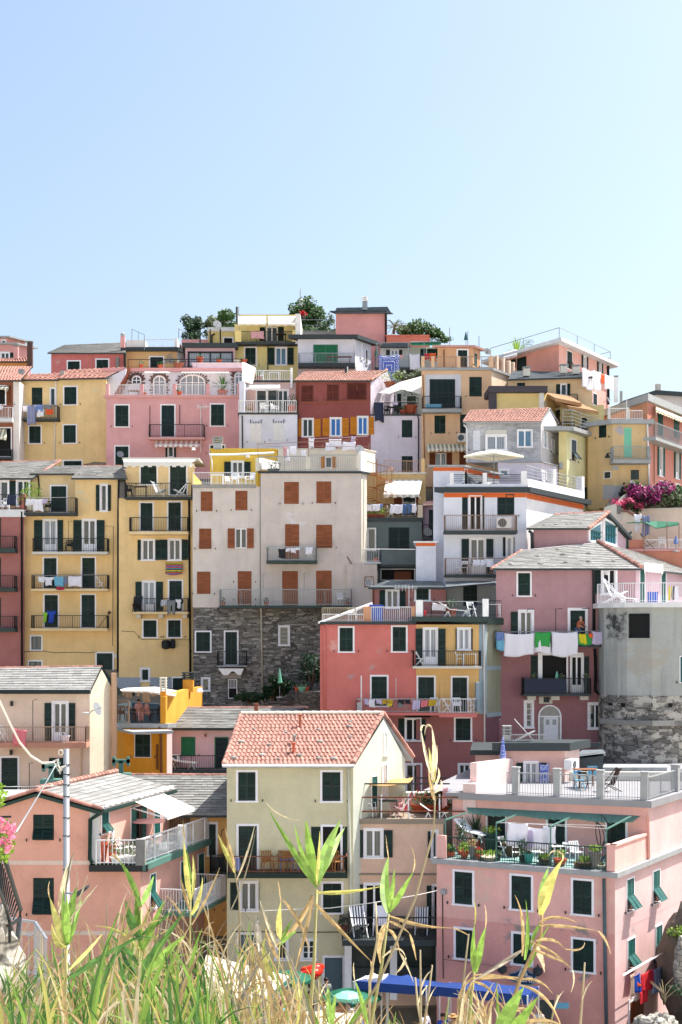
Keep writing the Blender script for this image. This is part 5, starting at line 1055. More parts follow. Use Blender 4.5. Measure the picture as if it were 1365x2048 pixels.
h=House('cream_gable_house','cream gable wall with a tiled verge tucked behind the pink dormer house','house',(350,1700,100));h.tier([(150,100),(560,100)],1660,1990,'p_creamg' if PL('p_creamg','ddd2bf')else 0,back=5);h.gable(0,[(345,1548)]);ridge(h.root,W(345,1545,99.9),W(558,1662,99.9),'terracotta',.09);ridge(h.root,W(130,1552,99.9),W(345,1545,99.9),'terracotta',.09)
mb=MB();A=[W(345,1548,100),W(558,1662,100)];mb.face(A[0],A[1],A[1]+V3((0,5,0)),A[0]+V3((0,5,0)));mb.face(A[0],A[0]+V3((0,5,0)),W(130,1556,100)+V3((0,5,0)),W(130,1556,100));mb.build('roof','terracotta',h.root);h.done()
h=House('cream_terrace_house','tall cream wall with a green canopied terrace at the right edge','house',(760,2100,99));PL('p_crR','d8ccbb',grime=.12);PL('p_corR','cd8a72')
h.tier([(495,101),(1060,100),(1400,99)],1545,2200,'p_crR',back=3);h.slab(over=.1,th=.12,mat='limewash')
h.tier([(372,96.5),(560,96.5),(1400,96)],2065,2500,'p_corR',back=2.2,deck='deck_grey');h.slab(over=.12,th=.15,mat='pink_slab');z2=h.zf;k=h.tiers[1]['k0'];h.tier([(372,96.8),(560,96.8)],1915,2062,'p_corR',back=1.5)
h.rail(572,1365,i=k+1,off=-.1,yt=1915,z=z2,mat='rail_white');mb=MB();q=[W(340,1700,97.5),W(570,1690,96.4),W(1015,1722,96.2),W(1000,1690,98.8),W(560,1672,99)];mb.face(q[0],q[1],q[4]);mb.face(q[1],q[1].lerp(q[2],.35)-V3((0,0,.35)),q[4].lerp(q[3],.4),q[4]);mb.face(q[1].lerp(q[2],.35)-V3((0,0,.35)),q[2],q[3],q[4].lerp(q[3],.4))
o=mb.build('canopy','awning_green',h.root);o.modifiers.new('t','SOLIDIFY').thickness=.04;mb=MB()
for x in (568,860,1015):mb.bar(W(x,1700,96.4),W(x,2065,96.4),.03)
mb.build('canopy_posts','rail_rust',h.root)
h.zf=z2;F_(h,'deck',610,-.9,'wood','wooden folding deck chair on the green-canopied terrace',i=k+1,rz=1.5,m2='wood',z=z2);F_(h,'chair',800,-.8,'plastic_white','white plastic chair on the green-canopied terrace',i=k+1,z=z2);umbrella(W(975,2075,95.9),1.1,.5,'closed light blue parasol on the green-canopied terrace','cloth_blue',True)
cloth3(h.segs[k+1]['fr'],-.6,-.1,z2+1.2,z2+2.4,-.6,'cloth_white','white shirt hanging under the green canopy','shirt','shirt');cloth3(h.segs[k+1]['fr'],-.05,.45,z2+.9,z2+2.3,-.55,'towel_stripe','dark striped dress hanging under the green canopy','dress');h.done()
# ================================================================== crop E: left yellow fronts
crop(0,900,3.4125)
h=House('brick_red_house','dull red house front with balcony ends cut off by the left frame edge','house',(100,1500,99.3))
PL('p_redL','a46b66',grime=.15);PL('p_shL','a9876e');h.tier([(-60,99.3),(166,99.3)],428,1640,'p_redL',back=6,deck='deck_grey');h.slab(over=.12,th=.5,mat='slab_white',dz=-.3);z2=h.segs[0]['z1']+.2
for y0,y1,yr in ((672,700,588),(945,965,858),(1218,1242,1135)):h.balc(-60,103,y0,yr,y1,d=.9,slab='slab_teal',rail='dark_metal')
h.ws('c',[(-40,462,8,660),(-40,735,8,930),(-40,1008,8,1205)],tr=0);h.pipe([(150,420),(151,1480)],mat='dark_metal',r=.07)
kt=h.tier([(-60,101),(215,101)],200,428,'p_shL',back=4);h.w('g',5,215,56,380,i=kt,pane='curtain_dim');h.w('c',65,210,115,380,i=kt,tr=0);h.w('g',120,212,200,380,i=kt);h.w('c',203,205,214,380,i=kt,tr=0)
rf,rp=h.front_roof(kt,(-60,200),(222,186),(415,72),(-60,86),kind='slate',slope=.4,row=.3,cw=.5)
ridge(h.root,rp[3],rp[2],r=.1);ridge(h.root,rp[1].lerp(rp[2],.35),rp[2],r=.1)
h.rail(-60,168,off=-.03,yt=305,z=z2,mat='dark_metal');h.box('parapet_end','p_redL',150,300,172,400,n0=-.8,n1=.04)
h.zf=z2;F_(h,'chair',40,-.5,'plastic_white','white plastic chair on the terrace at the left frame edge');p,fr=place(h,213,off=-.2);pot(p,.4,.4,'limewash','round lime-green shrub in a pot above the red house front',plant='leaf_lime',ph=1.5,pr=.75,n=420)
p,fr=place(h,165,off=-.25);pot(p,.3,.3,'clay','low flowering pot beside the lime-green shrub',plant='leaf_lime',ph=.7,pr=.5,n=120,fl='blossom_pink')
cloth(h,52,305,112,372,'cloth_navy','dark blue patterned towel on the terrace at the left frame edge',off=.1);h.done()
for k,(x,y)in enumerate([(20,178),(90,175),(175,172)]):stone_thing(on_roof(rp,x,y),.22,['first stone on the slate roof by the left frame edge','second stone on the slate roof at the left edge','stone on the slate roof closest to the lime-green shrub'][k])
h=House('tall_yellow_house','tall yellow house with four stacked balconies of dark green doors','house',(490,1500,100))
PL('p_yelE','e6c48c',grime=.2,patch=[(tuple(W(560,300,100)),2.6,'d8c39a',.6),(tuple(W(720,560,100)),1.6,'d8c8a0',.62)]);PL('p_yelE2','e0c697',grime=.15)
h.tier([(168,100),(515,100)],432,1660,'p_yelE',deck='deck_grey');kr=h.tier([(515,100),(813,100)],200,1660,'p_yelE');kt=h.tier([(215,101.6),(515,101.6)],165,440,'p_yelE2',back=5)
rf1,rp1=h.front_roof(kt,(205,165),(528,158),(560,108),(300,112),kind='slate',slope=.3,row=.3,cw=.5);rf2,rp2=h.front_roof(kr,(487,194),(872,190),(835,108),(560,112),kind='slate',slope=.38,row=.3,cw=.5,over=.3)
ridge(h.root,rp2[3],rp2[2],r=.09)
h.w('c',352,247,454,424,i=kt);h.w('o',692,240,728,415,i=kr,lw=(1.3,1.15),pane='glass',nm='window');h.balc(165,520,427,326,445,d=.9);line(h,178,328,480,322);zt=h.zf
h.w('o',303,480,384,694,i=0,lw=(1.4,.95),pane='curtain');h.w('o',570,480,652,692,i=kr,lw=(1.35,1.3),pane='glass',nm='door');
def sbalc(h,x0,x1,yf,yr,yb,**k):return h.balc(x0,x1,yf,yr,yb,**k)
sbalc(h,220,736,694,604,712,slab='limewash');F_(h,'chair',473,.4,'cloth_black','black plastic chair on the highest of the wide yellow balconies');zq=h.zf
h.ws('c',[(302,738,388,944)]);h.w('c',563,736,649,944,i=kr);sbalc(h,212,737,947,853,963,slab='p_yelE2');line(h,216,858,730,850)
for a in [(262,864,305,902,'cloth_white','small white cloth at the start of the tall yellow house washing'),(300,866,370,926,'cloth_white','white shirt on the tall yellow house balcony line','shirt'),(373,862,437,930,'cloth_sky','turquoise towel on the tall yellow house balcony'),(438,862,460,918,'cloth_greyblue','narrow grey cloth beside the turquoise towel'),(468,860,560,932,'cloth_white','wide white towel on the tall yellow house balcony line'),(385,935,440,955,'cloth_crimson','dark red cloth hanging low under the turquoise towel')]:cloth(h,*a[:4],a[4],a[5],shape=a[6]if len(a)>6 else 'sheet')
F_(h,'folding',685,.45,'plastic_white','white folding chair at the end of the washing balcony',rz=1.6)
h.ws('c',[(306,990,397,1208)]);h.w('c',559,989,649,1208,i=kr);sbalc(h,210,735,1217,1130,1234,slab='p_yelE2')
cloth(h,294,1106,325,1176,'cloth_lime','lime green shirt on the lowest wide yellow balcony','shirt',shape='shirt');cloth(h,322,1096,382,1180,'cloth_cobalt','cobalt blue and white shirt on the lowest wide yellow balcony','shirt',shape='shirt');mb=MB();fr=h.segs[0]['fr']
a=fr.w(fr.hit(*cv(668,1210),.5)[0],.5,h.zf);b=W(740,1120,99.2);mb.bar(a,b,.015);mb.bar(b,b+V3((.15,0,.18)),.09,.1);mb.build('broom','wood_dark',None,label='broom leaning in the corner of the lowest wide yellow balcony',cat='broom')
h.w('g',216,1272,283,1362,tr=.1,sash='sh_bluegrey');h.w('g',200,1444,284,1500,tr=.1,sash='sh_teal');h.w('c',662,1387,770,1640,i=kr,nm='door')
h.pipe([(812,200),(808,480),(806,1580)],i=kr,mat='dark_metal',r=.07);h.pipe([(262,175),(268,240),(264,330)],i=kt,mat='dark_metal',r=.05);h.box('meter_box','slab_white',777,1392,797,1418,i=kr,n0=0,n1=.1)
h.pipe([(165,1375),(290,1372),(380,1384),(500,1380),(610,1384),(665,1378)],off=.03,r=.018,mat='dark_metal',nm='wall_cable');h.pipe([(705,518),(775,520),(770,1335),(825,1342),(822,1550)],i=kr,off=.03,r=.015,mat='dark_metal',nm='wall_cable');h.pipe([(470,610),(470,486),(490,486)],r=.02,off=.5,mat='dark_metal',nm='iron_rod')
h.done()
for k,(x,y,r_)in enumerate([(308,135,rp1),(415,133,rp1),(548,130,rp1),(545,170,rp2),(668,166,rp2),(785,162,rp2)]):stone_thing(on_roof(r_,x,y),.2,['first dark stone at the start of the tall yellow house slates','second dark stone on the left slate roof of the tall yellow house','dark stone where the two slate roofs of the tall yellow house meet','stone just inside the lower slate roof of the tall yellow house','stone in the middle of the lower slate roof of the tall yellow house','stone on the tall yellow house slates nearest the striped-edge awning'][k],mat='slate_dark')
for a in [(178,332,232,378,'cloth_white','white cloth on the top left yellow balcony nearest the lime shrub'),(228,334,297,418,'cloth_white','large white sheet bunched on the top left yellow balcony'),(293,334,325,365,'cloth_lilac','small pale striped cloth beside the bunched white sheet')]:h.bz=(0,.9,0,0);cloth(h,*a)
h.zf=zt;F_(h,'chair',325,.45,'cloth_black','black chair behind the bunched white sheet')
h=House('narrow_yellow_house','narrow yellow house under a white scalloped awning with balconies on every floor','house',(1060,1500,99))
PL('p_yelF','e6c58d',grime=.2);h.tier([(813,99),(1327,99)],330,1660,'p_yelF',back=6,deck='deck_grey');kt=h.tier([(860,101.2),(1330,101.2)],88,335,'p_yelE2',back=4)
h.w('c',962,103,1071,234,i=kt);h.w('c',1162,100,1272,305,i=kt);h.awning(842,1345,60,84,i=kt,d=2.0,mat='awning_white',val=.3,x0b=845,x1b=1315);h.box('roof_slab','limewash',835,52,1360,66,i=kt,n0=-4,n1=.4)
h.balc(848,1313,318,226,332,d=1.1,slab='slab_dark');F_(h,'deck',1085,.55,'plastic_white','blue and white striped deck chair on the narrow yellow house top balcony',rz=1.3,m2='deck_stripe');F_(h,'deck',1240,.55,'plastic_white','white-framed deck chair facing the striped one on the top balcony',rz=-1.3,m2='plastic_white');F_(h,'table',960,.5,'cloth_black','dark covered table on the narrow yellow house top balcony')
F_(h,'chair',880,.5,'cloth_black','dark chair in the corner of the narrow yellow house top balcony')
h.ws('c',[(961,362,1043,552),(1151,358,1236,552)]);h.balc(880,1285,556,460,576,slab='p_yelE2');h.w('o',974,615,1051,750,lw=(.55,1.0),pane='curtain_dim',nm='window');h.w('o',1156,613,1232,750,lw=(1.35,1.15),pane='glass',nm='window')
cloth(h,1132,764,1248,850,'rainbow','rainbow striped blanket hanging under the narrow yellow house window','blanket',off=.2)
h.w('o',980,900,1056,1100,lw=(1.1,1.25),pane='curtain');h.w('c',1157,893,1243,1100);h.balc(910,1287,1105,1014,1120,slab='p_yelE2',d=1.0)
for x in (945,1098,1262):h.box('corbel','limewash',x-16,1121,x+16,1146,n0=0,n1=.75)
cloth(h,1142,1022,1200,1122,'cloth_grey','grey trousers hanging from the narrow yellow house balcony','trousers',shape='trousers');cloth(h,1202,1018,1240,1080,'cloth_white','white shirt beside the grey trousers','shirt',shape='shirt');cloth(h,1236,1016,1252,1050,'cloth_black','small black cloth at the balcony corner beside the white shirt');F_(h,'deck',940,.5,'dark_metal','dark folded deck chair behind the railing near the curtained door');F_(h,'table',1025,.5,'slab_grey','small grey table before the curtained door',sc_=.8);cloth(h,1100,1022,1150,1065,'cloth_white','pale cloth draped on the balcony left of the grey trousers',off=.6)
h.ws('c',[(981,1163,1070,1277),(1149,1162,1234,1277)]);h.w('g',966,1494,1018,1575,tr=.1);h.w('c',1181,1557,1258,1640);PL('p_plE','9aa0ab');h.box('plinth','p_plE',800,1552,960,1640,n0=.01,n1=.05);h.box('plinth','p_plE',1024,1552,1174,1640,n0=.01,n1=.05)
h.pipe([(1292,330),(1300,1560)],mat='dark_metal',r=.07);h.pipe([(830,1235),(920,1240),(965,1292),(1290,1296)],off=.03,r=.015,mat='dark_metal',nm='wall_cable')
fr=h.segs[0]['fr'];mb=MB();u,z=fr.hit(*cv(1135,1325),.35);mb.lathe(fr.w(u,.35,z-.35),[(.12,0),(.3,.1),(.32,.5),(.2,.62)],9);u,z=fr.hit(*cv(1181,1320),.3);mb.lathe(fr.w(u,.3,z-.35),[(.1,0),(.18,.1),(.18,.5),(.1,.65)],8);mb.build('hanging_bags','cloth_black',None,label='two black bags hung from the line under the lowest windows',cat='bags');h.done()
# ================================================================== crop F: long pale house with stone base
crop(370,880,3.4125)
h=House('yellow_roof_room','bright yellow rooftop room with a railed terrace of white chairs','house',(340,300,101.5));PL('p_yelG','dcb94e',grime=.1);PL('p_whP','d7d0c2')
k=h.tier([(172,103),(500,103)],108,420,'p_yelG',back=5);h.tier([(180,104.5),(632,104.5)],68,420,'p_yelG',back=4);h.slab(over=.1,th=.1,mat='p_yelG')
h.w('o',325,150,396,245,lw=(1.25,1.2),nm='window');h.pipe([(170,102),(330,100),(610,88)],r=.08,mat='white',off=.4);h.pipe([(176,105),(186,150),(188,210)],r=.05,mat='white',off=.3)
h.w('g',60,60,61,61);h.segs[0]['holes'].pop();h.box('wall_lamp','white',416,98,440,120,n0=0,n1=.2);chimney(h.root,W(225,62,104.2),.6,.4,'slab_grey',3);h.done()
h=House('pale_long_house','long pale grey-beige house with rust-brown shutters standing on a dark stone base','house',(500,1800,97))
PL('p_bei','cfc5bc',grime=.22);PL('p_bei2','cbbfb6',grime=.25,patch=[(tuple(W(740,565,97)),2.0,'d9d8de',.56)]);PL('p_beiS','dcd2c2');M['m_dark']=masonry('dark_masonry','66645f','85827c','4a4845','9a9791',.62)
k0=h.tier([(54,97),(524,97)],318,1142,'p_bei',back=7,deck='deck_grey');zl=h.zf;k1=h.tier([(520,96.8),(1205,96.8),(1243,None)],228,1142,['p_bei2','p_beiS'],back=8,deck='deck_grey')
h.slab(over=.12,th=.14,mat='slab_dark');zr=h.zf
k2=h.tier([(57,97.1),(945,97.1)],1142,1900,'m_dark',back=8)
h.ws('c',[(109,351,190,486),(345,346,428,480)],i=k0,tr=0,c='sh_brown');h.w('a',98,604,182,743,i=k0,tr=0,c='sh_brown',tilt=24);h.w('o',345,605,422,738,i=k0,tr=.02,c='sh_brown',lw=(1.25,1.2),nm='window');h.w('c',83,898,176,1051,i=k0,tr=0,c='sh_brown');h.w('c',361,895,456,970,i=k0,tr=0,c='sh_brown',slats=7);h.w('a',361,970,456,1090,i=k0,tr=0,c='sh_brown',tilt=20)
h.ws('c',[(678,286,779,436),(898,282,1000,432)],i=k1,tr=0,c='sh_brown');h.w('c',684,574,781,815,i=k1,tr=0,c='sh_brown',slats=18);h.w('a',897,578,1006,736,i=k1,tr=0,c='sh_brown',tilt=26);h.w('c',665,894,773,1132,i=k1,tr=0,c='sh_brown',slats=18);h.w('c',896,891,1003,1132,i=k1,tr=0,c='sh_brown',slats=18);h.w('c',362,1090,456,1132,i=k0,tr=0,c='sh_brown',slats=4)
h.balc(557,902,822,728,842,i=k1,d=1.0,slab='slab_teal',rail='grey_metal');line(h,560,734,895,730,i=k1)
for a in [(640,742,686,806,'cloth_black','black towel on the small middle balcony of the pale long house'),(690,738,718,762,'cloth_white','small white cloth next to the black towel'),(722,736,758,770,'cloth_white','white cloth in the middle of the small balcony line'),(757,734,788,752,'cloth_white','narrow white cloth before the white folding rack'),(826,730,872,780,'cloth_white','white cloth over the folding rack on the small balcony')]:cloth(h,*a,i=k1)
F_(h,'folding',848,.5,'plastic_white','white folding rack chair on the small middle balcony',i=k1,rz=1.2)
h.balc(235,1141,1130,1020,1147,i=k1,d=1.1,slab='slab_teal',rail='grey_metal');F_(h,'chair',1072,.55,'plastic_white','white plastic armchair at the end of the long balcony',i=k1,rz=.5)
for x,lb in ((262,'small clay pot at the start of the long balcony'),(556,'low dark pot in the middle of the long balcony'),(1108,'small clay pot beside the white armchair on the long balcony')):P_(h,x,.6,lb,r=.16,hh=.25,i=k1,n=24)
h.pipe([(535,235),(522,250),(520,1130)],i=k0,mat='grey_metal',r=.07,off=.12);h.pipe([(522,1150),(532,1800)],i=k2,mat='limewash',r=.06);h.pipe([(1222,240),(1215,1130)],i=k1,mat='rail_white',r=.03,off=.03)
for x,y in ((1130,825),):h.pipe([(1108,795),(1145,858)],i=k1,off=.04,r=.03,mat='copper_pipe',nm='wall_bracket')
h.pipe([(815,1015),(815,910),(835,903)],i=k1,off=.4,r=.02,mat='grey_metal',nm='iron_rod');h.pipe([(535,1010),(535,915),(550,908)],i=k1,off=.4,r=.02,mat='grey_metal',nm='iron_rod')
h.box('side_strip','p_beiS',1209,890,1316,1140,i=k1,n0=-6,n1=-.4)
# stone base
h.w('c',78,1311,173,1443,i=k2);h.w('c',277,1310,357,1533,i=k2);h.w('g',650,1277,706,1397,i=k2,tr=.12,sash='limewash',bars=3);h.w('g',120,1628,165,1710,i=k2,tr=.1);h.w('d',295,1632,358,1765,i=k2,tr=0,pane='int_dark')
fr=h.segs[k2]['fr'];u0,u1,z0,z1=h.rect(k2,297,1634,356,1692);mb=MB()
for q in range(6):u=u0+(u1-u0)*(q+.5)/6;mb.box(fr,u-.02,u+.02,-.05,-.02,z0,z1)
mb.box(fr,u0,u1,-.05,-.02,z0-.03,z0+.03);mb.build('gate_grille','slab_white',h.root)
h.balc(218,424,1540,1443,1548,i=k2,d=.8,slab='slab_grey',rail='dark_metal')
mb=MB();u0,z0=fr.hit(*cv(228,1542),.7);u1,_=fr.hit(*cv(403,1542),.7);P=[(0,0),(.2,-.42),(.38,-.42),(.5,-.18),(.62,-.18),(.78,-.42),(.88,-.42),(1,0)]
for (a,za),(b,zb)in zip(P,P[1:]):mb.hexa([fr.w(u0+(u1-u0)*u,n,z0-.17+z*1.0)for u,z in ((a,za),(b,zb))for n in (.02,.7)for z in ((z),(0.0))]if False else [fr.w(u0+(u1-u0)*u,n,z0-.17+zz)for u,zl_ in ((a,za),(b,zb))for n in (.02,.7)for zz in (zl_-.02,0)])
mb.build('corbel','white',h.root);h.box('stone_lintel','stone_grey',262,1590,385,1628,i=k2,n0=0,n1=.1)
stonewall(h,k2,CZ+(HY-cv(0,1830)[1])/F*97.1,h.segs[k2]['z1']-.05,nind=290,sz=(.34,.13),dep=.035,dens=.55)
# roof terrace of the right part
h.zf=zr;h.box('parapet_post','p_whP',483,122,510,210,i=k1,n0=-.3,n1=-.05);h.box('parapet_post','p_whP',826,118,858,198,i=k1,n0=-.3,n1=-.05);h.box('parapet_post','p_whP',1172,105,1205,198,i=k1,n0=-.3,n1=-.05)
h.rail(510,826,i=k1,off=-.2,yt=112,z=zr,mat='grey_metal');h.rail(858,1172,i=k1,off=-.2,yt=102,z=zr,mat='grey_metal');mb=MB();f1=h.segs[k1+1]['fr'];mb.box(f1,0,f1.L,-.2,.0,zr,zr+1.35);mb.build('parapet','white',h.root)
A=[W(510,122,96.7),W(510,200,96.7),W(632,200,103),W(632,152,103)];mb=MB();mb.face(*A);mb.face(*[v+V3((.15,.0,0))for v in A][::-1]);mb.build('side_parapet','white',h.root)
kp=h.tier([(636,103),(1215,103),(1300,None)],65,228,'p_whP',back=4);h.w('o',960,115,1004,190,i=kp,tr=.02,c='sh_orange',lw=(1.25,1.15),nm='window')
h.slab(over=.05,th=.08,mat='limewash');zt=h.zf
mb=MB()
for (x,y0,y1)in ((500,100,-40),(845,110,-20),(940,55,30),(1258,70,-10)):mb.bar(W(x,y0,100),W(x,y1 if y1>0 else 20,100),.025)
mb.bar(W(500,28,100),W(1180,-3,100),.02);mb.bar(W(560,42,101),W(1260,45,101),.012);mb.build('clothes_frame','rail_rust',h.root)
for a in [(672,45,700,120,'cloth_rose','pale pink cloth hanging nearest the yellow rooftop room'),(682,60,712,145,'cloth_white','white long cloth just right of the pale pink cloth'),(716,42,762,100,'cloth_white','white towel on the roof line before the window shutters'),(795,68,828,112,'cloth_white','small white square on the roof terrace line')]:cloth(h,*a,i=k1,off=-3)
for a in [(845,-12,882,55,'cloth_white','white towel hanging against the dark red house'),(960,18,1030,75,'cloth_white','wide white sheet with a folded top against the dark red house'),(985,-8,1070,48,'cloth_white','second white sheet overlapping the wide one'),(1075,12,1165,70,'cloth_white','white sheet at the right end of the upper roof line'),(1135,-25,1165,10,'cloth_lilac','pale lilac cloth above the satellite dish')]:cloth(h,*a,i=kp,off=.5)
line(h,840,-8,1250,-25,i=kp,off=.5);dish(h,1193,65,i=kp,off=.6,r=.34)
P_(h,605,-2.2,'dark green hedge trough behind the white side parapet',i=k1,r=.4,hh=.4,mat='dark_metal',plant='leaf_dark',ph=.5,n=120,z=zr)
# left terrace in front of the yellow room
h.box('ledge','stone_grey',50,303,486,326,i=k0,n0=-.4,n1=.12);zl2=CZ+(HY-cv(0,303)[1])/F*97;h.rail(55,480,i=k0,off=-.05,yt=222,z=zl2,mat='rail_white')
h.zf=zl2;F_(h,'table',222,-.8,'plastic_white','white folding table on the terrace of the yellow rooftop room',i=k0);F_(h,'chair',345,-.8,'plastic_white','white high-backed chair next to the green shutter of the yellow rooftop room',i=k0);F_(h,'table',385,-1.1,'plastic_white','second white table on the yellow rooftop room terrace',i=k0,sc_=.8);F_(h,'chair',445,-.8,'plastic_white','white chair at the right end of the yellow rooftop room terrace',i=k0,rz=-.7);F_(h,'chair',300,-1.2,'plastic_white','low white chair between the two white tables',i=k0,rz=.6,sc_=.8)
h.box('side_wall','p_yelG',45,228,60,303,i=k0,n0=-6,n1=-.1);h.done()
# dark garden at the foot of the stone base
h=House('garden_wall','low dark stone garden wall carrying flower pots at the foot of the stone base','wall',(850,1850,93));h.tier([(750,93.5),(930,93.5)],1718,1900,'m_dark',back=2.5,deck='stone_grey');h.zf=h.segs[0]['z1']
P_(h,766,-.4,'first small clay pot on the dark garden wall',r=.16,hh=.3,n=20);P_(h,800,-.4,'pale green trough on the dark garden wall',r=.3,hh=.3,mat='sh_mint',n=20);P_(h,832,-.4,'clay pot at the right end of the dark garden wall',r=.18,hh=.32,n=24);h.done()
for k,(x,y,r,rz,lb,lm)in enumerate([(670,1710,1.0,.9,'dark leafy shrub in the shaded garden next to the white pipe','leaf_dark'),(600,1740,.7,.7,'small dark shrub left of the garden washing','leaf_dark'),(870,1640,1.0,1.3,'tall dark shrub at the wall beside the red house','leaf_dark'),(440,1760,1.0,.5,'low dark shrub at the foot of the gate','leaf_dark')]):bush_flowers(W(x,y+40,94.5),r,rz,lb,lm,lm,500,nm='shrub',s=.16)
umbrella(W(648,1760,94),1.9,.6,'closed pale green parasol in the shaded garden','sh_mint',True)
# ================================================================== crop G: dark recess house and white-orange house
crop(700,880,3.592)
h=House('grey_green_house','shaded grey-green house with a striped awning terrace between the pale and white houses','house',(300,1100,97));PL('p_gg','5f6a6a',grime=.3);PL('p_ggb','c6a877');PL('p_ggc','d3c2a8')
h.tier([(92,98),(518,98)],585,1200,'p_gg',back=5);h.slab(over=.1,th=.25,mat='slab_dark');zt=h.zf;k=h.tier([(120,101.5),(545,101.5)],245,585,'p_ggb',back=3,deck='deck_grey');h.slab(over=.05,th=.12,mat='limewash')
h.w('c',318,400,376,540,i=k,tr=0,c='sh_wood');h.w('d',384,400,470,540,i=k,tr=.05);h.w('c',474,400,492,540,i=k,tr=0,c='sh_wood');h.awning(258,522,285,392,i=k,d=1.6,mat='awning_stripe',val=.2,x0b=243,x1b=498)
h.zf=zt;h.rail(118,525,off=-.02,yt=462,z=zt,mat='dark_metal');h.box('side_post','p_ggc',488,465,524,560,n0=-.4,n1=0)
for a in [(123,462,160,512,'cloth_white','white cloth at the left end of the striped awning terrace'),(160,460,218,508,'cloth_white','white sheet second from the left below the striped awning'),(216,458,236,490,'cloth_blue','narrow blue cloth under the iron stair'),(290,462,332,530,'cloth_white','white towel hanging over the drying rack under the striped awning'),(332,462,380,530,'cloth_white','white towel next to the denim under the striped awning'),(380,460,446,530,'cloth_denim','blue denim trousers below the striped awning'),(444,458,478,522,'cloth_white','white cloth at the right end of the striped awning terrace')]:cloth(h,*a,off=.08,shape='trousers' if 'denim' in a[4]else 'sheet')
for q in range(5):P_(h,133+q*26,-.35,['leafy pot nearest the pale house under the iron stair','second leafy pot under the iron stair','third leafy pot under the iron stair','fourth leafy pot under the iron stair','fifth leafy pot beside the drying rack'][q],r=.15,hh=.25,plant='leaf_lime',ph=.5,n=60,z=zt)
F_(h,'folding',290,-.3,'plastic_white','white drying rack frame under the striped awning',z=zt,rz=1.5)
h.w('c',278,627,428,790,tr=0,c='sh_dark',slats=16);h.w('r',130,635,186,795,lw=.05,tr=.04,tc='rail_white',pane='glass');h.w('c',96,630,125,795,tr=0);h.balc(88,225,878,786,888,d=1.0,slab='slab_white',rail='rail_white');P_(h,190,.5,'small potted plant on the narrow white-railed balcony',r=.2,hh=.3,n=60)
h.box('balcony_wall','p_gg',228,790,475,898,n0=.8,n1=1.0);h.box('balcony_floor','slab_dark',220,895,478,912,n0=0,n1=1.02);line(h,0,782,470,786,off=1.05,r=.02);h.w('d',222,925,470,1010,tr=0,pane='int_dark');h.box('inner_door','sh_wood',320,945,440,1005,n0=-.1,n1=-.05);h.done()
h=House('beige_strip_house','narrow beige wall with a small wooden-framed window beside the dark recess','house',(140,1150,96));h.tier([(-20,96.3),(196,96.3)],892,1320,'p_bei2',back=1.4);h.w('g',112,988,164,1050,tr=.06,tc='wood',pane='curtain');h.done()
# iron spiral stair
mb=MB();c=W(195,460,99.3);top=W(195,235,99.3).z;mb.bar(c,V3((c.x,c.y,top+.9)),.035);n=20
for q in range(n):
 t=q/(n-1);a=t*8.5;z=c.z-.2+(top-c.z+.2)*t;d=V3((math.cos(a),math.sin(a),0));e=V3((-d.y,d.x,0))*.16;p=V3((c.x,c.y,z));mb.hexa([v+V3((0,0,dz))for v in (p-e*.3,p+e*.3,p+d*1.15-e*1.2,p+d*1.15+e*1.2)for dz in (0,.03)]);mb.bar(p+d*1.1,p+d*1.1+V3((0,0,.9)),.015)
 if q:mb.bar(pp,p+d*1.1+V3((0,0,.9)),.022)
 pp=p+d*1.1+V3((0,0,.9))
mb.build('spiral_staircase','iron_orange',None,label='rusty orange spiral staircase between the pale long house and the white house',cat='staircase')
h=House('lilac_house','narrow lilac wall with a dark window beside the white house with orange bands','house',(560,700,98));PL('p_lila','9d8796');h.tier([(525,98.5),(620,98.5)],478,1000,'p_lila',back=3);h.slab(over=.2,th=.15,mat='limewash');h.w('c',568,502,606,700,tr=0,c='sh_dark');h.balc(520,610,700,608,714,d=.7,rail='dark_metal');dish(h,560,662,off=.5,r=.32)
mb=MB();A=[W(515,470,98),W(608,462,98),W(608,435,100),W(540,440,100)];mb.face(*A);mb.face(*[v-V3((0,0,.12))for v in A][::-1]);mb.build('roof','terracotta_old',h.root);h.done()
h=House('white_orange_house','white house with orange bands, two iron balconies and a parasol terrace','house',(900,1150,91))
PL('p_wo','dcdee8',k=.95,grime=.12);PL('p_wo2','e8e6e6',k=.95,grime=.04);k0=h.tier([(675,91),(1270,91),(1677,None)],378,1300,['p_wo','p_wo2'],deck='deck_grey');h.slab(over=.35,th=.32,mat='slab_dark');zt=h.zf  # front white is tinted with its lavender shade, side copy with sunlit white
h.box('orange_band','orange_band',676,380,1269,412,n0=.002,n1=.02);fr=h.segs[k0+1]['fr'];zz=h.segs[0]['z1'];mb=MB();mb.box(fr,0,fr.L,.002,.02,zz-.36,zz-.02);mb.build('orange_band','orange_band',h.root)
kA=h.tier([(600,92.5),(815,92.5),(1075,None)],195,1300,['p_wo','p_wo2'],back=4);h.slab(over=.2,th=.12,mat='slab_grey');h.box('orange_band','orange_band',600,197,814,222,i=kA,n0=.002,n1=.02);fr=h.segs[kA+1]['fr'];zz=h.segs[kA]['z1'];mb=MB();mb.box(fr,0,fr.L,.002,.02,zz-.3,zz-.03);mb.build('orange_band','orange_band',h.root);h.w('c',822,212,842,320,i=kA+1,tr=.04);
kB=h.tier([(475,91.5),(620,91.5)],738,1300,'p_wo',back=4);h.slab(over=.15,th=.08,mat='white');h.box('orange_band','orange_band',476,740,617,762,i=kB,n0=.002,n1=.02)
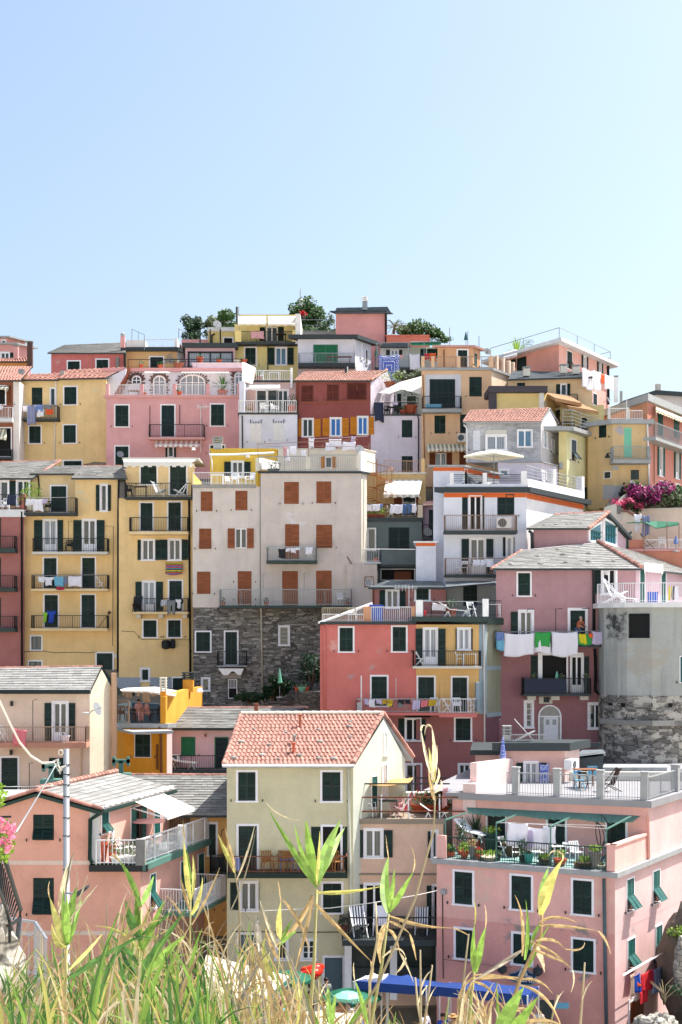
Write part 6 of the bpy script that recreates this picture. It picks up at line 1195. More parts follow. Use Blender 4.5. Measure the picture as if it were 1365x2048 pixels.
h.w('r',862,405,945,645,lw=.28,tr=.06,pane='int_dark',nm='door');h.w('c',807,398,848,645,tr=0,c='sh_dark');h.w('c',1060,388,1182,545,tr=0,c='sh_dark');h.balc(680,1205,650,540,672,d=1.0,slab='slab_dark',rail='rail_rust');acunit(h,1056,556,1162,634,n0=.3,n1=.75)
h.w('o',868,712,968,962,lw=(1.05,1.0),pane='curtain_dim',c='sh_dark',nm='door');h.w('o',1130,700,1164,838,lw=(1.05,.3),pane='curtain',c='sh_dark',nm='window');h.balc(685,1130,965,850,984,d=1.0,slab='slab_dark',rail='rail_rust');line(h,690,855,1110,838)
for a in [(884,858,938,902,'cloth_white','first white cloth on the lower balcony of the white and orange house'),(940,858,976,902,'cloth_white','middle white cloth on the lower balcony of the white and orange house'),(980,852,1036,916,'cloth_white','last and largest white cloth on the lower balcony of the white and orange house')]:cloth(h,*a)
F_(h,'folding',782,.5,'plastic_white','white folding chair at the rail end of the lower balcony with white cloths',rz=1.5);F_(h,'folding',825,.5,'plastic_white','white folding chair second along the lower balcony with white cloths',rz=-.3);F_(h,'round_table',885,.5,'plastic_white','white round table under the white cloths')
zp=zt+.0;h.zf=zt
for x in (717,956,1230):h.box('parapet_post','p_wo2',x,236 if x<1200 else 222,x+(30 if x<1200 else 42),330,n0=-.4,n1=.1)
h.box('parapet','p_wo',700,316,1268,337,n0=-.2,n1=.12);fr=h.segs[0]['fr']
for a,b in ((730,956),(986,1230)):h.rail(a,b,off=-.1,yt=250,z=zt+.3,mat='dark_metal',horiz=3)
f1=h.segs[1]['fr'];mb=MB();mb.box(f1,0,f1.L,-.2,.1,zt,zt+.55);mb.build('parapet','p_wo2',h.root);mb=MB();h.raillne(mb,f1.w(0,-.05,zt+.55),f1.w(f1.L,-.05,zt+.55),.85,.1,.01,3);mb.build('railing','slab_grey',h.root)
for q in (.45,.97):mb=MB();mb.box(f1,f1.L*q-.2,f1.L*q+.2,-.35,.12,zt,zt+1.55);mb.build('parapet_post','p_wo2',h.root)
h.w('c',815,1047,913,1170,tr=0,c='sh_dark');h.pipe([(1300,655),(1308,700),(1308,790)],mat='grey_metal',r=.08,off=.2,i=1);h.done()
umbrella(W(1035,320,94),2.25,1.95,'large cream parasol on the white and orange house terrace','cream',n=4,flat=.2);p=W(890,330,93);p.z=zt;furn('deck',p,1.2,'slab_dark','dark folded lounger on the parasol terrace',m2='cloth_grey')
# ================================================================== crop I: red and yellow house
crop(600,1150,3.25)
h=House('red_cabin','small pink-red rooftop house under a dark slate lean-to behind the railed terraces','house',(700,300,89));PL('p_cab','a9736f',grime=.2);PL('p_cabw','a3a8a8',grime=.1)
h.tier([(470,89),(952,89)],88,500,'p_cab',back=4);h.front_roof(0,(446,86),(952,78),(905,40),(562,40),mat='slate_dark',slope=.35,row=.3,over=.35)
h.w('o',566,100,638,212,lw=(1.0,1.05),pane='curtain_dim',nm='window');h.w('c',757,90,838,162,tr=.12,slats=7);kw=h.tier([(955,90),(1275,90)],66,500,'p_cabw',back=4);h.w('c',1062,68,1153,200,i=kw,tr=0,c='sh_dark',nm='door')
A=[W(948,78,88),W(1276,50,88),W(1276,36,90),W(948,42,90)];mb=MB();mb.face(*A);mb.face(*[v-V3((0,0,.06))for v in A][::-1]);mb.build('lean_to_roof','slate_dark',h.root);h.pipe([(480,92),(480,210)],mat='copper_pipe');h.done()
h=House('red_yellow_house','big house painted half coral red and half ochre yellow, with roof terraces','house',(700,1500,84))
c1,c2=tuple(W(540,500,84)),tuple(W(340,640,84));PL('p_redI','cd766e',grime=.12,patch=[(tuple(W(520,480,84)),1.5,'ab9c98',.7),(tuple(W(470,590,84)),2.0,'ab9c98',.69),(tuple(W(225,470,84)),1.4,'d9a095',.56),(tuple(W(340,670,84)),1.1,'a39c9b',.66)]);PL('p_yelI','d8b074',grime=.12);PL('p_grnS','8f8f7c',grime=.35);PL('p_redI2','9a6562',grime=.2);PL('p_grnS2','76505a')
k0=h.tier([(132,84),(757,84),(1197,84),(1335,None)],322,905,['p_redI','p_yelI','p_grnS'],back=8,deck='deck_grey');k2=h.tier([(132,84.03),(757,84.03),(1197,84.03),(1335,None)],905,1450,['p_redI2','p_redI2','p_grnS2'],back=8)
zz=h.segs[0]['z1'];T=h.tiers[0]
h.box('roof_slab','slab_dark',118,304,757,322,i=0,n0=-8,n1=.3);h.box('roof_slab','slab_teal',735,270,1228,303,i=1,n0=-8,n1=.45)
fs=h.segs[2]['fr'];mb=MB();z_=h.segs[2]['z1'];mb.box(fs,-.3,fs.L,-2,.15,z_,z_+.4);mb.build('roof_slab','slab_teal',h.root)
mb=MB();mb.box(h.segs[1]['fr'],h.segs[1]['fr'].L-.28,h.segs[1]['fr'].L,0.004,.03,h.segs[1]['z0'],h.segs[1]['z1']);mb.box(fs,0,.35,.004,.03,fs and h.segs[2]['z0'],h.segs[2]['z1'])
for y in (592,900):z=CZ+(HY-cv(0,y)[1])/F*84;mb.box(fs,.35,fs.L,.004,.025,z-.25,z)
mb.build('corner_bands','p_band' if PL('p_band','8f9fa8')else 0,h.root)
h.ws('c',[(259,343,345,497),(604,338,690,496)],i=0);h.w('c',467,660,566,850,i=0);h.w('c',770,664,873,892,i=1);h.w('c',992,666,1087,892,i=1);h.w('o',810,350,888,588,i=1,lw=(1.15,1.2),pane='curtain',nm='door');h.w('o',1032,350,1102,485,i=1,lw=(.2,.25),pane='curtain',nm='window')
h.balc(735,1182,593,494,608,i=1,d=1.0,slab='limewash');F_(h,'folding',778,.5,'plastic_white','white folding chair at the end of the yellow half balcony',i=1,rz=1.4);F_(h,'chair',1045,.5,'plastic_white','white chair beside the table on the yellow half balcony',i=1,rz=1.5);F_(h,'table',1105,.5,'plastic_white','white table on the yellow half balcony',i=1,sc_=.95)
# long shared balcony of the floor below
fr=Frame(h.segs[0]['fr'].w(0,0,0),h.segs[1]['fr'].w(h.segs[1]['fr'].L,0,0));h.segs.append(dict(fr=fr,z0=0,z1=0,mat='p_redI',holes=[],vis=0,gable=None));kk=len(h.segs)-1
h.balc(366,905,896,806,912,i=kk,d=1.1,slab='p_redI',rail='grey_metal',sides=(1,0));h.balc(906,1152,900,806,925,i=kk,d=1.1,slab='p_redI',rail='rail_white',sides=(0,1),bars=.14);h.bz=(kk,1.1,h.bz[2],h.bz[3]);line(h,366,808,900,806,i=kk)
for a in [(420,808,446,842,'cloth_lilac','pale cloth nearest the white pole on the long red balcony'),(450,808,488,860,'cloth_white','gathered white cloth on the long red balcony'),(497,808,536,838,'cloth_lilac','lilac cloth left of the mustard one on the red balcony'),(538,808,564,840,'cloth_mustard','first small mustard cloth on the long red balcony'),(565,808,606,834,'cloth_mustard','faded olive cloth beside the small mustard cloth'),(568,835,600,852,'cloth_yellow','yellow cloth hanging below the olive cloth'),(638,808,680,840,'cloth_black','black garment in the middle of the long red balcony'),(640,830,672,860,'cloth_grey','grey cloth below the black garment'),(685,808,720,838,'cloth_black','second black garment on the long red balcony'),(732,812,782,876,'cloth_lilac','large pale lilac towel on the long red balcony'),(788,812,834,858,'cloth_pink','salmon pink towel on the long red balcony'),(835,810,886,850,'cloth_mustard','large mustard towel beside the salmon pink one')]:cloth(h,*a,i=kk)
F_(h,'folding',955,.5,'plastic_white','white folding chair just past the mustard towel behind the white railing',i=kk,rz=1.4);F_(h,'chair',1020,.4,'plastic_white','white chair in the middle of the white-railed balcony',i=kk);F_(h,'folding',1125,.5,'plastic_white','white folding rack at the far end of the white-railed balcony',i=kk,rz=1.5);F_(h,'chair',875,.5,'plastic_white','white chair under the large mustard towel',i=kk)
h.box('white_pole','rail_white',396,655,404,895,i=kk,n0=.9,n1=.97);h.box('cupboard','slab_white',372,830,400,892,i=kk,n0=.3,n1=.8);h.box('grey_cabinet','p_band',1146,698,1170,890,i=kk,n0=.2,n1=.9);h.box('screen_frame','p_yelI',912,712,936,800,i=1,n0=.0,n1=.08)
h.w('r',690,936,783,1075,i=k2,lw=.5,tr=.08,pane='int_dark',nm='window');h.w('c',640,932,684,1072,i=k2,tr=0);h.w('c',1013,932,1110,1075,i=k2+1);h.w('g',693,1233,785,1420,i=k2,pane='glass');h.w('g',1038,1233,1105,1420,i=k2+1,pane='curtain_dim');h.awning(685,850,915,925,i=k2,d=.8,mat='slab_dark',val=0,arms=False)
h.pipe([(140,325),(160,350),(162,900)],mat='p_redI',r=.07);h.pipe([(1196,300),(1202,1100)],i=1,mat='rail_white',r=.05);h.pipe([(625,670),(625,800)],mat='rail_white',off=.3,r=.025,nm='iron_rod')
for y in (1080,1180):h.pipe([(600,y),(760,y+6)],i=k2,mat='rail_rust',r=.02,off=.05,nm='wall_cable')
h.w('d',1297,935,1325,1100,i=k2+2,tr=0,pane='int_dark')
# terraces above
zr=CZ+(HY-cv(0,304)[1])/F*84;h.zf=zr
h.rail(146,365,i=0,off=-1.2,yt=213,z=zr,mat='bamboo',bars=.1,r=.02);h.rail(465,725,i=0,off=-.3,yt=208,z=zr,mat='rail_white',r=.014);h.box('terrace_post','p_peachI' if PL('p_peachI','d19a78')else 0,414,206,462,304,i=0,n0=-2,n1=-.2);h.box('terrace_post','p_peachI',728,203,752,270,i=0,n0=-.6,n1=-.2);h.rail(150,414,i=0,off=-.1,yt=255,z=zr,mat='rail_white')
mb=MB();mb.bar(W(120,312,83.7),W(470,186,86),.05,.07);mb.build('sloping_beam','white',h.root);h.box('low_wall','p_peachI',150,262,414,304,i=0,n0=-3.0,n1=-2.8)
F_(h,'chair',342,-1.0,'plastic_white','stack of white chairs behind the sloping beam',i=0,z=zr);
p,fr=place(h,497,0,-.9,zr);mb=MB();mb.abox(p.x-.35,p.x+.35,p.y-.3,p.y+.3,p.z,p.z+.9);mb.abox(p.x-.4,p.x+.4,p.y-.35,p.y+.35,p.z+.9,p.z+1.0);mb.build('storage_bin','blue_plastic',None,label='blue bin on the terrace under the slate lean-to',cat='bin')
zs=CZ+(HY-cv(0,270)[1])/F*84;h.box('white_post','white',755,163,800,270,i=1,n0=-.3,n1=-.05);h.box('white_post','white',1190,155,1228,285,i=1,n0=.1,n1=.44);h.rail(800,1190,i=1,off=-.1,yt=172,z=zs,mat='grey_metal',bars=1.6);h.rail(1228,1310,i=1,off=-.4,yt=168,z=zs,mat='dark_metal')
h.zf=zs;F_(h,'lounger',985,-.7,'plastic_white','white sun lounger folded up on the red and yellow house terrace',i=1,rz=1.57);F_(h,'table',900,-1.4,'wood_dark','dark table with a white cloth on the red and yellow house terrace',i=1,z=zs);F_(h,'folding',1115,-.5,'plastic_white','white folding chair by the dark table near the white post',i=1,rz=.4,z=zs);F_(h,'table',1160,-1.0,'cloth_navy','blue table beside the white post on the upper terrace',i=1,z=zs);F_(h,'table',1255,-1.0,'plastic_white','white cloth-covered table behind the white post',i=1,z=zs)
cloth(h,860,180,950,225,'cloth_white','crumpled white cloth laid over the dark table','cloth',i=1,off=-.9,slant=.3);cloth(h,808,230,822,262,'cloth_red','small red heart-shaped cloth tied to the white post','cloth',i=1,off=-.05);P_(h,985,-2.2,'clay-red pot plant before the white back wall of the upper terrace',i=1,r=.3,hh=.5,ph=.6,n=60,z=zs)
h.done()
mb=MB();c=W(710,150,86);mb.bar(W(710,210,86),W(710,70,86),.02);mb.bar(c+V3((-.9,0,.6)),c+V3((.5,0,.6)),.015)
for q in range(6):mb.bar(c+V3((-.8+q*.2,0,.4)),c+V3((-.8+q*.2,0,.8)),.01)
mb.build('tv_antenna','slab_white',None,label='white television antenna standing before the red rooftop cabin',cat='antenna')
# ================================================================== crop H / J: dusky pink hip-roofed house
crop(960,980,3.370)
PL('p_dpk','ad8689',grime=.15);PL('p_dpkS','c9aab4',grime=.08);PL('p_dpk2','96696c',grime=.15)  # side plaster is the front's pink with sunlight put into the colour
h=House('dormer_house','small dusky pink gabled house with teal pentagonal windows on the slate roof terrace','house',(700,400,90));h.tier([(362,90),(727,90),(992,None)],262,700,['p_dpk','p_dpkS'],back=6)
k=h.segs[1];h.gable(1,[(873,168)]);rf,rp=h.front_roof(0,(316,270),(735,246),(872,146),(505,166),kind='slate',mat='slate_light',slope=.45,over=.35,row=.3,cw=.5)
fr=k['fr'];far=fr.w(fr.L+.2,.3,k['z1']-.1);a=rp[2];mb=MB();q=[a,far,far+V3((-4,2,0)),rp[3]];mb.face(*q);mb.face(*[v-V3((0,0,.18))for v in q][::-1]);mb.face(q[0],q[0]-V3((0,0,.22)),q[1]-V3((0,0,.22)),q[1]);mb.build('roof_back','slab_dark',h.root)
ridge(h.root,rp[1],rp[2],r=.12);ridge(h.root,rp[3],rp[2],r=.1)
for P in ([(738,345),(738,262),(818,215),(818,352)],[(836,352),(836,195),(920,240),(920,378)]):
 V=[];
 for (x,y)in P:u,z=fr.hit(*cv(x,y),.03);V.append((u,z))
 mb=MB();mb.face(*[fr.w(u,.03,z)for u,z in V]);o=mb.build('window','glass_teal' if M.setdefault('glass_teal',glassy('glass_teal','2a6f86',.15))else 0,h.root);mb=MB()
 for (u,z),(u2,z2)in zip(V,V[1:]+V[:1]):mb.bar(fr.w(u,.04,z),fr.w(u2,.04,z2),.07)
 mb.build('window_frame','white_paint',o);mb=MB();ua,ub=V[0][0],V[2][0];zm=(V[0][1]+min(V[1][1],V[2][1]))/2
 for q in range(1,5):u=ua+(ub-ua)*q/5;mb.bar(fr.w(u,.05,V[0][1]),fr.w(u,.05,min(V[1][1],V[2][1])-.1),.03)
 mb.bar(fr.w(ua,.05,zm),fr.w(ub,.05,zm),.03);mb.bar(fr.w(ua,.05,min(V[1][1],V[2][1])-.1),fr.w(ub,.05,min(V[1][1],V[2][1])-.1),.04);mb.build('glazing_bars','sh_teal',o)
h.pipe([(330,275),(352,290),(354,400)],mat='slab_dark',r=.1,off=.1);h.pipe([(1020,285),(998,310),(996,395)],i=1,mat='sh_teal',r=.07);h.done()
for q,(x,y)in enumerate([(437,240),(514,236),(590,232),(685,228)]):stone_thing(on_roof(rp,x,y),.24,['first stone along the upper slate roof of the dormer house','second stone along the dormer house slates','third and tallest stone on the dormer house slates','last stone on the dormer house slates by the tiled verge'][q])
h=House('dusky_pink_house','big dusky pink house with a hipped slate roof, hanging laundry and an arched door','house',(600,1500,86));
k0=h.tier([(110,86),(1052,86),(1500,None)],528,1060,['p_dpk','p_dpkS'],back=8);k1=h.tier([(110,86.02),(1052,86.02),(1500,None)],1060,1900,['p_dpk2','p_dpk2'],back=8)
over=.45;fr=h.segs[0]['fr'];u,z=fr.hit(*cv(78,530),over);E0=fr.w(u,over,z);ze=z;f1=h.segs[1]['fr'];E1=offset_poly(h.tiers[0]['P'],over)[1];E1=V3((E1[0],E1[1],ze));
def slopept(x,y,D0,z0,sl):x,y=cv(x,y);kz=(HY-y)/F;run=(kz*D0+CZ-z0)/(sl-kz);D=D0+run;return V3(((x-CX)/F*D,D,z0+sl*run))
R1=slopept(795,352,E1.y,ze,.42);R0=slopept(285,405,E0.y,ze,.42)
roof_pts=[E0,E1,R1,R0];h.roof(roof_pts,'slate','slate_light',.3,.5)
E2=f1.w(f1.L,over,ze);R2=R1+(E2-E1)*.8;R2.z=R1.z-.4;h.roof([E1,E2,R2,R1],'slate','slate_light',.3,.5);ridge(h.root,E1+V3((0,0,.1)),R1+V3((0,0,.1)),r=.14);ridge(h.root,E0,R0,r=.1)
RP2=[E1,E2,R2,R1]
h.w('c',258,560,339,712);h.w('l',832,537,912,698,lw=1.15,tr=.14,pane='int_dark',nm='window');cloth(h,838,540,866,572,'cloth_white','white paper-like cloth in the upper right window of the dusky pink house','cloth',off=-.02);h.w('l',273,822,350,1000,lw=1.2,tr=.14,pane='curtain_dim');h.w('c',610,812,710,1000,tr=.16,nm='window')
h.w('c',1078,540,1110,765,i=1,c='sh_teal',tr=.08,nm='door');h.w('c',1222,550,1252,765,i=1,c='sh_teal',tr=.08,nm='door');h.w('g',808,800,826,945,tr=.05,pane='curtain_dim')
h.awning(1110,1235,488,535,i=1,d=.7,mat='awning_white',val=.12);mb=MB()
h.pipe([(742,520),(768,545),(770,1040)],mat='dark_metal',r=.09,off=.12);h.pipe([(775,1070),(785,1300)],i=k1,mat='dark_metal',r=.08,off=.12)
h.balc(106,836,1045,955,1060,d=1.1,slab='slab_dark',rail='dark_metal');line(h,106,958,830,950,off=1.18)
for a in [(108,960,162,1080,'cloth_sky','blue and white towel at the left end of the dusky pink laundry balcony'),(164,965,370,1118,'cloth_white','very wide white bed sheet on the dusky pink balcony'),(368,965,474,1100,'cloth_white','white sheet partly hidden under the green towel'),(484,955,660,1118,'cloth_white','second wide white bed sheet hanging in two layers'),(755,952,830,1040,'cloth_lilac','pale lilac sheet at the right end of the dusky pink balcony'),(660,970,752,1044,'cloth_green','dark green towel behind the yellow one on the dusky pink balcony')]:cloth(h,*a[:4],a[4],a[5],'sheet',off=1.2)
cloth(h,372,956,478,1058,'cloth_green','bright green towel draped over the dusky pink balcony line',off=1.26);cloth(h,672,968,718,1036,'cloth_yellow','bright yellow towel on the dusky pink balcony',off=1.26);cloth(h,110,958,160,1012,'cloth_blue','small blue towel over the blue and white one',off=1.26);cloth(h,736,966,762,996,'cloth_orange','small orange cloth by the lilac sheet',off=1.27)
h.pipe([(512,960),(512,802),(556,800)],off=.5,r=.025,mat='dark_metal',nm='iron_rod');h.pipe([(320,818),(322,805),(368,802)],off=.5,r=.025,mat='dark_metal',nm='iron_rod');h.pipe([(690,800),(742,796)],off=.5,r=.025,mat='dark_metal',nm='iron_rod')
pp,_=place(h,660,0,.75);person(pp,.6,'lean','bare-armed person leaning over the dusky pink laundry balcony','clay_old','cloth_denim',hair='hair_grey')
crop(960,1180,3.370)
h.w('d',422,440,584,700,i=k1,tr=.1,pane='int_dark',nm='door');h.w('o',618,448,690,700,i=k1,tr=.1,lw=(.1,.9),pane='int_dark',nm='door');h.w('c',343,440,391,620,i=k1,tr=0);h.box('door_frame_post','white_paint',394,432,416,700,i=k1,n0=0,n1=.05);h.box('lintel','white',392,422,700,436,i=k1,n0=0,n1=.07)
h.balc(292,754,700,596,714,i=k1,d=1.1,slab='slab_dark');h.box('screen_cloth','cloth_navy',300,600,582,698,i=k1,n0=1.02,n1=1.04,at=1.04)
for x in (350,510,705):h.box('corbel','limewash',x-28,716,x+28,742,i=k1,n0=0,n1=.7)
u=place(h,520,k1,.6)[0];umbrella(u,1.3,.4,'closed white and green parasol on the dark-screened balcony','sh_mint',True)
for q,x in enumerate((365,555,715)):P_(h,x,.85,['small pot with a pale plant at the left of the dark-screened balcony','small pot with white blooms in the middle of the dark-screened balcony','pot with a grey plant at the right of the dark-screened balcony'][q],r=.14,hh=.9,mat='slab_dark',plant='leaf_grey',n=40,i=k1,ph=.3)
h.w('g',312,757,350,922,i=k1,tr=.14,pane='glass',bars=3);h.w('g',742,772,812,930,i=k1,tr=.14,pane='glass');fr=h.segs[k1]['fr'];arch(h,398,778,545,1045,i=k1,brick=None,pane='stone_grey',bars=0);u0,u1,z0,z1=h.rect(k1,430,810,527,1045)
mb=MB();mb.box(fr,u0,u1,.035,.07,z0,z1-.35);o=mb.build('door','sh_white',h.root);mb=MB();m_=(u0+u1)/2
for a,b in ((u0+.12,m_-.1),(m_+.1,u1-.12)):mb.box(fr,a,b,.07,.08,z0+1.2,z1-.55)
mb.build('pane','curtain',o);h.box('shrine_niche','limewash',398,718,490,766,i=k1,n0=0,n1=.1);h.box('niche_back','slab_dark',430,722,470,758,i=k1,n0=.1,n1=.11);h.pipe([(780,440),(780,680),(825,720)],i=k1,mat='dark_metal',r=.09,off=.15)
h.done()
crop(960,980,3.370)
for q,(x,y,r_)in enumerate([(212,505,roof_pts),(410,500,roof_pts),(578,493,roof_pts),(733,487,roof_pts),(903,482,roof_pts),(392,448,roof_pts),(558,440,roof_pts),(732,432,roof_pts),(525,402,roof_pts),(1040,435,RP2),(1075,478,RP2),(1130,452,RP2),(1190,488,RP2),(1240,496,RP2),(1305,505,RP2)]):
 stone_thing(on_roof(r_,x,y),.3 if q<9 else .28,'grey slate vent stone '+['at the lower left corner of the big hipped roof','second along the lower edge of the big hipped roof','third along the lower edge of the big hipped roof','fourth along the lower edge, above the drainpipe','at the lower right corner of the big hipped roof','first in the upper row of the big hipped roof','second in the upper row of the big hipped roof','nearest the tiled hip in the upper row','highest on the shaded part of the big hipped roof','highest on the far slope past the tiled hip','just above the white awning on the far slope','second highest on the far slope','beyond the white awning on the far slope','second last along the far slope gutter','last along the far slope gutter at the frame edge'][q])
# grey tower
crop(960,1180,3.370)
PL('p_tow','a3a6a2',grime=.7,patch=[(tuple(W(900,230,83)),2.6,'3d3f40',.52),(tuple(W(1100,470,82)),4,'a39f94',.52)],stain='5b5d58');M['m_tow']=masonry('tower_masonry','6b6964','8d8a84','4d4b48','b5b0a6',.5,1.3,3.6)
h=House('grey_tower','rounded grey tower with flaking render above bare stonework and a white-railed top','tower',(1100,1300,82));ch=[(836,84.2),(930,82.9),(992,82.4),(1160,81.8),(1300,82.0),(1450,82.6),(1650,84)]
k0=h.tier(ch,118,712,'p_tow',ref=2,deck='deck_grey');k1=h.tier([(x,D-(0 if j in (0,)else .05))for j,(x,D)in enumerate(ch)],712,1200,'m_tow',ref=2);k2=h.tier([(830,84.0)]+ch[1:],1200,1420,'p_tow',ref=2)
T=h.tiers[0];P=offset_poly(T['P'],.35);mb=MB();z=T['z1'];mb.face(*[(p[0],p[1],z+.28)for p in P]);mb.face(*[(p[0],p[1],z)for p in P][::-1])
for i in range(len(P)):a,b=P[i],P[(i+1)%len(P)];mb.face((a[0],a[1],z),(b[0],b[1],z),(b[0],b[1],z+.28),(a[0],a[1],z+.28))
mb.build('terrace_slab','slab_white',h.root);zt=z+.28;h.zf=zt;mb=MB()
for i in range(6):a,b=P[i],P[i+1];h.raillne(mb,V3((a[0],a[1]+.15,zt)),V3((b[0],b[1]+.15,zt)),1.1,.13,.014)
mb.build('railing','rail_white',h.root)
h.w('d',1002,158,1147,324,i=k0+2,tr=.05,tc='slab_grey',pane='int_dark',nm='window')
zL=[CZ+(HY-cv(0,y)[1])/F*82 for y in (914,878)]
for q in range(6):mb=MB();fr=h.segs[k1+q]['fr'];mb.box(fr,-.05,fr.L+.05,-.1,.22,*zL);mb.build('ledge','stone_grey',h.root)
for x,i in ((880,k1),(965,k1+1),(1150,k1+2),(1285,k1+3)):h.box('putlog_hole','int_dark',x-14,762,x+14,790,i=i,n0=0,n1=.012)  # flat dark patches on the stone, painting the shade of open holes
for i in (k1,k1+1,k1+2,k1+3):stonewall(h,i,h.segs[i]['z0'],h.segs[i]['z1']-.1,nind=60,sz=(.5,.2),dep=.06)if False else stonewall(h,i,h.segs[i]['z0'],h.segs[i]['z1']-.1,holes=[(0,99,CZ+(HY-cv(0,915)[1])/F*82,CZ+(HY-cv(0,876)[1])/F*82)],nind=62,sz=(.42,.17),dep=.05,dens=.3)
h.w('c',1350,450,1395,622,i=k0+4,tr=.05,c='sh_teal');h.done()
crop(960,980,3.370);fr=h.segs[k0+1]['fr'];p,f_=place(h,895,k0,-.9,zt);furn('deck',p+V3((.1,0,0)),1.2,'plastic_white','tall white slatted deck chair at the corner of the tower terrace',m2='plastic_white',sc_=1.35);p,f_=place(h,985,k0+1,-.7,zt);furn('lounger',p,1.7,'plastic_white','low white lounger next to the tall deck chair on the tower terrace',sc_=.7)
p,f_=place(h,1165,k0+1,-1.6,zt);mb=MB();mb.abox(p.x-.25,p.x+.25,p.y-.2,p.y+.2,p.z,p.z+.55);mb.abox(p.x-.28,p.x+.28,p.y-.22,p.y+.22,p.z+.55,p.z+.62);mb.build('storage_box','blue_plastic',None,label='blue box on the tower terrace by the teal doors',cat='box')
for q,(x0,x1,m_,lb)in enumerate([(1272,1292,'cloth_yellow','yellow cloth drying on the tower terrace'),(1296,1312,'cloth_black','dark cloth beside the yellow one on the tower terrace'),(1315,1340,'cloth_white','white cloth on the tower terrace drying rack')]):cloth(h,x0,645,x1,745,m_,lb,i=k0+2,off=-.8)
# ================================================================== crop J: low pink terrace room and big pink house
crop(960,1180,3.370)
h=House('pink_terrace_room','small pale pink house with a dark flat roof at the back of the white-floored terrace','house',(400,1340,71.5));PL('p_ptr','d9b0a6',grime=.2);PL('p_ptr2','dcc0bb')
h.tier([(163,71.5),(573,71.5),(672,None)],1082,1345,['p_ptr','p_ptr2'],back=7,deck='deck_grey');h.slab(over=.35,th=.4,mat='slab_dark');zt=h.zf;h.w('o',306,1165,385,1338,lw=(1.15,1.2),pane='curtain',nm='door');acunit(h,620,1142,668,1206,i=1,n0=.2,n1=.6)
h.zf=zt;h.rail(205,430,off=-.2,yt=975,z=zt,mat='grey_metal');chimney(h.root,W(183,1055,72.5),.38,.6,'limewash',3,'slab_grey');F_(h,'deck',300,-.8,'plastic_white','white folded deck chair on the roof before the arched door',rz=1.5,m2='cloth_grey');h.tier([(-30,73.5),(165,73.5)],1110,1400,'p_ptr',back=5);h.slab(over=.25,th=.25,mat='slab_dark');h.done()
mb=MB();p=W(297,1165,71.3);cloth3(Frame((p.x+.75,71.4),(p.x+1.25,71.4)),0,.45,p.z-2.0,p.z+.0,.2,'towel_pattern','blue patterned curtain hanging in the terrace door','curtain')
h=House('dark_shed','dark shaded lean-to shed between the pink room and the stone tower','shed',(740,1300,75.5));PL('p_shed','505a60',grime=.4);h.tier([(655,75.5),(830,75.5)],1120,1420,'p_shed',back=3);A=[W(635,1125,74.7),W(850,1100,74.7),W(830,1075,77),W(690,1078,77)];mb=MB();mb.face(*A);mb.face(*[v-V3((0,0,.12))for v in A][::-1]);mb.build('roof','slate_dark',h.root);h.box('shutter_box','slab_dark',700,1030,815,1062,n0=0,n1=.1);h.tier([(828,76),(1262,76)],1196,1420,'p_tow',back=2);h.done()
# big pink house (crop M)
crop(840,1480,2.6)
PL('p_pkM','dfaca2',grime=.16,patch=[(tuple(W(520,985,62)),2.2,'9b8f8c',.62),(tuple(W(850,1010,61)),2.2,'8f8682',.56),(tuple(W(250,960,63)),2.0,'9b8f8c',.63),(tuple(W(300,790,63)),3.2,'d5b3a3',.55),(tuple(W(900,800,61)),3,'d9b6a6',.56),(tuple(W(860,1250,60.5)),1.5,'9c8f8d',.69)]);PL('p_pkM2','d98f86',grime=.1)
PL('p_pkS','e0bab6',grime=.12,k=.95,patch=[(tuple(W(1110,1000,62)),2.0,'a79c9a',.63)])  # copy of the front pink, tinted as its sunlit side wall
h=House('big_pink_house','big pale pink corner house with green shutters, planted terrace and roof terrace','house',(1000,1440,60));chm=[(88,63.8),(1015,60),(1500,None)]
k0=h.tier(chm,715,1010,['p_pkM','p_pkS'],ref=1,deck='deck_teal');kl=h.tier([(88,63.82),(1015,60.02),(1500,None)],1010,1720,['p_pkMl' if PL('p_pkMl','d79b92',grime=.2,patch=[(tuple(W(520,985,62)),2.2,'8f8682',.56),(tuple(W(850,1010,61)),2.2,'8f8682',.56),(tuple(W(250,960,63)),2.0,'9b8f8c',.66),(tuple(W(870,1230,60.5)),1.6,'8f8682',.6)])else 0,'p_pkS'],ref=1)
kt=h.tier([(170,67.0),(1187,63.6),(1500,None)],350,720,['p_pkM','p_pkS'],ref=1,deck='deck_white' if M.setdefault('deck_white',plain('deck_white','8e8d90',sc_=1))else 0);zt=h.zf
T=h.tiers[2];f1=h.segs[kt+1]['fr'];P=offset_poly(T['P'],.22);mb=MB();mb.face(*[(p[0],p[1],zt+.3)for p in P]);mb.face(*[(p[0],p[1],zt)for p in P][::-1])
for i in range(4):a,b=P[i],P[(i+1)%4];mb.face((a[0],a[1],zt),(b[0],b[1],zt),(b[0],b[1],zt+.3),(a[0],a[1],zt+.3))
mb.build('terrace_slab','deck_white',h.root);zt+=.3
fa,fb=h.segs[kt]['fr'],f1;mb=MB();A=fa.w(2.6,0,zt);B=fa.w(fa.L,-.15,zt);C=fb.w(fb.L,-.15,zt);h.raillne(mb,A,B,1.0,.12,.01);h.raillne(mb,B,C,1.0,.12,.01);mb.build('railing','slab_grey',h.root)
def hitu(fr,x,off=0):return fr.hit(cv(x,0)[0],0,off)[0]
for x in (496,711,936,1168):u=hitu(fa,x);mb=MB();mb.box(fa,u-.15,u+.15,-.3,.04,zt,zt+1.2);mb.box(fa,u-.18,u+.18,-.33,.07,zt+1.2,zt+1.26);mb.build('terrace_pillar','slab_grey',h.root)
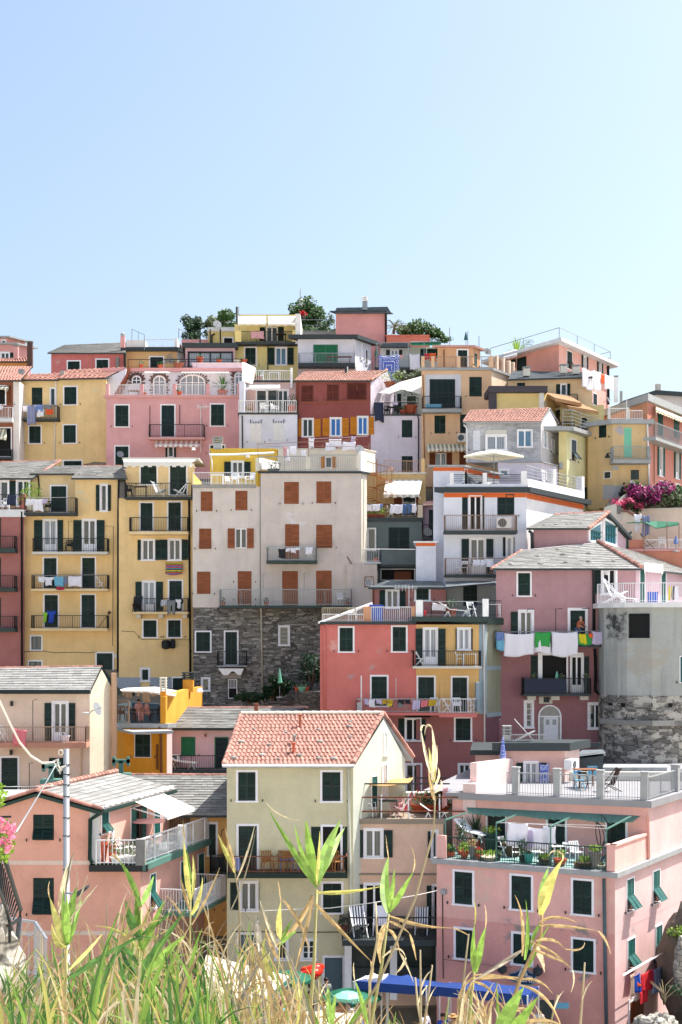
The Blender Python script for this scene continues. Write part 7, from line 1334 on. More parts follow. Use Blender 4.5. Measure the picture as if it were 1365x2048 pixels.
for q in (4.2,6.2,8.5):mb=MB();mb.box(fb,q-.15,q+.15,-.3,.04,zt,zt+1.2);mb.box(fb,q-.18,q+.18,-.33,.07,zt+1.2,zt+1.26);mb.build('terrace_pillar','slab_grey',h.root)
# deck fill behind up to the tower
mb=MB();p3=fa.w(-1.5,-.2,zt+.01);mb.face(p3,fa.w(fa.L,-.2,zt+.01),fb.w(fb.L,-.2,zt+.01),V3((20,82,zt+.01)),V3((8,82,zt+.01)));mb.build('terrace_floor','deck_white',h.root)
mb=MB();mb.hexa([v+V3((dx,0,dz))for v in (W(262,118,67.2),W(455,95,71.4))for dx in (0,.3)for dz in (-4.2,0)]);mb.build('side_parapet','p_ptr2',h.root)
h.box('corner_pillar','p_ptr2',225,228,292,430,i=kt,n0=-3,n1=.1,at=.1)
h.zf=zt;up=W(432,270,71);up.z=zt;umbrella(up,2.3,.7,'closed blue and white parasol on the white roof terrace','towel_pattern',True);
p=W(865,305,69);p.z=zt;furn('table',p,.2,'wood','brown wooden table on the white roof terrace',sc_=1.2);p=W(828,310,68.2);p.z=zt;furn('folding',p,.3,'cloth_sky','light blue chair in front of the wooden terrace table');p=W(900,290,71);p.z=zt;furn('chair',p,2.9,'cloth_sky','blue-backed chair behind the wooden terrace table');p=W(850,300,67.6);p.z=zt;furn('folding',p,.1,'dark_metal','dark chair in front of the wooden terrace table');p=W(988,308,67.2);p.z=zt;furn('deck',p,-1.3,'wood_dark','dark wooden reclining chair alone on the white roof terrace',m2='wood_dark')
p=W(770,240,72);mb=MB();mb.abox(p.x-.2,p.x+8.0,72,72.35,zt,zt+.45);mb.build('garden_bench','limewash',None,label='long low stone bench along the back of the white roof terrace',cat='bench')
# main terrace with plants
fr=h.segs[k0]['fr'];f2=h.segs[k0+1]['fr'];T0=h.tiers[0];zm=T0['z1'];P=offset_poly(T0['P'],.18);mb=MB();mb.face(*[(p[0],p[1],zm+.22)for p in P]);mb.face(*[(p[0],p[1],zm)for p in P][::-1])
for i in range(4):a,b=P[i],P[(i+1)%4];mb.face((a[0],a[1],zm),(b[0],b[1],zm),(b[0],b[1],zm+.22),(a[0],a[1],zm+.22))
mb.build('terrace_slab','slab_grey',h.root);mb=MB();mb.face(fr.w(.2,-.2,zm+.23),fr.w(fr.L-.2,-.2,zm+.23),f2.w(4.0,-.2,zm+.23),V3((h.segs[kt]['fr'].w(0,0,0).x,67,zm+.23)));mb.build('terrace_floor','deck_teal',h.root);zm+=.23
ua,ub=hitu(fr,140),hitu(fr,972);mb=MB();h.raillne(mb,fr.w(ua,-.12,zm),fr.w(ub,-.12,zm),.95,.11,.01);mb.build('railing','green_metal',h.root)
mb=MB();ul=hitu(fr,133);mb.box(fr,0,ul,-.15,.0,zm,zm+1.0);mb.build('parapet','p_pkM',h.root);mb=MB();mb.box(fr,ub,fr.L,-.2,0,zm,zm+1.05);mb.box(f2,0,4.05,-.2,0,zm,zm+1.05);mb.box(fr,ub-.03,fr.L+.05,-.25,.05,zm+1.05,zm+1.12);mb.box(f2,-.05,4.1,-.25,.05,zm+1.05,zm+1.12);mb.build('parapet','p_pkM',h.root)
fk=h.segs[kt]['fr'];kz=CZ+(HY-cv(0,385)[1])/F*65
h.w('d',352,388,445,585,i=kt,tr=.06,pane='sh_dark',nm='door');h.w('c',667,402,756,600,i=kt,tr=.1,nm='door');h.w('c',975,422,1070,610,i=kt,tr=.1,nm='door')
# pergola arms and canopy
mb=MB();cz=None;tops=[]
for x,yt,xe,ye in ((133,415,240,378),(398,432,500,390),(680,448,780,403),(970,464,1100,395)):
 u,z=fr.hit(*cv(x,yt),-.3);a=fr.w(u,-.3,zm);b=fr.w(u,-.3,z);mb.bar(a,b,.028);u2,z2=fk.hit(*cv(xe,ye),.6);c=fk.w(u2,.6,z2);mb.bar(b,c,.028);tops.append((b,c))
mb.build('pergola_frame','awning_teal',h.root)
mb=MB();C0=fk.w(fk.hit(*cv(245,352),.1)[0],.1,fk.hit(*cv(245,350),.1)[1]);C1=fk.w(fk.L-.3,.1,C0.z-.02)
D0=fk.w(fk.hit(*cv(250,375),.6)[0],.6,C0.z-.14);D1=fk.w(fk.hit(*cv(1110,375),.6)[0],.6,C0.z-.2);N=24
for q in range(N):
 t0,t1=q/N,(q+1)/N;s0,s1=.06*abs(math.sin(t0*9.4)),.12*abs(math.sin(t1*9.4));Z=V3((0,0,1));mb.face(C0.lerp(C1,t0),C0.lerp(C1,t1),D0.lerp(D1,t1)-Z*s1,D0.lerp(D1,t0)-Z*s0);mb.face(D0.lerp(D1,t0)-Z*s0,D0.lerp(D1,t1)-Z*s1,D0.lerp(D1,t1)-Z*(s1+.05),D0.lerp(D1,t0)-Z*(s0+.05))
mb.build('canopy','awning_teal',h.root)
h.bz=(k0,-1.4,0,0)
for a in [(456,432,560,548,'cloth_white','white sheet at the left of the planted terrace line'),(560,455,675,575,'cloth_white','white sheet in the middle of the planted terrace line'),(515,465,590,560,'cloth_lilac','shorter pale sheet between the two white ones on the planted terrace'),(640,448,706,545,'cloth_white','white sheet at the right of the planted terrace line')]:cloth(h,*a,i=k0,off=-.75+.2*rnd.random())
line(h,400,425,970,462,i=k0,off=-1.4);line(h,400,430,970,445,i=k0,off=-2.2)
h.zf=zm
LB=['first small clay pot by the green corner post','second clay pot near the green corner post','leafy clay pot third from the corner post','tall stone-coloured jar with grasses','low clay pot with red flowers after the tall jar','long planter box of lime plants','dark little pot behind the second post','black pot with a tall airy shrub','turquoise glazed urn','planter box left of the third post','clay pot of flowers right of the third post','small brown bowl near the big urn','broad planter of green herbs by the big urn','big ribbed stone urn with yellow plants','low stone bowl at the end of the railing']
SP=[(150,.15,.28,'clay','leaf_lime',.4,.2),(170,.15,.26,'clay','leaf_green',.4,.2),(232,.26,.35,'clay','leaf_lime',.5,.35),(276,.22,.62,'stone_grey','reed_dry',.5,.25),(309,.22,.3,'clay','leaf_lime',.25,.25),(365,.5,.22,'cream','leaf_lime',.3,.5),(408,.15,.28,'dark_metal','leaf_green',.25,.18),(535,.2,.35,'dark_metal','leaf_green',.95,.35),(567,.26,.5,'teal_glaze','leaf_grey',.1,.1),(652,.38,.3,'soil','leaf_lime',.3,.4),(730,.35,.35,'clay','leaf_lime',.5,.35),(820,.2,.18,'clay_old','leaf_lime',.1,.1),(862,.45,.28,'soil','leaf_lime',.35,.5),(912,.32,.85,'stone_grey','leaf_lime',.35,.4),(948,.25,.2,'limewash','leaf_grey',.1,.1)]
for (x,r,hh,m,lf,ph,pr),lb in zip(SP,LB):P_(h,x,-.5,lb+' on the planted pink terrace',r=r*.8,hh=hh*.85,mat=m,plant=lf,ph=ph*.8,pr=pr*.75,n=110,i=k0,fl='blossom_red' if 'red flowers' in lb else None)
P_(h,215,-1.4,'tall narrow potted cypress behind the front row of pots',r=.2,hh=.3,ph=1.3,pr=.28,n=260,plant='leaf_dark',i=k0);P_(h,372,-2.6,'hanging-height trough of pale flowers near the white deck chair',r=.35,hh=.9,mat='green_metal',plant='leaf_lime',n=100,i=k0);P_(h,480,-2.0,'plant trough on a stand left of the white sheets',r=.45,hh=.6,mat='wood_dark',plant='leaf_green',n=120,i=k0);P_(h,295,-3.2,'dark leafy palm in the shaded corner of the pink terrace',r=.3,hh=.5,plant='leaf_dark',ph=1.6,kind='spike',n=40,pr=1,i=k0)
F_(h,'lounger',262,-2.6,'plastic_white','white lounger with raised back in the sunny corner of the pink terrace',i=k0,rz=1.2,z=zm+.5);F_(h,'folding',440,-1.8,'plastic_white','white folding chair left of the hanging sheets',i=k0,rz=1.4);F_(h,'folding',500,-1.0,'plastic_white','low white stool frame beneath the hanging sheets',i=k0,rz=.4,sc_=.8);F_(h,'folding',605,-1.0,'plastic_white','white folding chair under the middle sheet',i=k0,rz=1.1);F_(h,'folding',655,-.9,'plastic_white','white folding chair just left of the third green post',i=k0,rz=-1.1);F_(h,'round_table',700,-1.3,'plastic_white','white round table right of the hanging sheets',i=k0);F_(h,'folding',740,-1.2,'plastic_white','white folding chair right of the round table',i=k0,rz=-.6);F_(h,'chair',818,-1.8,'plastic_white','white chair beside the egg-shaped hanging seat',i=k0,rz=.9)
# hanging egg seat
p,_f=place(h,880,k0,-2.2);o=empty('hanging_chair',p,'black hanging egg seat frame on the pink terrace','hanging chair');mb=MB();C=[p+V3((.45,0,0))+V3((math.sin(t)*.55-.1,0,1.05-math.cos(t)*1.05))for t in [q*.28 for q in range(11)]];mb.tube(C,.03,6);mb.lathe(p,[(.6,0),(.6,.05),(.5,.06)],14);mb.build('stand','dark_metal',o);mb=MB();mb.bar(C[-1],C[-1]+V3((0,0,-.35)),.01)
S=[C[-1]+V3((-.15+.28*math.sin(t*.9)-.0,0,-.35-t*.38))for t in [q*.3 for q in range(11)]]
for dx in (-.15,0,.15,-.3):mb.tube([v+V3((dx*math.sin(k*.31),abs(dx),0))for k,v in enumerate(S)],.022,5)
mb.build('seat','dark_metal',o)
# front windows
h.ws('c',[(182,686,274,853)],i=k0)
h.w('c',478,708,580,880,i=k0);h.w('c',798,731,895,905,i=k0)
h.w('c',188,985,275,1135,i=kl);h.w('c',487,1010,580,1165,i=kl);h.w('c',798,1040,905,1202,i=kl)
h.w('a',1075,722,1112,887,i=k0+1,c='sh_teal',tr=.06,tilt=38);h.w('a',1211,680,1246,845,i=k0+1,c='sh_teal',tr=.06,tilt=38);h.w('a',1080,1036,1117,1190,i=kl+1,c='sh_teal',tr=.06,tilt=38);h.w('a',1226,966,1258,1135,i=kl+1,c='sh_teal',tr=.06,tilt=30);h.w('c',1090,1358,1118,1600,i=kl+1,c='sh_wood',tr=.14)
h.pipe([(958,722),(962,1010),(972,1600)],i=kl,mat='sh_bluegrey',r=.07,off=.12);h.pipe([(1185,385),(1192,640)],i=kt+1,mat='p_pkM',r=.06);h.pipe([(118,800),(122,1240)],i=k0,mat='dark_metal',r=.02,off=.05,nm='wall_cable');h.box('junction_box','slab_grey',108,778,132,804,i=k0,n0=0,n1=.2)
line(h,120,1140,480,1185,i=kl,off=.05,mat='dark_metal')
h.box('wooden_door','sh_wood',1120,1350,1165,1600,i=kl+1,n0=0,n1=.06);
fr=h.segs[kl]['fr'];mb=MB();P=[(465,1215),(500,1208),(540,1185),(575,1210),(605,1220),(608,1258),(575,1275),(530,1272),(500,1258),(468,1248)];V=[fr.hit(*cv(*p),.06)for p in P]
mb.face(*[fr.w(u,.06,z)for u,z in V][::-1]);
for (a,za),(b,zb)in zip(V,V[1:]+V[:1]):mb.face(fr.w(a,.06,za),fr.w(b,.06,zb),fr.w(b,.005,zb),fr.w(a,.005,za))
sg=mb.build('sign','sign_blue',None,label='dark blue scalloped sign with pale lettering on the big pink house wall',cat='sign');mb=MB()
for (a,za),(b,zb)in zip(V,V[1:]+V[:1]):mb.bar(fr.w(a,.065,za),fr.w(b,.065,zb),.018)
mb.build('sign_border','p_band',sg)
def text(s,x,y,size,i,off,mat,par):
 cu=bpy.data.curves.new('lettering','FONT');cu.body=s;cu.size=size;cu.align_x='CENTER';cu.extrude=.006;cu.materials.append(M[mat]);f=h.segs[i]['fr'];u,z=f.hit(*cv(x,y),off);p=f.w(u,off,z)
 t_=bpy.data.objects.new('t',cu);col.objects.link(t_);me=bpy.data.meshes.new_from_object(t_);bpy.data.objects.remove(t_);return link('lettering',me,p,par,(R(90),0,f.ang))
text('A',538,1232,.75,kl,.075,'slab_white',sg);text('L',560,1232,.6,kl,.075,'slab_white',sg);text('ERIA',572,1262,.42,kl,.075,'slab_white',sg)
mb=MB()
for x,y in ((435,1188),(620,1200)):u,z=fr.hit(*cv(x,y),.1);mb.lathe(fr.w(u,.25,z-.2),[(.05,0),(.2,.1),(.2,.3),(.05,.4)],8)
mb.build('wall_lamps','slab_dark',h.root);h.done()
# laundry on the sunny side, bottom right
crop(1165,1840,6.825);fs=h.segs[kl+1]
mb=MB();
for y0,y1,o in ((740,560,.55),(755,575,.75),(765,590,.95)):a=fs['fr'].hit(*cv(560,y0),o);b=fs['fr'].hit(*cv(1140,y1),o);mb.bar(fs['fr'].w(a[0],o,a[1]),fs['fr'].w(b[0],o,a[1]+.0),.012)
mb.build('clothesline','slab_white',None,label='clothes wires along the sunny side wall at the bottom right',cat='clothesline')
for a in [(648,730,705,1050,'cloth_beige','tan garment at the near end of the sunny side wall wires','towel'),(705,740,780,990,'cloth_cobalt','blue and lilac garment second from the near end of the side wall wires','towel'),(735,840,800,910,'cloth_orange','orange garment partly behind the crimson dress','towel'),(800,705,930,965,'cloth_red','bright red dress on the sunny side wall wires','dress'),(780,950,905,1118,'cloth_red','lower red towel hanging under the bright red dress','towel'),(925,670,965,900,'cloth_crimson','narrow crimson cloth just behind the red dress','towel'),(960,635,1108,990,'towel_stripe','white and blue patterned towel at the far end of the side wall wires','towel')]:cloth(h,*a[:4],a[4],a[5],a[6],i=kl+1,off=.8)
crop(0,0,1)
# rock at the right edge
def rock(p,s,label,n=3,mat='rock',seed=1,nm='rock',ax=(1,1,1),disp=.35):
 import bmesh
 r=random.Random(seed);bm=bmesh.new();bmesh.ops.create_icosphere(bm,subdivisions=n,radius=1)
 from mathutils import noise as mn
 for v in bm.verts:d=1+disp*mn.noise(v.co*1.3+V3((seed*7.1,0,0)))+disp*.5*mn.noise(v.co*3.7+V3((seed,3,0)))+disp*.25*mn.noise(v.co*9);v.co=V3((v.co.x*s*ax[0],v.co.y*s*ax[1],v.co.z*s*ax[2]))*d
 me=bpy.data.meshes.new(nm);bm.to_mesh(me);bm.free();me.materials.append(M[mat]);return link(nm,me,p,None,label=label,cat='rock')
M['rock']=plain('cliff_rock','5a564e',rough=.95,var=.6,sc_=1.6,bump=1);M['limerock']=masonry('lime_rock','9c978c','b9b4a9','6d6a63',None,.6,2.2,5.0)
rock(W(1400,1990,62),1.9,'rough shaded cliff face beside the sunny pink side wall',4,'rock',3,ax=(.75,1.6,1.9));rock(W(1322,2062,57),.75,'pale layered boulder below the patterned towel',4,'limerock',5,ax=(1,.8,.9));rock(W(1290,2060,57),.55,'small pale boulder at the bottom right',3,'limerock',8);rock(W(1366,1935,58.5),.45,'pale lump of masonry at the right edge above the boulder',3,'limerock',9,ax=(.7,.8,2.6))
mb=MB();b=W(1328,2010,57)
for k in range(7):a=k*.9;p=b+V3((math.cos(a)*.12,.0,.3+.08*k));q=p+V3((math.cos(a)*.45,math.sin(a)*.2,.35));mb.bar(b,p,.015);mb.bar(p,q,.012,.006)
mb.build('dry_branch','reed_pale',None,label='bare dry twig standing on the pale boulder',cat='twig')
bush_flowers(W(1350,1990,57.5),.35,.3,'small dark tuft growing beside the pale boulder','leaf_dark','leaf_dark',120,nm='shrub',s=.1);bush_flowers(W(1360,1880,60),.5,.35,'green weeds on the cliff above the boulder','leaf_lime','leaf_green',200,nm='shrub',s=.1)
# ================================================================== crop L: centre
crop(400,1380,2.73)
h=House('centre_house','pale yellow-green house with an orange-pink tiled roof in the middle of the lower row','house',(500,1700,66));PL('p_cen','c9c2a2',grime=.14);PL('p_cenS','d0d3c2',grime=.06,k=.92)  # second plaster repeats the front wall with sunlight put into its colour
k0=h.tier([(148,66),(838,66),(1122,None)],425,1830,['p_cen','p_cenS']);h.gable(1,[(1003,160)])
rf,rp=h.front_roof(0,(130,406),(838,408),(1000,134),(225,136),kind='tile',slope=.55,over=.35,row=.31,cw=.2,indiv=300,under='slab_grey')
fr=h.segs[1]['fr'];k=h.segs[1];far=fr.w(fr.L+.35,.25,k['z1']+.05);mb=MB();q=[rp[2],far,far+V3((-8,4.5,0)),rp[3]];mb.face(*q);mb.face(*[v-V3((0,0,.15))for v in q][::-1]);mb.face(q[0],q[0]-V3((0,0,.3)),q[1]-V3((0,0,.3)),q[1]);mb.build('roof_back','slab_grey',h.root)
up=V3((0,0,.1));ridge(h.root,rp[3]+up,rp[2]+up,'limewash',.1,.4);ridge(h.root,rp[1]+up,rp[2]+up,r=.12);ridge(h.root,rp[0]+up*.5,rp[3]+up*.5,r=.1);ridge(h.root,rp[2]+up,far+up,r=.12)
mb=MB();mb.tube([rp[0]+V3((-.05,-.08,-.05)),rp[1]+V3((.05,-.08,-.05))],.08,8);mb.build('gutter','slab_white',h.root,smooth=True)
h.w('c',210,448,305,604);h.w('c',669,448,768,606);h.w('c',212,742,312,1005);h.w('d',672,746,768,1000,tr=.1,pane='int_dark',nm='door');h.w('c',608,746,664,1000,tr=0,slats=16);h.w('c',776,746,806,1000,tr=0,slats=16)
h.balc(150,808,1000,910,1028,d=1.1,slab='sh_green',rail='copper_pipe',bars=.13);
for k_,x in enumerate((370,440,500,580,700,750)):F_(h,'chair',x,.45,'wicker',['first wicker chair on the long centre house balcony, beside the closed green door','second wicker chair on the long centre house balcony','third wicker chair on the centre house balcony, left of the big reed','wicker chair on the centre house balcony nearest the open dark door','wicker chair in front of the open dark door','last wicker chair at the right end of the centre house balcony'][k_],rz=(.3,-.4,.8,2.6,0,.5)[k_])
cloth(h,195,912,220,985,'towel_stripe','blue towel over the brown railing near the closed green door');
for x in (475,570):F_(h,'table',x,.35,'cloth_blue','small blue covered table among the wicker chairs nearer the '+('closed green door' if x<500 else 'open dark door'),sc_=.7)
h.w('r',225,1052,310,1202,lw=.05,tr=.1,pane='curtain_dim',nm='window');h.w('c',166,1050,218,1202,tr=0);h.w('c',673,1056,773,1215)
h.pipe([(812,430),(815,700),(822,1010),(830,1600)],mat='p_cenS',r=.06,off=.1);h.w('g',1005,236,1022,355,i=1,tr=.06,pane='sh_white');h.w('g',998,410,1022,600,i=1,tr=.06,pane='sh_white');h.w('c',938,472,968,640,i=1,tr=.04,c='sh_teal',nm='door')
crop(400,1780,4.55);h.w('p',355,405,520,900,c='sh_bluegrey',nm='door');h.w('g',935,458,1048,630,bars=2);h.w('p',1137,615,1298,950,c='sh_bluegrey');h.w('g',700,470,790,630);h.pipe([(300,375),(900,385),(1270,382)],off=.03,r=.02,mat='dark_metal',nm='wall_cable');h.done()
crop(400,1380,2.73)
SL=['grey stone on the tiled roof near its upper left corner','grey stone on the tiled roof left of the upper flue','grey stone on the tiled roof just right of the upper flue','large grey stone nearest the top of the tiled roof','grey stone just below the topmost stone on the tiled roof','grey stone near the tiled verge, third down','big grey stone at the left edge of the tiled roof','grey stone in the middle left of the tiled roof','grey stone right of the red flue on the tiled roof','small grey stone at the lower right part of the tiled roof','lowest left stone on the tiled roof','stone on the lower row left of the red flue','stone under the left part of the red flue near the gutter','stone directly below right of the red flue','stone on the lower row right of the middle','largest stone at the lower right near the gutter']
for lb,(x,y,s_)in zip(SL,[(295,218,.2),(465,236,.2),(650,222,.22),(820,178,.2),(815,205,.26),(822,260,.22),(228,290,.26),(380,305,.22),(658,288,.24),(778,332,.17),(188,378,.28),(340,362,.28),(428,382,.2),(543,364,.28),(650,380,.25),(732,382,.3)]):stone_thing(on_roof(rp,x,y)+V3((0,0,.04)),s_,lb)
for x,y,x2,y2,m_,lb in ((548,205,548,145,'clay_old','a'),(512,348,512,300,'clay','b'),(516,298,518,258,'stone_grey','c')):p=on_roof(rp,x,y);q=V3((p.x,p.y,CZ+(HY-cv(0,y2)[1])/F*p.y));mb=MB();mb.tube([p-V3((0,0,.1)),q],.06,8);mb.lathe(q,[(.06,0),(.1,.04),(.1,.1),(.02,.14)],8);mb.build('flue_pipe',m_,h.root)
mb=MB();p=W(308,120,83);chimney(h.root,p,.22,.5,'clay_old',0)
# low orange building with the slate roof (left of centre)
h=House('low_orange_house','low orange house under a broad slate roof half in the shadow of the centre house','house',(100,1500,69));PL('p_lor','dda868',grime=.1);h.tier([(-50,69.5),(149,69.5)],690,1830,'p_lor',back=6)
crop(0,1300,2.844);E0,E1=W(860,940,69),W(1293,942,69);E0=W(560,942,69);ze=E1.z;R1=slopept(1293,712,69,ze,.42);R0=slopept(690,710,69,ze,.42);h.roof([E0,E1,R1,R0],'slate','slate',.26,.42);ridge(h.root,R0,R1,r=.1)
crop(400,1380,2.73);h.w('c',50,732,88,900);h.balc(50,150,1000,902,1010,d=1.2,slab='slab_teal',rail='dark_metal');cloth(h,60,908,140,985,'cloth_black','row of dark washing on the small orange house balcony','washing');h.pipe([(118,800),(118,770),(138,755)],off=.3,r=.02,mat='dark_metal',nm='iron_rod');h.w('c',20,1050,50,1200,tr=0);h.done()
# beige-pink middle house
crop(400,1380,2.73)
h=House('beige_pink_house','beige-pink house with a wooden-railed roof terrace and a long black-railed balcony','house',(1050,1700,66));PL('p_mid','d8b7a0',grime=.12)
h.tier([(822,66.6),(1330,66.6)],730,1830,'p_mid',back=9,deck='deck_white');h.slab(over=.12,th=.22,mat='p_cornice' if PL('p_cornice','8f8272')else 0);zt=h.zf
h.w('o',905,765,992,912,lw=(1.05,1.1),pane='curtain_dim',nm='window');h.w('l',1270,772,1295,915,lw=1.2,tr=.08,pane='curtain_dim',nm='window');h.box('string_course','p_cornice',822,1004,1325,1012,n0=0,n1=.2);h.box('string_course','p_mid',822,1012,1325,1022,n0=0,n1=.14)
h.w('l',905,1062,1000,1320,lw=1.05,tr=.1,pane='int_dark',nm='door');h.w('l',1275,1068,1318,1320,lw=1.2,tr=.08,pane='int_dark',nm='door');h.pipe([(870,1028),(828,1050),(826,1600)],mat='p_cenS',r=.05)
# terrace
h.zf=zt;mb=MB();fr=h.segs[0]['fr']
for z in (.3,.95):mb.box(fr,.05,11.5,-.12,-.06,zt+z,zt+z+.06)
mb.build('wooden_rails','sh_wood',h.root);mb=MB()
for x in (848,992,1140,1310):u=hitu(fr,x);mb.bar(fr.w(u,-.1,zt),fr.w(u,-.1,zt+1.1),.03)
mb.build('rail_posts','rail_white',h.root);mb=MB()
for x0,y0,x1,y1,off in ((848,512,1365,520,-.3),(1010,480,1365,480,-4.5)):a=fr.hit(*cv(x0,y0),off);b=fr.hit(*cv(x1,y1),off);mb.bar(fr.w(a[0],off,a[1]),fr.w(b[0],off,a[1]),.03)
a=fr.hit(*cv(848,512),-.3);mb.bar(fr.w(a[0],-.3,zt),fr.w(a[0],-.3,a[1]),.03);a=fr.hit(*cv(1165,516),-.3);mb.bar(fr.w(a[0],-.3,zt+1),fr.w(a[0],-4.5,a[1]),.02);mb.build('pergola_frame','dark_metal',h.root)
A=[W(925,514,67),W(1115,508,67),W(1168,476,70.5),W(985,474,70.5)];mb=MB();n=10
for i in range(n):
 for j in range(3):
  def g(s,t):p=A[0].lerp(A[1],s).lerp(A[3].lerp(A[2],s),t);return p-V3((0,0,.15*math.sin(s*6.3+1)*math.sin(t*3.14)+.1*math.sin(3.14*s)))
  mb.face(g(i/n,j/3),g((i+1)/n,j/3),g((i+1)/n,(j+1)/3),g(i/n,(j+1)/3))
o=mb.build('woven_awning','straw',None,label='straw-coloured woven shade mat over the wooden-railed terrace',cat='awning');o.modifiers.new('t','SOLIDIFY').thickness=.03
mb=MB();a=fr.w(hitu(fr,1120,-3),-3,zt);mb.box(fr,hitu(fr,1120,-3),13.0,-3.4,-2.6,zt,zt+.9);mb.build('planter_wall','p_cenS',h.root)
for k_,(x,fl,lb)in enumerate([(1200,'blossom_red','red geranium trough on the wooden-railed terrace'),(1258,None,'green leafy trough next to the red geraniums'),(1320,'blossom_red','second red geranium trough at the end of the terrace planter wall')]):P_(h,x,-2.4,lb,r=.42,hh=.3,plant='leaf_green',ph=.6,pr=.55,n=150,fl=fl,z=zt+.1)
F_(h,'chair',930,-.8,'plastic_white','white plastic chair at the left end of the wooden-railed terrace',rz=1.2,z=zt);F_(h,'table',1030,-.9,'slab_teal','green-topped table between the chairs of the wooden-railed terrace',z=zt);F_(h,'chair',1075,-.7,'cloth_rose','faded rose chair by the green-topped table',z=zt,rz=-.6);F_(h,'deck',1112,-.9,'plastic_white','pink cushioned recliner on the wooden-railed terrace',z=zt,rz=-1.3,m2='cloth_pink');F_(h,'lounger',1265,-.6,'plastic_white','low white lounger behind the wooden rails',z=zt,rz=1.57,sc_=.7)
cloth(h,1325,530,1352,640,'cloth_rose','long pink garment hanging above the wooden rails',off=-.6);cloth(h,1356,530,1375,595,'cloth_white','short white cloth hanging at the end of the wooden-railed terrace',off=-.6);p=W(985,575,69.5);pot(p,.22,.45,'white','white pot plant against the pale yellow gable wall',plant='leaf_lime',ph=.7,n=90)
h.w('g',1,1,2,2);h.segs[0]['holes'].pop()
crop(660,1780,4.55)
fr=h.segs[0]['fr'];u0,zf=fr.hit(*cv(92,440),2.6);u1,zf2=fr.hit(*cv(992,475),2.6);zf=(zf+zf2)/2+.0;mb=MB();zb=zf-.25
P=[fr.w(u0+.1,2.6,0),fr.w(u1,2.6,0),fr.w(u1,.01,0),fr.w(u0+.8,.01,0)];mb.hexa([V3((v.x,v.y,z))for v in (P[0],P[1],P[3],P[2])for z in (zb,zf)]);b=mb.build('balcony','slab_dark',h.root)
mb=MB();Q=[V3((v.x,v.y,zf))for v in P];h.raillne(mb,Q[0],Q[1],1.0,.11);h.raillne(mb,Q[3],Q[0],1.0,.11);h.raillne(mb,Q[1],Q[2],1.0,.11);mb.build('railing','dark_metal',b);h.zf=zf
F_(h,'deck',262,1.6,'plastic_white','tall blue and white striped deck chair on the black-railed balcony',rz=.2,m2='deck_stripe',z=zf,sc_=1.15);F_(h,'deck',460,1.2,'plastic_white','wide white cushioned chair on the black-railed balcony',rz=-.1,m2='cloth_white',z=zf,sc_=1.1);F_(h,'deck',835,1.0,'plastic_white','second striped deck chair at the far end of the black-railed balcony',rz=-.1,m2='deck_stripe',z=zf);F_(h,'round_table',650,1.2,'dark_metal','dark round table in the middle of the black-railed balcony',z=zf);P_(h,125,.9,'dark potted bush in the corner of the black-railed balcony',r=.2,hh=.3,plant='leaf_dark',ph=.5,n=80,z=zf)
h.box('shop_front_frame','white_paint',135,455,995,500,n0=0,n1=1.2);
for x in (135,548,968):h.box('shop_front_post','white_paint',x,500,x+(64 if x!=968 else 26),1000,n0=.9,n1=1.15)
h.box('shop_front_glass','glass',198,500,550,720,n0=.8,n1=.9,at=1.1);h.box('shop_front_glass','glass',612,515,970,780,n0=.8,n1=.9,at=1.1);h.box('shop_board','slab_dark',140,712,970,860,n0=.8,n1=1.0,at=1.1);h.done()
mb=MB();pts=[W(-600,190,62),W(-300,175,62),W(0,165,61),W(400,115,60),W(800,45,61),W(1025,-5,63.5)];mb.tube(pts,.018,5);mb.build('overhead_wire','rope',None,label='pale overhead wire sagging across the centre and beige-pink houses',cat='wire')
# street marquee, parasols and people
M['blue_canvas']=plain('blue_canvas','163a7c',trans=.15,var=.1,sc_=2)
def canopy(A,hgt,mat,label,nm='marquee',drop=.35,up=.28):
 """four-cornered pyramid canvas on posts; A: corner points, clockwise"""
 o=empty(nm,(A[0]+A[2])/2-V3((0,0,hgt)),label,'canopy');c=sum(A,V3())/4+V3((0,0,up));mb=MB();n=6
 for i in range(4):
  a,b=A[i],A[(i+1)%4]
  for q in range(n):
   for r_ in range(3):
    def g(s,t):p=a.lerp(b,s).lerp(c,t);return p-V3((0,0,.12*math.sin(math.pi*t)))
    s0,s1,t0,t1=q/n,(q+1)/n,r_/3,(r_+1)/3;mb.face(g(s0,t0),g(s1,t0),g(s1,t1),g(s0,t1))
  mb.face(a,b,b-V3((0,0,drop)),a-V3((0,0,drop)))
 mb.build('canvas',mat,o);mb=MB()
 for a in A:mb.bar(a-V3((0,0,hgt)),a,.03)
 mb.build('posts','slab_white',o);return o
g0=12.75
canopy([W(228,828,57),W(1000,890,56.5),W(1080,850,60.5),W(520,765,61)],2.4,'blue_canvas','big blue canvas canopy in front of the glass shop front')
canopy([W(880,870,56),W(1800,960,54.5),W(1900,880,58),W(1100,840,60)],2.2,'blue_canvas','second blue canvas canopy below the dark blue sign');canopy([W(215,832,57.6),W(470,790,57.4),W(530,762,60.5),W(330,780,61)],2.4,'awning_white','small white canvas corner at the left end of the blue canopy',up=.2)
umbrella(W(195,900,57)-V3((0,0,2)),2.0,1.2,'dark green parasol left of the blue canopy','awning_green');umbrella(W(165,930,54)-V3((0,0,2)),2.0,.55,'pale mint parasol in front of the dark green one','sh_mint')
crop(540,1900,6.825);umbrella(W(240,290,60)-V3((0,0,2.2)),2.2,1.1,'wide dark green parasol next to the pale lower roof','awning_green')
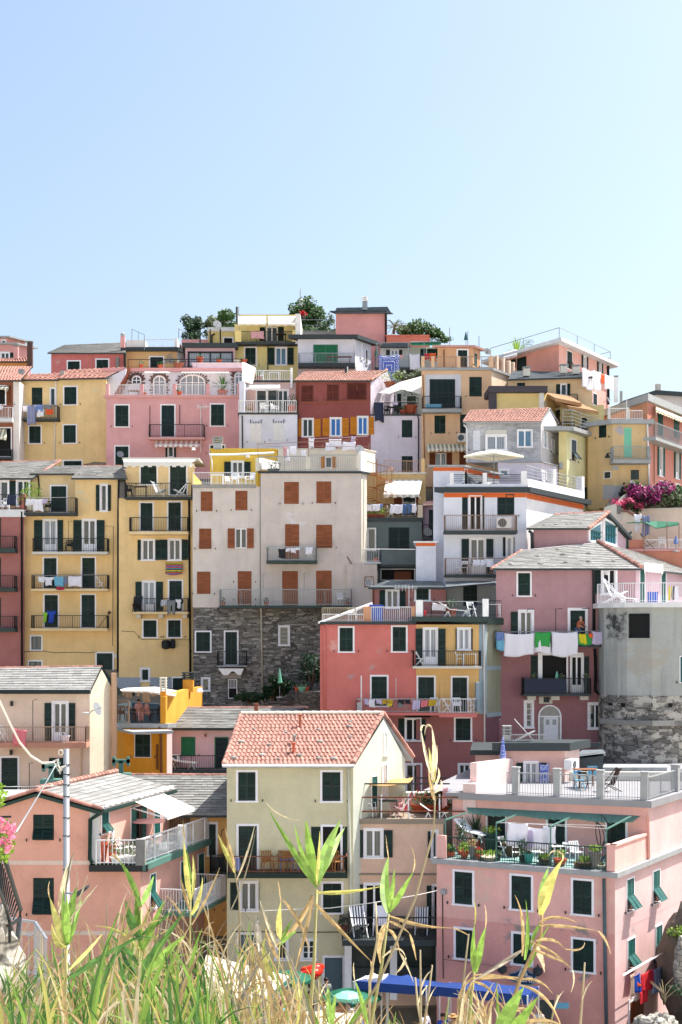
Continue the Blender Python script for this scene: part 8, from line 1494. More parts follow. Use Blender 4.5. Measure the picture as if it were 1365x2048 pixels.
mb=MB();pts=[W(430,330,62),W(520,355,61.6),W(620,320,61.6),W(700,285,62)];mb.tube(pts,[.12,.26,.26,.12],8);mb.tube([p+V3((.05,.6,.05))for p in pts],[.12,.24,.24,.12],8);mb.build('dinghy','rubber_red',None,smooth=True,label='red inflatable dinghy propped by the grey-blue street door',cat='dinghy')
canopy([W(190,830,53),W(1250,870,52),W(1180,1080,47),W(330,1060,47)],2.5,'cream','pale cream canvas canopy at the bottom of the frame',up=.35)
for (x,y,D,rz,pose,top,low,lb,hat)in [(770,395,59.5,.4,'stand','cloth_grey','cloth_denim','person in a grey vest and jeans standing by the grey-blue door',None),(560,470,58,1.2,'stand','cloth_black','cloth_black','person in a black and white top beside the red bag',None),(740,690,55,-.8,'stand','cloth_white','cloth_beige','person in white with tied brown hair above the cream canopy',None),(955,680,54.5,.3,'sit','skin','cloth_black','bare-shouldered person under the mint parasol',None),(1085,715,54.5,-.5,'sit','cloth_white','cloth_denim','person in a turquoise cap beside the bare-shouldered person','cloth_sky'),(1240,740,54,.4,'stand','cloth_lilac','cloth_denim','person in a pale shirt at the right of the turquoise cap',None),(180,540,54,.8,'stand','cloth_rose','cloth_sky','person in pink and light blue beside the pale lower roof post',None)]:
 hd=W(x,y,D);hgt=1.75 if pose=='stand' else 1.3;person(V3((hd.x,hd.y,hd.z-hgt+.1)),rz,pose,lb,top,low,hat=hat)
crop(920,1800,4.55)
for (x,y,D,rz,pose,top,lb,hat)in [(720,990,58.5,2.8,'stand','cloth_white','person in a white shirt walking below the dark blue sign',None),(-160,1040,55.5,.3,'sit','cloth_cobalt','seated person in blue in the shade of the blue canopy',None),(-60,1060,54.5,-.6,'stand','cloth_beige','person wearing a straw hat at the bottom edge of the frame','straw'),(-330,1010,55,.8,'sit','cloth_white','seated person in white under the big blue canopy',None),(60,1050,54,.5,'stand','cloth_sky','person in turquoise at the bottom edge right of the straw hat',None)]:
 hd=W(x,y,D);hgt=1.75 if pose=='stand' else 1.3;person(V3((hd.x,hd.y,hd.z-hgt+.1)),rz,pose,lb,top,'cloth_denim',hat=hat)
mb=MB();p=W(790,1010,59.5);mb.abox(p.x-.3,p.x+.3,p.y-.05,p.y+.05,p.z-.9,p.z+.45);mb.build('menu_board','slab_dark',None,label='dark menu board on the pavement under the blue sign',cat='sign board');mb=MB();p=W(880,960,59.6);mb.abox(p.x-.5,p.x+.5,p.y-.05,p.y+.0,p.z-.12,p.z+.12);mb.build('small_blue_sign','cloth_sky',None,label='small light blue sign on the lower wall of the big pink house',cat='sign')
# ================================================================== crop K: left
crop(0,1300,2.844)
h=House('cream_slate_house','cream slate-roofed house with a long balcony and satellite dish at the left edge','house',(300,800,76));PL('p_crK','e0c8b4',grime=.15);PL('p_crKs','e2d4bb',grime=.06,k=.92)  # second plaster is the same cream, its sunlit gable tone painted in
h.tier([(-80,76),(512,76),(652,None)],250,900,['p_crK','p_crKs']);h.gable(1,[(580,110)]);rf,rp=h.front_roof(0,(-80,236),(514,232),(580,93),(-10,102),kind='slate',mat='slate_light',slope=.5,over=.35,row=.26,cw=.42)
fr=h.segs[1]['fr'];k=h.segs[1];far=fr.w(fr.L+.3,.3,k['z1']+.0);mb=MB();q=[rp[2],far,far+V3((-8,4.5,0)),rp[3]];mb.face(*q);mb.face(*[v-V3((0,0,.15))for v in q][::-1]);mb.face(q[0],q[0]-V3((0,0,.25)),q[1]-V3((0,0,.25)),q[1]);mb.build('roof_back','slab_teal',h.root)
ridge(h.root,rp[3],rp[2],r=.08);h.box('gutter_board','sh_dark',-80,226,512,250,n0=0,n1=.38);
h.w('o',308,302,380,520,lw=(1.05,1.0),pane='glass',tr=.12,nm='door');h.balc(-60,492,528,438,556,d=1.1,slab='p_slabr' if PL('p_slabr','b98672')else 0,rail='rail_rust');F_(h,'folding',20,.5,'plastic_white','white folding chair at the left end of the cream house balcony',rz=1.3);cloth(h,78,445,150,540,'cloth_pink','coral red triangular cloth on the cream house balcony',off=1.14,slant=.1)
P_(h,370,.6,'white and blue bag-like pot on the cream house balcony',r=.25,hh=.35,mat='cloth_white',n=10);h.w('c',10,613,102,860);h.w('c',280,613,362,860,tr=0);h.rail(-60,245,off=.8,yt=775,y=835,mat='dark_metal');h.pipe([(188,520),(188,288),(212,280)],off=.4,r=.02,mat='dark_metal',nm='iron_rod');h.pipe([(168,800),(168,645),(188,640)],off=.4,r=.02,mat='dark_metal',nm='iron_rod');h.pipe([(462,560),(458,800)],mat='p_crK',r=.05)
dish(h,551,335,i=1,off=.6,r=.36,label_mat='dish');h.box('dish_bracket','slab_white',500,355,520,362,i=1,n0=0,n1=.4);u,z=fr.hit(*cv(650,700),.1);
for nm_,x,y in (('wall_lamp',65,305),('wall_lamp',62,583)):h.box(nm_,'dark_metal',x-6,y-14,x+6,y+14,n0=.05,n1=.25)
h.pipe([(650,130),(650,690)],i=1,mat='p_mid',r=.16,off=.2,nm='flue_pipe');h.done()
# ochre terrace house and small pink house
crop(220,1320,5.25)
h=House('ochre_terrace_house','bright ochre house with a white-awninged roof terrace and a tall side parapet','house',(400,1150,80));PL('p_och2','d9952f',grime=.1);PL('p_och3','d99a3c',grime=.05)
k0=h.tier([(150,80),(600,80),(655,None)],712,1400,['p_och2','p_ptr2'],back=11,deck='deck_grey');h.slab(over=.12,th=.22,mat='slab_grey');zt=h.zf;k1=h.tier([(60,82),(150,80.4)],760,1400,'p_och2',back=5,ref=1);h.box('roof_edge','slab_grey',60,735,240,760,i=k1,n0=-2,n1=.3)
h.w('c',266,780,427,1018,i=k0,tr=.04);h.box('post','p_och2',533,385,588,672,i=k0,n0=-.7,n1=-.0);v0=h.segs[k0]['fr'].w(h.segs[k0]['fr'].hit(*cv(588,600),0)[0],0,0)
Dn=93.0;B_=W(975,325,Dn);mb=MB();z0=zt-3;zA=CZ+(HY-cv(0,385)[1])/F*80;a0=V3((v0.x,v0.y,0));d0=V3((B_.x,B_.y,0));nn=(d0-a0).normalized();nn=V3((nn.y,-nn.x,0))*.3
for (p_,q_,za,zb)in ((a0,a0.lerp(d0,.5),zA,zA+.15),(a0.lerp(d0,.5),d0,zA+.15,zA+.1)):mb.hexa([V3((v.x,v.y,z))for v,zz_ in ((p_,za),(q_,zb))for v in (v+nn*0,v-nn)for z in (z0,zz_)])
mb.build('side_parapet','p_och3',h.root);chimney(h.root,W(562,385,80.4),.32,.3,'p_och2',5,'cream');chimney(h.root,W(826,335,88),.62,.75,'p_och3',3,'slab_dark')
mb=MB();a=W(75,470,88);b=W(230,440,92);mb.hexa([v+V3((0,dy,dz))for v in (a,b)for dy in (0,.25)for dz in (-2.2,0)]);mb.hexa([v+V3((0,dy,dz))for v in (b,W(532,462,92))for dy in (0,.25)for dz in (-3.6,0)]);mb.build('terrace_back_wall','sh_bluegrey',h.root)
h.zf=zt;mb=MB();fr=h.segs[k0]['fr'];p0=W(70,660,80.5);p1=W(200,660,79.8);p0.z=p1.z=zt;h.raillne(mb,p0,p1,1.3,.13);mb.bar(p1,p1+V3((0,0,1.3)),.04);mb.build('railing','rail_rust',h.root)
A=[W(75,318,80.5),W(390,322,80.2),W(690,375,80.6),W(705,320,86),W(480,280,87),W(180,292,87)];mb=MB();c_=sum(A,V3())/6-V3((0,0,.15))
for q in range(6):mb.face(A[q],A[(q+1)%6],c_)
o=mb.build('awning','awning_white',h.root);o.modifiers.new('t','SOLIDIFY').thickness=.05;mb=MB();mb.bar(W(78,318,80.5),W(78,660,80.5),.03);mb.bar(W(660,305,87),W(420,272,88),.03);mb.build('awning_frame','dark_metal',h.root)
fk_=Frame((W(100,0,81.5).x,81.5),(W(530,0,81.5).x,81.5));h.segs.append(dict(fr=fk_,z0=0,z1=0,mat='p_och2',holes=[],vis=0,gable=None));kk=len(h.segs)-1
for a in [(108,330,155,375,'cloth_beige','first beige cloth hanging under the ochre house awning'),(160,332,232,400,'cloth_beige','wide beige cloth second under the ochre house awning'),(236,335,262,375,'cloth_black','small dark cloth under the ochre house awning'),(285,335,322,378,'cloth_beige','reddish beige cloth left of the long bathing towel'),(345,335,425,442,'cloth_beige','long beige towel hanging in the middle under the awning'),(440,338,495,382,'cloth_beige','last beige cloth under the awning beside the chimney post')]:cloth(h,*a,i=kk,off=0)
h.segs.pop()
for (x,lb,hr)in ((300,'seated woman with long dark hair in a red patterned dress on the shaded ochre terrace','hair'),(400,'seated woman with brown hair facing her on the shaded ochre terrace','clay_old')):p=W(x,640,82.5);p.z=zt;person(p,.5 if x==300 else -1.2,'sit',lb,'cloth_rose','cloth_rose',hair=hr)
for x,D,rz_,k_,m_,lb in ((345,83.2,.1,'table','wood','wooden table between the two women on the ochre terrace'),(245,82.3,1.4,'chair','cloth_black','black chair left of the woman in the patterned dress'),(470,82.3,-1.2,'chair','cloth_black','black metal chair next to the ochre post'),(130,82.3,.4,'chair','wood_dark','dark wooden chair behind the terrace railing near the cream wall'),(180,83.4,.2,'table','wood','small wooden table in the left corner of the ochre terrace')):p=W(x,650,D);p.z=zt;furn(k_,p,rz_,m_,lb)
h.pipe([(520,700),(528,740),(535,760),(540,1195)],i=k0,mat='copper_pipe',r=.07);h.pipe([(498,885),(498,1150)],i=k0,mat='copper_pipe',r=.06);h.done()
h=House('small_pink_house','small pale pink house with a deep green door behind a dark railing','house',(900,1150,82));PL('p_pkK','deb5b5',grime=.12);h.tier([(600,82),(1330,82)],738,1400,'p_pkK',back=6)
ze=h.segs[0]['z1']+.15;e0=W(650,720,81.5);e1=W(1420,720,81.5);e0.z=e1.z=ze;r1=slopept(2080,495,81.5,ze,.5);r0=slopept(815,503,81.5,ze,.5);e1=V3((r1.x-4,81.5,ze));h.roof([e0,e1,r1,r0],'slate','slate',.28,.45);ridge(h.root,r0,r1,r=.09)
h.box('gutter_board','slab_dark',640,715,1330,740,n0=0,n1=.4)
h.w('c',757,815,890,1000,tr=.04,tc='sh_bright',c='sh_bright',slats=10);h.w('c',1112,818,1240,1150,tr=.05,tc='sh_bright',c='sh_dark');h.balc(575,1222,1150,1006,1190,d=1.2,slab='slab_dark',rail='dark_metal');F_(h,'lounger',715,.6,'plastic_white','white sun lounger on the small pink house balcony',rz=1.4,sc_=1.05);acunit(h,648,992,728,1062,n0=.1,n1=.5);h.box('wall_lamp','clay_old',992,778,1012,806,n0=0,n1=.2);h.done()
crop(0,1300,2.844)
# salmon house
h=House('salmon_house','salmon pink house with a bright slate roof, white awning and furnished corner terrace','house',(600,1700,62),.27);PL('p_sal','dea48f',grime=.08);PL('p_salS','dfab9b',grime=.06,k=.92);PL('p_salW','d5d3d0')  # second salmon is a copy coloured as the sunlit side
k0=h.tier([(-90,62),(800,62),(1190,None)],1238,2200,['p_sal','p_salS'],ref=0,deck='deck_grey',back=9);kb=h.tier([(-90,62),(512,62)],905,1238,'p_sal',back=8);kc=h.tier([(512,62.004),(572,62.004),(962,None)],905,1238,['p_salW','p_salS'],back=8)
A=h.segs[kb]['fr'];g0_,g1_,g2_=[A.w(A.hit(*cv(x,y),.25)[0],.25,A.hit(*cv(x,y),.25)[1])for x,y in ((-90,895),(205,802),(578,908))]
h.gable(kb,[(-88,890),(205,808),(511,893)]);z1=h.segs[kb]['z1'];h.gable(kc,[(513,893)]);fs=h.segs[kc+1]['fr'];dr=fs.e*(fs.L+.6)
roofp=[g2_,g2_+dr,g1_+dr,g1_];mk=h.roof([g2_+V3((.1,0,.0)),g2_+dr+V3((.1,0,0)),g1_+dr,g1_],'slate','slate_light',.34,.6,verge=False);L_=g1_+(g1_-g2_)*-1*0;gl=g0_;h.roof([gl+dr,gl,g1_,g1_+dr],'slate','slate_light',.34,.6)
ridge(h.root,g1_+V3((0,0,.1)),g1_+dr+V3((0,0,.1)),r=.13);ridge(h.root,g1_+V3((0,0,.06)),g2_+V3((0,0,.06)),r=.09);ridge(h.root,g0_+V3((0,0,.06)),g1_+V3((0,0,.06)),r=.09)
mb=MB()
for a,b in ((g0_,g1_),(g1_,g2_)):mb.hexa([v+V3((0,dy,dz))for v in (a,b)for dy in (0,.22)for dz in (-.24,-.02)])
a=g2_+V3((.1,0,0));mb.bar(a-V3((0,0,.1)),a+dr-V3((0,0,.1)),.05);mb.build('verge_board','green_metal',h.root)
h.pipe([(575,912),(562,935),(515,965),(512,1190),(530,1212)],i=kb,mat='green_metal',r=.09,off=.15)
h.w('a',190,936,308,1082,i=kb,tr=0,tilt=26);h.w('a',190,1296,308,1506,i=k0,tr=0,tilt=26);h.box('string_course','p_salb' if PL('p_salb','dcc5b4')else 0,-90,1198,512,1222,i=kb,n0=0,n1=.03);h.box('string_course','p_salb',-90,1598,798,1622,i=k0,n0=0,n1=.03)
h.w('a',578,922,618,1040,i=kc+1,tr=.04,c='sh_teal',tilt=38);h.w('d',745,888,835,1100,i=kc+1,tr=.03,pane='int_dark',nm='door');h.w('c',748,888,776,1100,i=kc+1,tr=0,c='sh_teal');h.w('c',810,890,836,1100,i=kc+1,tr=0,c='sh_teal');h.w('c',876,920,910,1055,i=kc+1,tr=.04,c='sh_teal')
h.w('c',1028,1202,1058,1420,i=k0+1,tr=.05,c='sh_teal');h.w('a',1128,1160,1160,1400,i=k0+1,tr=.05,c='sh_teal',tilt=34);h.w('a',855,1275,885,1470,i=k0+1,tr=.05,c='sh_teal',tilt=34)
h.awning(610,985,868,878,i=kc+1,d=.25,mat='awning_white',val=.12,arms=False,x0b=600,x1b=990)
u_a,z_a=fs.hit(*cv(760,868),.1);u_b,_=fs.hit(*cv(925,825),.1);zaw=z_a+.1;A=[fs.w(u_a,.05,zaw),fs.w(u_b,.05,zaw)];q1=fs.w(fs.hit(*cv(1115,900),2.6)[0],2.6,fs.hit(*cv(1115,900),2.6)[1]);q0=q1-fs.e*(u_b-u_a)*1.0;n=8;mb=MB()
for q in range(n):
 s0,s1=q/n,(q+1)/n;mb.face(A[0].lerp(A[1],s0),A[0].lerp(A[1],s1),q0.lerp(q1,s1),q0.lerp(q1,s0));mb.face(q0.lerp(q1,s0),q0.lerp(q1,s1),q0.lerp(q1,s1)-V3((0,0,.12)),q0.lerp(q1,s0)-V3((0,0,.12)))
o=mb.build('awning','awning_white',h.root);mb=MB();mb.bar(A[0]-V3((0,0,.35)),q0-V3((0,0,.05)),.025);mb.bar(A[1]-V3((0,0,.35)),q1-V3((0,0,.05)),.025);mb.build('awning_arms','rail_white',h.root)
# terrace slab and rails
zt=h.segs[k0]['z1'];fr0,fs0=h.segs[k0]['fr'],h.segs[k0+1]['fr'];ux=fr0.hit(*cv(507,1215),.35)[0];mb=MB();mb.box(fr0,ux,fr0.L+.35,-.1,.35,zt-.12,zt+.16);mb.build('terrace_fascia','dark_metal',h.root);mb=MB();mb.box(fs0,-.3,fs0.L+.5,-.1,.35,zt-.08,zt+.18);mb.build('terrace_fascia','awning_teal',h.root)
mb=MB();mb.face(fr0.w(ux,.3,zt+.16),fr0.w(fr0.L+.3,.3,zt+.16),fs0.w(fs0.L+.4,.3,zt+.16),fs0.w(fs0.L+.4,-6,zt+.16),fr0.w(ux,-8,zt+.16));mb.build('terrace_floor','deck_grey',h.root);zt+=.16;h.zf=zt
a=fr0.w(fr0.hit(*cv(548,1200),.25)[0],.25,zt);b=fr0.w(fr0.L+.05,.25,zt);c=fs0.w(fs0.L+.3,.25,zt);mb=MB();h.raillne(mb,a,b,1.05,.16,.013);mb.build('railing','rail_white',h.root);mb=MB();n=6
for k_ in range(n):
 p_,q_=b.lerp(c,k_/n),b.lerp(c,(k_+.93)/n);mb.m=1;mb.hexa([v+fs0.n*dn+V3((0,0,dz))for v in (p_,q_)for dn in (0,.015)for dz in (.15,.95)]);mb.m=0;mb.bar(p_,p_+V3((0,0,1.08)),.03)
 for t in range(9):mb.bar(p_.lerp(q_,t/9)-fs0.n*.03,p_.lerp(q_,t/9)-fs0.n*.03+V3((0,0,1.05)),.011)
mb.bar(b+V3((0,0,1.08)),c+V3((0,0,1.08)),.03);mb.bar(b+V3((0,0,.12)),c+V3((0,0,.12)),.02);mb.build('glazed_railing',['rail_white','screen'],h.root);back=fs0.w(fs0.L+.3,-5,zt);mb=MB();h.raillne(mb,c,back,1.05,.12,.012);mb.build('railing','rail_white',h.root)
for t in (.0,.52):p=b.lerp(c,t);mb=MB();mb.hexa([p+V3((dx,dy,dz))for dx in (-.2,.2)for dy in (-.2,.2)for dz in (0,1.1)]);mb.build('terrace_pillar','stone_grey' if t==0 else 'slab_white',h.root)
P0=lambda x,off:fs0.w(0,0,0)if False else fr0.w(fr0.hit(*cv(x,1200),off)[0],off,zt)
mb=MB();p=P0(588,-1.2);mb.hexa([p+V3((dx,dy,dz))for dx in (-.45,.45)for dy in (-.18,.18)for dz in (.55,1.35)]);mb.build('air_conditioner','ac_white',h.root);
P_(h,575,-.35,'tall clay planter behind the salmon terrace rail, furthest left',i=k0,r=.3,hh=.9,plant='leaf_grey',n=30,z=zt);P_(h,640,-.3,'slim clay urn on the salmon terrace',i=k0,r=.18,hh=.75,n=30,z=zt);P_(h,672,-.2,'white trough of grey-green plants at the salmon terrace railing',i=k0,r=.35,hh=.3,mat='white',plant='leaf_grey',ph=.5,pr=.45,n=120,z=zt);P_(h,740,-.2,'white pot with flowering lavender at the salmon terrace railing',i=k0,r=.25,hh=.35,mat='white',plant='leaf_grey',ph=.55,pr=.4,n=120,z=zt);
furn('lounger',P0(690,-1.8),1.0,'plastic_white','white reclining lounger on the salmon house terrace');furn('chair',P0(660,-1.5),.3,'plastic_white','white plastic chair behind the lounger on the salmon terrace');furn('table',P0(755,-1.0),0,'plastic_white','low white table near the corner of the salmon terrace',sc_=.8)
for t,lb in ((.14,'small plant in a pot just inside the glazed salmon terrace rail'),(.26,'second small potted plant inside the glazed salmon terrace rail')):p=b.lerp(c,t)-fs0.n*.4;pot(p,.15,.22,'limewash',lb,plant='leaf_lime',ph=.45,pr=.25,n=70)
p=b.lerp(c,.42)-fs0.n*1.3;furn('round_table',p,0,'cloth_rose','large round dusty rose table under the white awning',sc_=1.9)
hp=back.lerp(c,.35)+V3((0,-.1,.9));mb=MB()
for k_ in range(3):mb.tube([hp+V3((math.cos(t*.5)*(.33-.04*k_),-.04*k_,math.sin(t*.5)*(.38-.04*k_)))for t in range(14)],.03,5)
mb.build('garden_hose','hose',None,label='coiled yellow garden hose hung at the back of the salmon terrace',cat='hose')
mb=MB();mb.hexa([v+V3((0,0,dz))for v in (c+V3((0,.6,0)),back+V3((-.5,.6,0)))for v in (v,v+V3((0,.1,0)))for dz in (0,1.5)]);mb.build('board_fence','straw',h.root)
for x,y,D in ((690,735,71),(292,770,68)):
 p=W(x,y,D);mb=MB();mb.abox(p.x-.45,p.x+.45,p.y-.4,p.y+.4,p.z-1.2,p.z+.3);mb.abox(p.x-.1,p.x+.1,p.y-.1,p.y+.1,p.z+.3,p.z+.9);mb.abox(p.x-.42,p.x+.42,p.y-.1,p.y+.1,p.z+.8,p.z+.98);mb.abox(p.x-.42,p.x-.28,p.y-.1,p.y+.1,p.z+.65,p.z+1.1);mb.abox(p.x+.28,p.x+.42,p.y-.1,p.y+.1,p.z+.65,p.z+1.1);mb.build('chimney','awning_teal',h.root)
# lower white balcony on the sunny side
crop(0,1700,2.73);u0=fs0.hit(*cv(1060,300),1.6)[0];zz,_=0,0;a=fs0.w(u0,0,0);zlow=CZ+(HY-cv(0,345)[1])/F*fs0.w(u0,1.6,0).y;mb=MB();mb.box(fs0,u0,u0+4.2,0,1.6,zlow-.18,zlow);bb=mb.build('balcony','awning_teal',h.root);mb=MB();h.raillne(mb,fs0.w(u0,1.55,zlow),fs0.w(u0+4.2,1.55,zlow),1.0,.12,.012);h.raillne(mb,fs0.w(u0+4.2,1.55,zlow),fs0.w(u0+4.2,0,zlow),1.0,.12,.012);h.raillne(mb,fs0.w(u0,1.55,zlow),fs0.w(u0,0,zlow),1.0,.12,.012);mb.build('railing','rail_white',bb);h.done()
# pale lower roof at the bottom
crop(400,1780,4.55);h=House('pale_roof_shed','low building with a pale sheet roof poking above the reeds','shed',(500,1100,48));A=[W(-60,1010,46),W(640,975,46),W(845,790,51),W(60,590,52)];mb=MB();mb.face(*A);mb.face(*[v-V3((0,0,.14))for v in A][::-1])
for q in range(4):mb.face(A[q],A[q]-V3((0,0,.14)),A[(q+1)%4]-V3((0,0,.14)),A[(q+1)%4])
mb.build('roof','p_lowroof' if PL('p_lowroof','c9bda8',grime=.3)else 0,h.root);mb=MB();mb.bar(A[1],A[2],.05);mb.build('gutter','sh_teal',h.root);mb=MB();mb.hexa([v+V3((0,dy,dz))for v in (A[0]+V3((.5,.6,0)),A[1]+V3((-.1,.4,0)))for dy in (0,3)for dz in (-4,-.3)]);mb.build('wall','p_lil',h.root)
for q in (.35,.6,.8,.97):p=A[0].lerp(A[1],q)+V3((0,.3,-.15));mb=MB();mb.bar(p-V3((0,0,3)),p,.09);mb.build('post','p_ptr2',h.root)
# ================================================================== foreground: pole, railing, flowers, reeds
crop(0,0,1)
o=empty('utility_pole',W(133,2100,45),'pale metal utility pole with bands in front of the salmon house','pole');a,b=W(134,2150,45),W(133,1498,45)
mb=MB();mb.tube([a,b],[.115,.095],12);mb.build('pole','pole_metal',o,smooth=True);mb=MB()
for y in (1530,1549,1570,1593,1636,1672,1740):p=W(133.3,y,45);mb.tube([p,p+V3((0,0,.03))],.112,12)
mb.build('bands','dark_metal',o);mb=MB();c=W(122,1505,44.9)
for k in range(9):t=k*.7;mb.bar(c+V3((math.cos(t)*.07,0,math.sin(t)*.08)),c+V3((math.cos(t+.7)*.08,.02,math.sin(t+.7)*.09)),.012)
for P in ([(118,1520),(112,1532),(118,1542),(132,1530)],[(115,1522),(122,1543),(120,1535),(132,1531)],[(108,1525),(125,1540),(121,1548),(117,1538)]):mb.tube([W(x,y,44.8)for x,y in P],.018,5)
mb.build('cable_knot','rope',o);mb=MB();mb.bar(W(133,1786,44.9),W(152,1788,44.4),.03);mb.build('lamp_arm','pole_metal',o);mb=MB();p,q=W(150,1790,44.4),W(176,1776,43.8);mb.hexa([p+V3((0,-.05,-.12)),p+V3((0,-.05,.05)),p+V3((0,.25,-.12)),p+V3((0,.25,.05)),q+V3((0,-.1,-.02)),q+V3((0,-.1,.06)),q+V3((0,.3,-.02)),q+V3((0,.3,.06))]);mb.build('floodlight','slab_dark',o)
def sagline(P,r,label,nm='cable',mat='rope'):mb=MB();mb.tube([W(*p)for p in P],r,6);return mb.build(nm,mat,None,label=label,cat='cable',smooth=True)
sagline([(-30,1350,40),(0,1403,41),(22,1450,42),(40,1485,43),(62,1512,44),(85,1526,44.6),(105,1525,44.8),(118,1518,44.9)],.035,'thick twisted pale cable hanging to the utility pole from the upper left')
sagline([(112,1530,44.9),(90,1570,38),(60,1620,30),(33,1664,24)],.018,'thin grey stay cable slanting down left from the utility pole',mat='grey_metal');sagline([(-30,1574,44),(60,1573,45),(127,1572,45)],.012,'thin pale cable running left from the pole below the cream balcony',mat='grey_metal')
# iron railing and lime wall, bottom left
crop(0,1480,4.267);o=empty('iron_railing',W(150,1900,14),'dark green iron railing slanting down at the left edge above the stone wall','railing');mb=MB();top=[W(-40,850,12.5),W(20,940,12.7),W(178,1450,14.2),W(170,1520,14.2),W(140,1790,13.8)]
mb.tube(top,.022,6);bot=[W(-60,1180,12.5),W(0,1290,12.7),W(60,1450,13.3),W(145,1790,13.8)];mb.tube(bot,.018,6);mb.build('rails','dark_metal',o);mb=MB()
for k in range(16):t=k/15;p=W(-40+195*t,880+560*t**1.05,12.6+1.5*t);q=W(-60+175*t,1200+330*t,12.6+1.3*t);mb.bar(p,q,.006)
mb.bar(W(85,1560,13.4),W(85,1730,13.4),.012);mb.bar(W(75,1590,13.4),W(175,1520,14.1),.012);mb.build('bars','dark_metal',o)
rock(W(-290,1850,13.5),.48,'rough whitewashed stone wall end at the left edge under the iron railing',4,'limerock',11,nm='stone_wall_end',ax=(1,.8,1.2))
o=empty('geranium_plant',W(20,900,12),'pink geranium blooming at the left edge above the iron railing','flowering plant');mb=MB();leaves(mb,W(-15,850,12),.15,.14,.2,380,.035,.1);mb.build('foliage','leaf_lime',o);mb=MB()
for (x,y)in ((20,700),(45,720),(100,760),(115,800),(60,770),(10,760),(90,840),(30,860),(75,900),(5,880),(110,740),(0,690),(60,930)):leaves(mb,W(x,y,11.9),.035,.035,.035,26,.022,.1)
mb.build('flowers','geranium',o);mb=MB();mb.tube([W(15,850,12),W(-20,1000,12)],.01,5);mb.bar(W(-60,658,12),W(98,654,12),.008);mb.build('stem','dark_metal',o)
o=empty('creeper',W(20,500,20),'lime green creeper tip at the left edge beside the dark cream house door','plant');mb=MB();leaves(mb,W(5,485,22),.12,.1,.22,60,.07,.1);mb.build('foliage','leaf_lime',o)
mb=MB();a,b,c=W(70,1520,30),W(305,1555,30),W(400,1700,29);d0=V3((0,0,-1.15));House.raillne(None,mb,a+d0,b+d0,1.15,.13,.008,0);House.raillne(None,mb,b+d0,c+d0,1.15,.13,.008,0);mb.bar(a+d0*.25,b+d0*.25,.015);mb.bar(b,b+d0,.03);mb.build('stair_railing','pole_metal',None,label='galvanised stair railing half hidden by reeds at the foot of the salmon house',cat='railing')
crop(0,0,1)
def bez(p0,p1,p2,t):return p0*(1-t)**2+p1*2*t*(1-t)+p2*t*t
VIEW=V3((0,1,0))
def blade(mb,p0,p1,p2,w,n=9,fold=.35,tw=0.0,w0=.35):
 pr=None;
 for k in range(n+1):
  t=k/n;c=bez(p0,p1,p2,t);d=(bez(p0,p1,p2,min(1,t+.02))-bez(p0,p1,p2,max(0,t-.02))).normalized();s=d.cross(VIEW)
  if s.length<.05:s=V3((1,0,0))
  s.normalize();m=d.cross(s);an=tw*t+fold;wd=w*(w0+(1-w0)*min(1,t*4))*max(0,1-t**3.0)**.8*(1 if t<.5 else 1-(t-.5)*.9)*.5+.0008
  L=c+(s*math.cos(an)+m*math.sin(an))*wd;Rr=c+(-s*math.cos(an)+m*math.sin(an))*wd;cur=(L,c,Rr)
  if pr:mb.face(pr[0],pr[1],cur[1],cur[0]);mb.face(pr[1],pr[2],cur[2],cur[1])
  pr=cur
def reed(label,D,stem,lv,r=9,sm='reed_stem'):
 """stem: photo points bottom to top; lv: (base, mid, tip, width in photo pixels, material)"""
 S=[W(x,y,D)for x,y in stem];base=S[0]+V3((0,0,-.9));o=empty('reed',base,label,'reed');mb=MB();rr=r/F*D*.5;mb.tube([base]+S,[rr*1.2]+[rr*(1-.45*k/max(1,len(S)-1))for k in range(len(S))],7);mb.build('stem',sm,o,smooth=True)
 for (b,m,t,w,mt)in lv:j=rnd.uniform(-.35,.35);mb=MB();blade(mb,W(*b,D-.02),W(*m,D+j*.5),W(*t,D+j),w*(.58 if mt=='reed_dry' and w>9 else .8)/F*D,12,rnd.uniform(.15,.5),rnd.uniform(-.6,.6));mb.build('leaf',mt,o)
 return o
G_,Y_,D_,P__,K_='reed_green','reed_yellow','reed_dry','reed_pale','reed_dark'
reed('tall reed in front of the centre house with a fan of bright green leaves',7.0,[(618,2060),(628,1930),(634,1780)],[((634,1775),(585,1700),(537,1618),16,G_),((632,1765),(618,1690),(612,1640),24,G_),((633,1768),(602,1715),(590,1650),12,G_),((636,1768),(648,1700),(682,1640),30,G_),((637,1762),(668,1690),(690,1655),20,G_),((633,1770),(640,1700),(640,1662),8,Y_),((632,1785),(690,1788),(768,1772),11,Y_),((632,1808),(672,1852),(742,1922),16,D_),((742,1922),(748,1940),(744,1960),6,D_),((625,1790),(600,1860),(540,1900),18,D_),((628,1795),(605,1890),(586,1960),15,D_),((540,1900),(500,1940),(470,1985),12,'reed_grey'),((566,1800),(606,1840),(620,1905),12,D_),((600,1640),(560,1640),(528,1600),3,P__)])
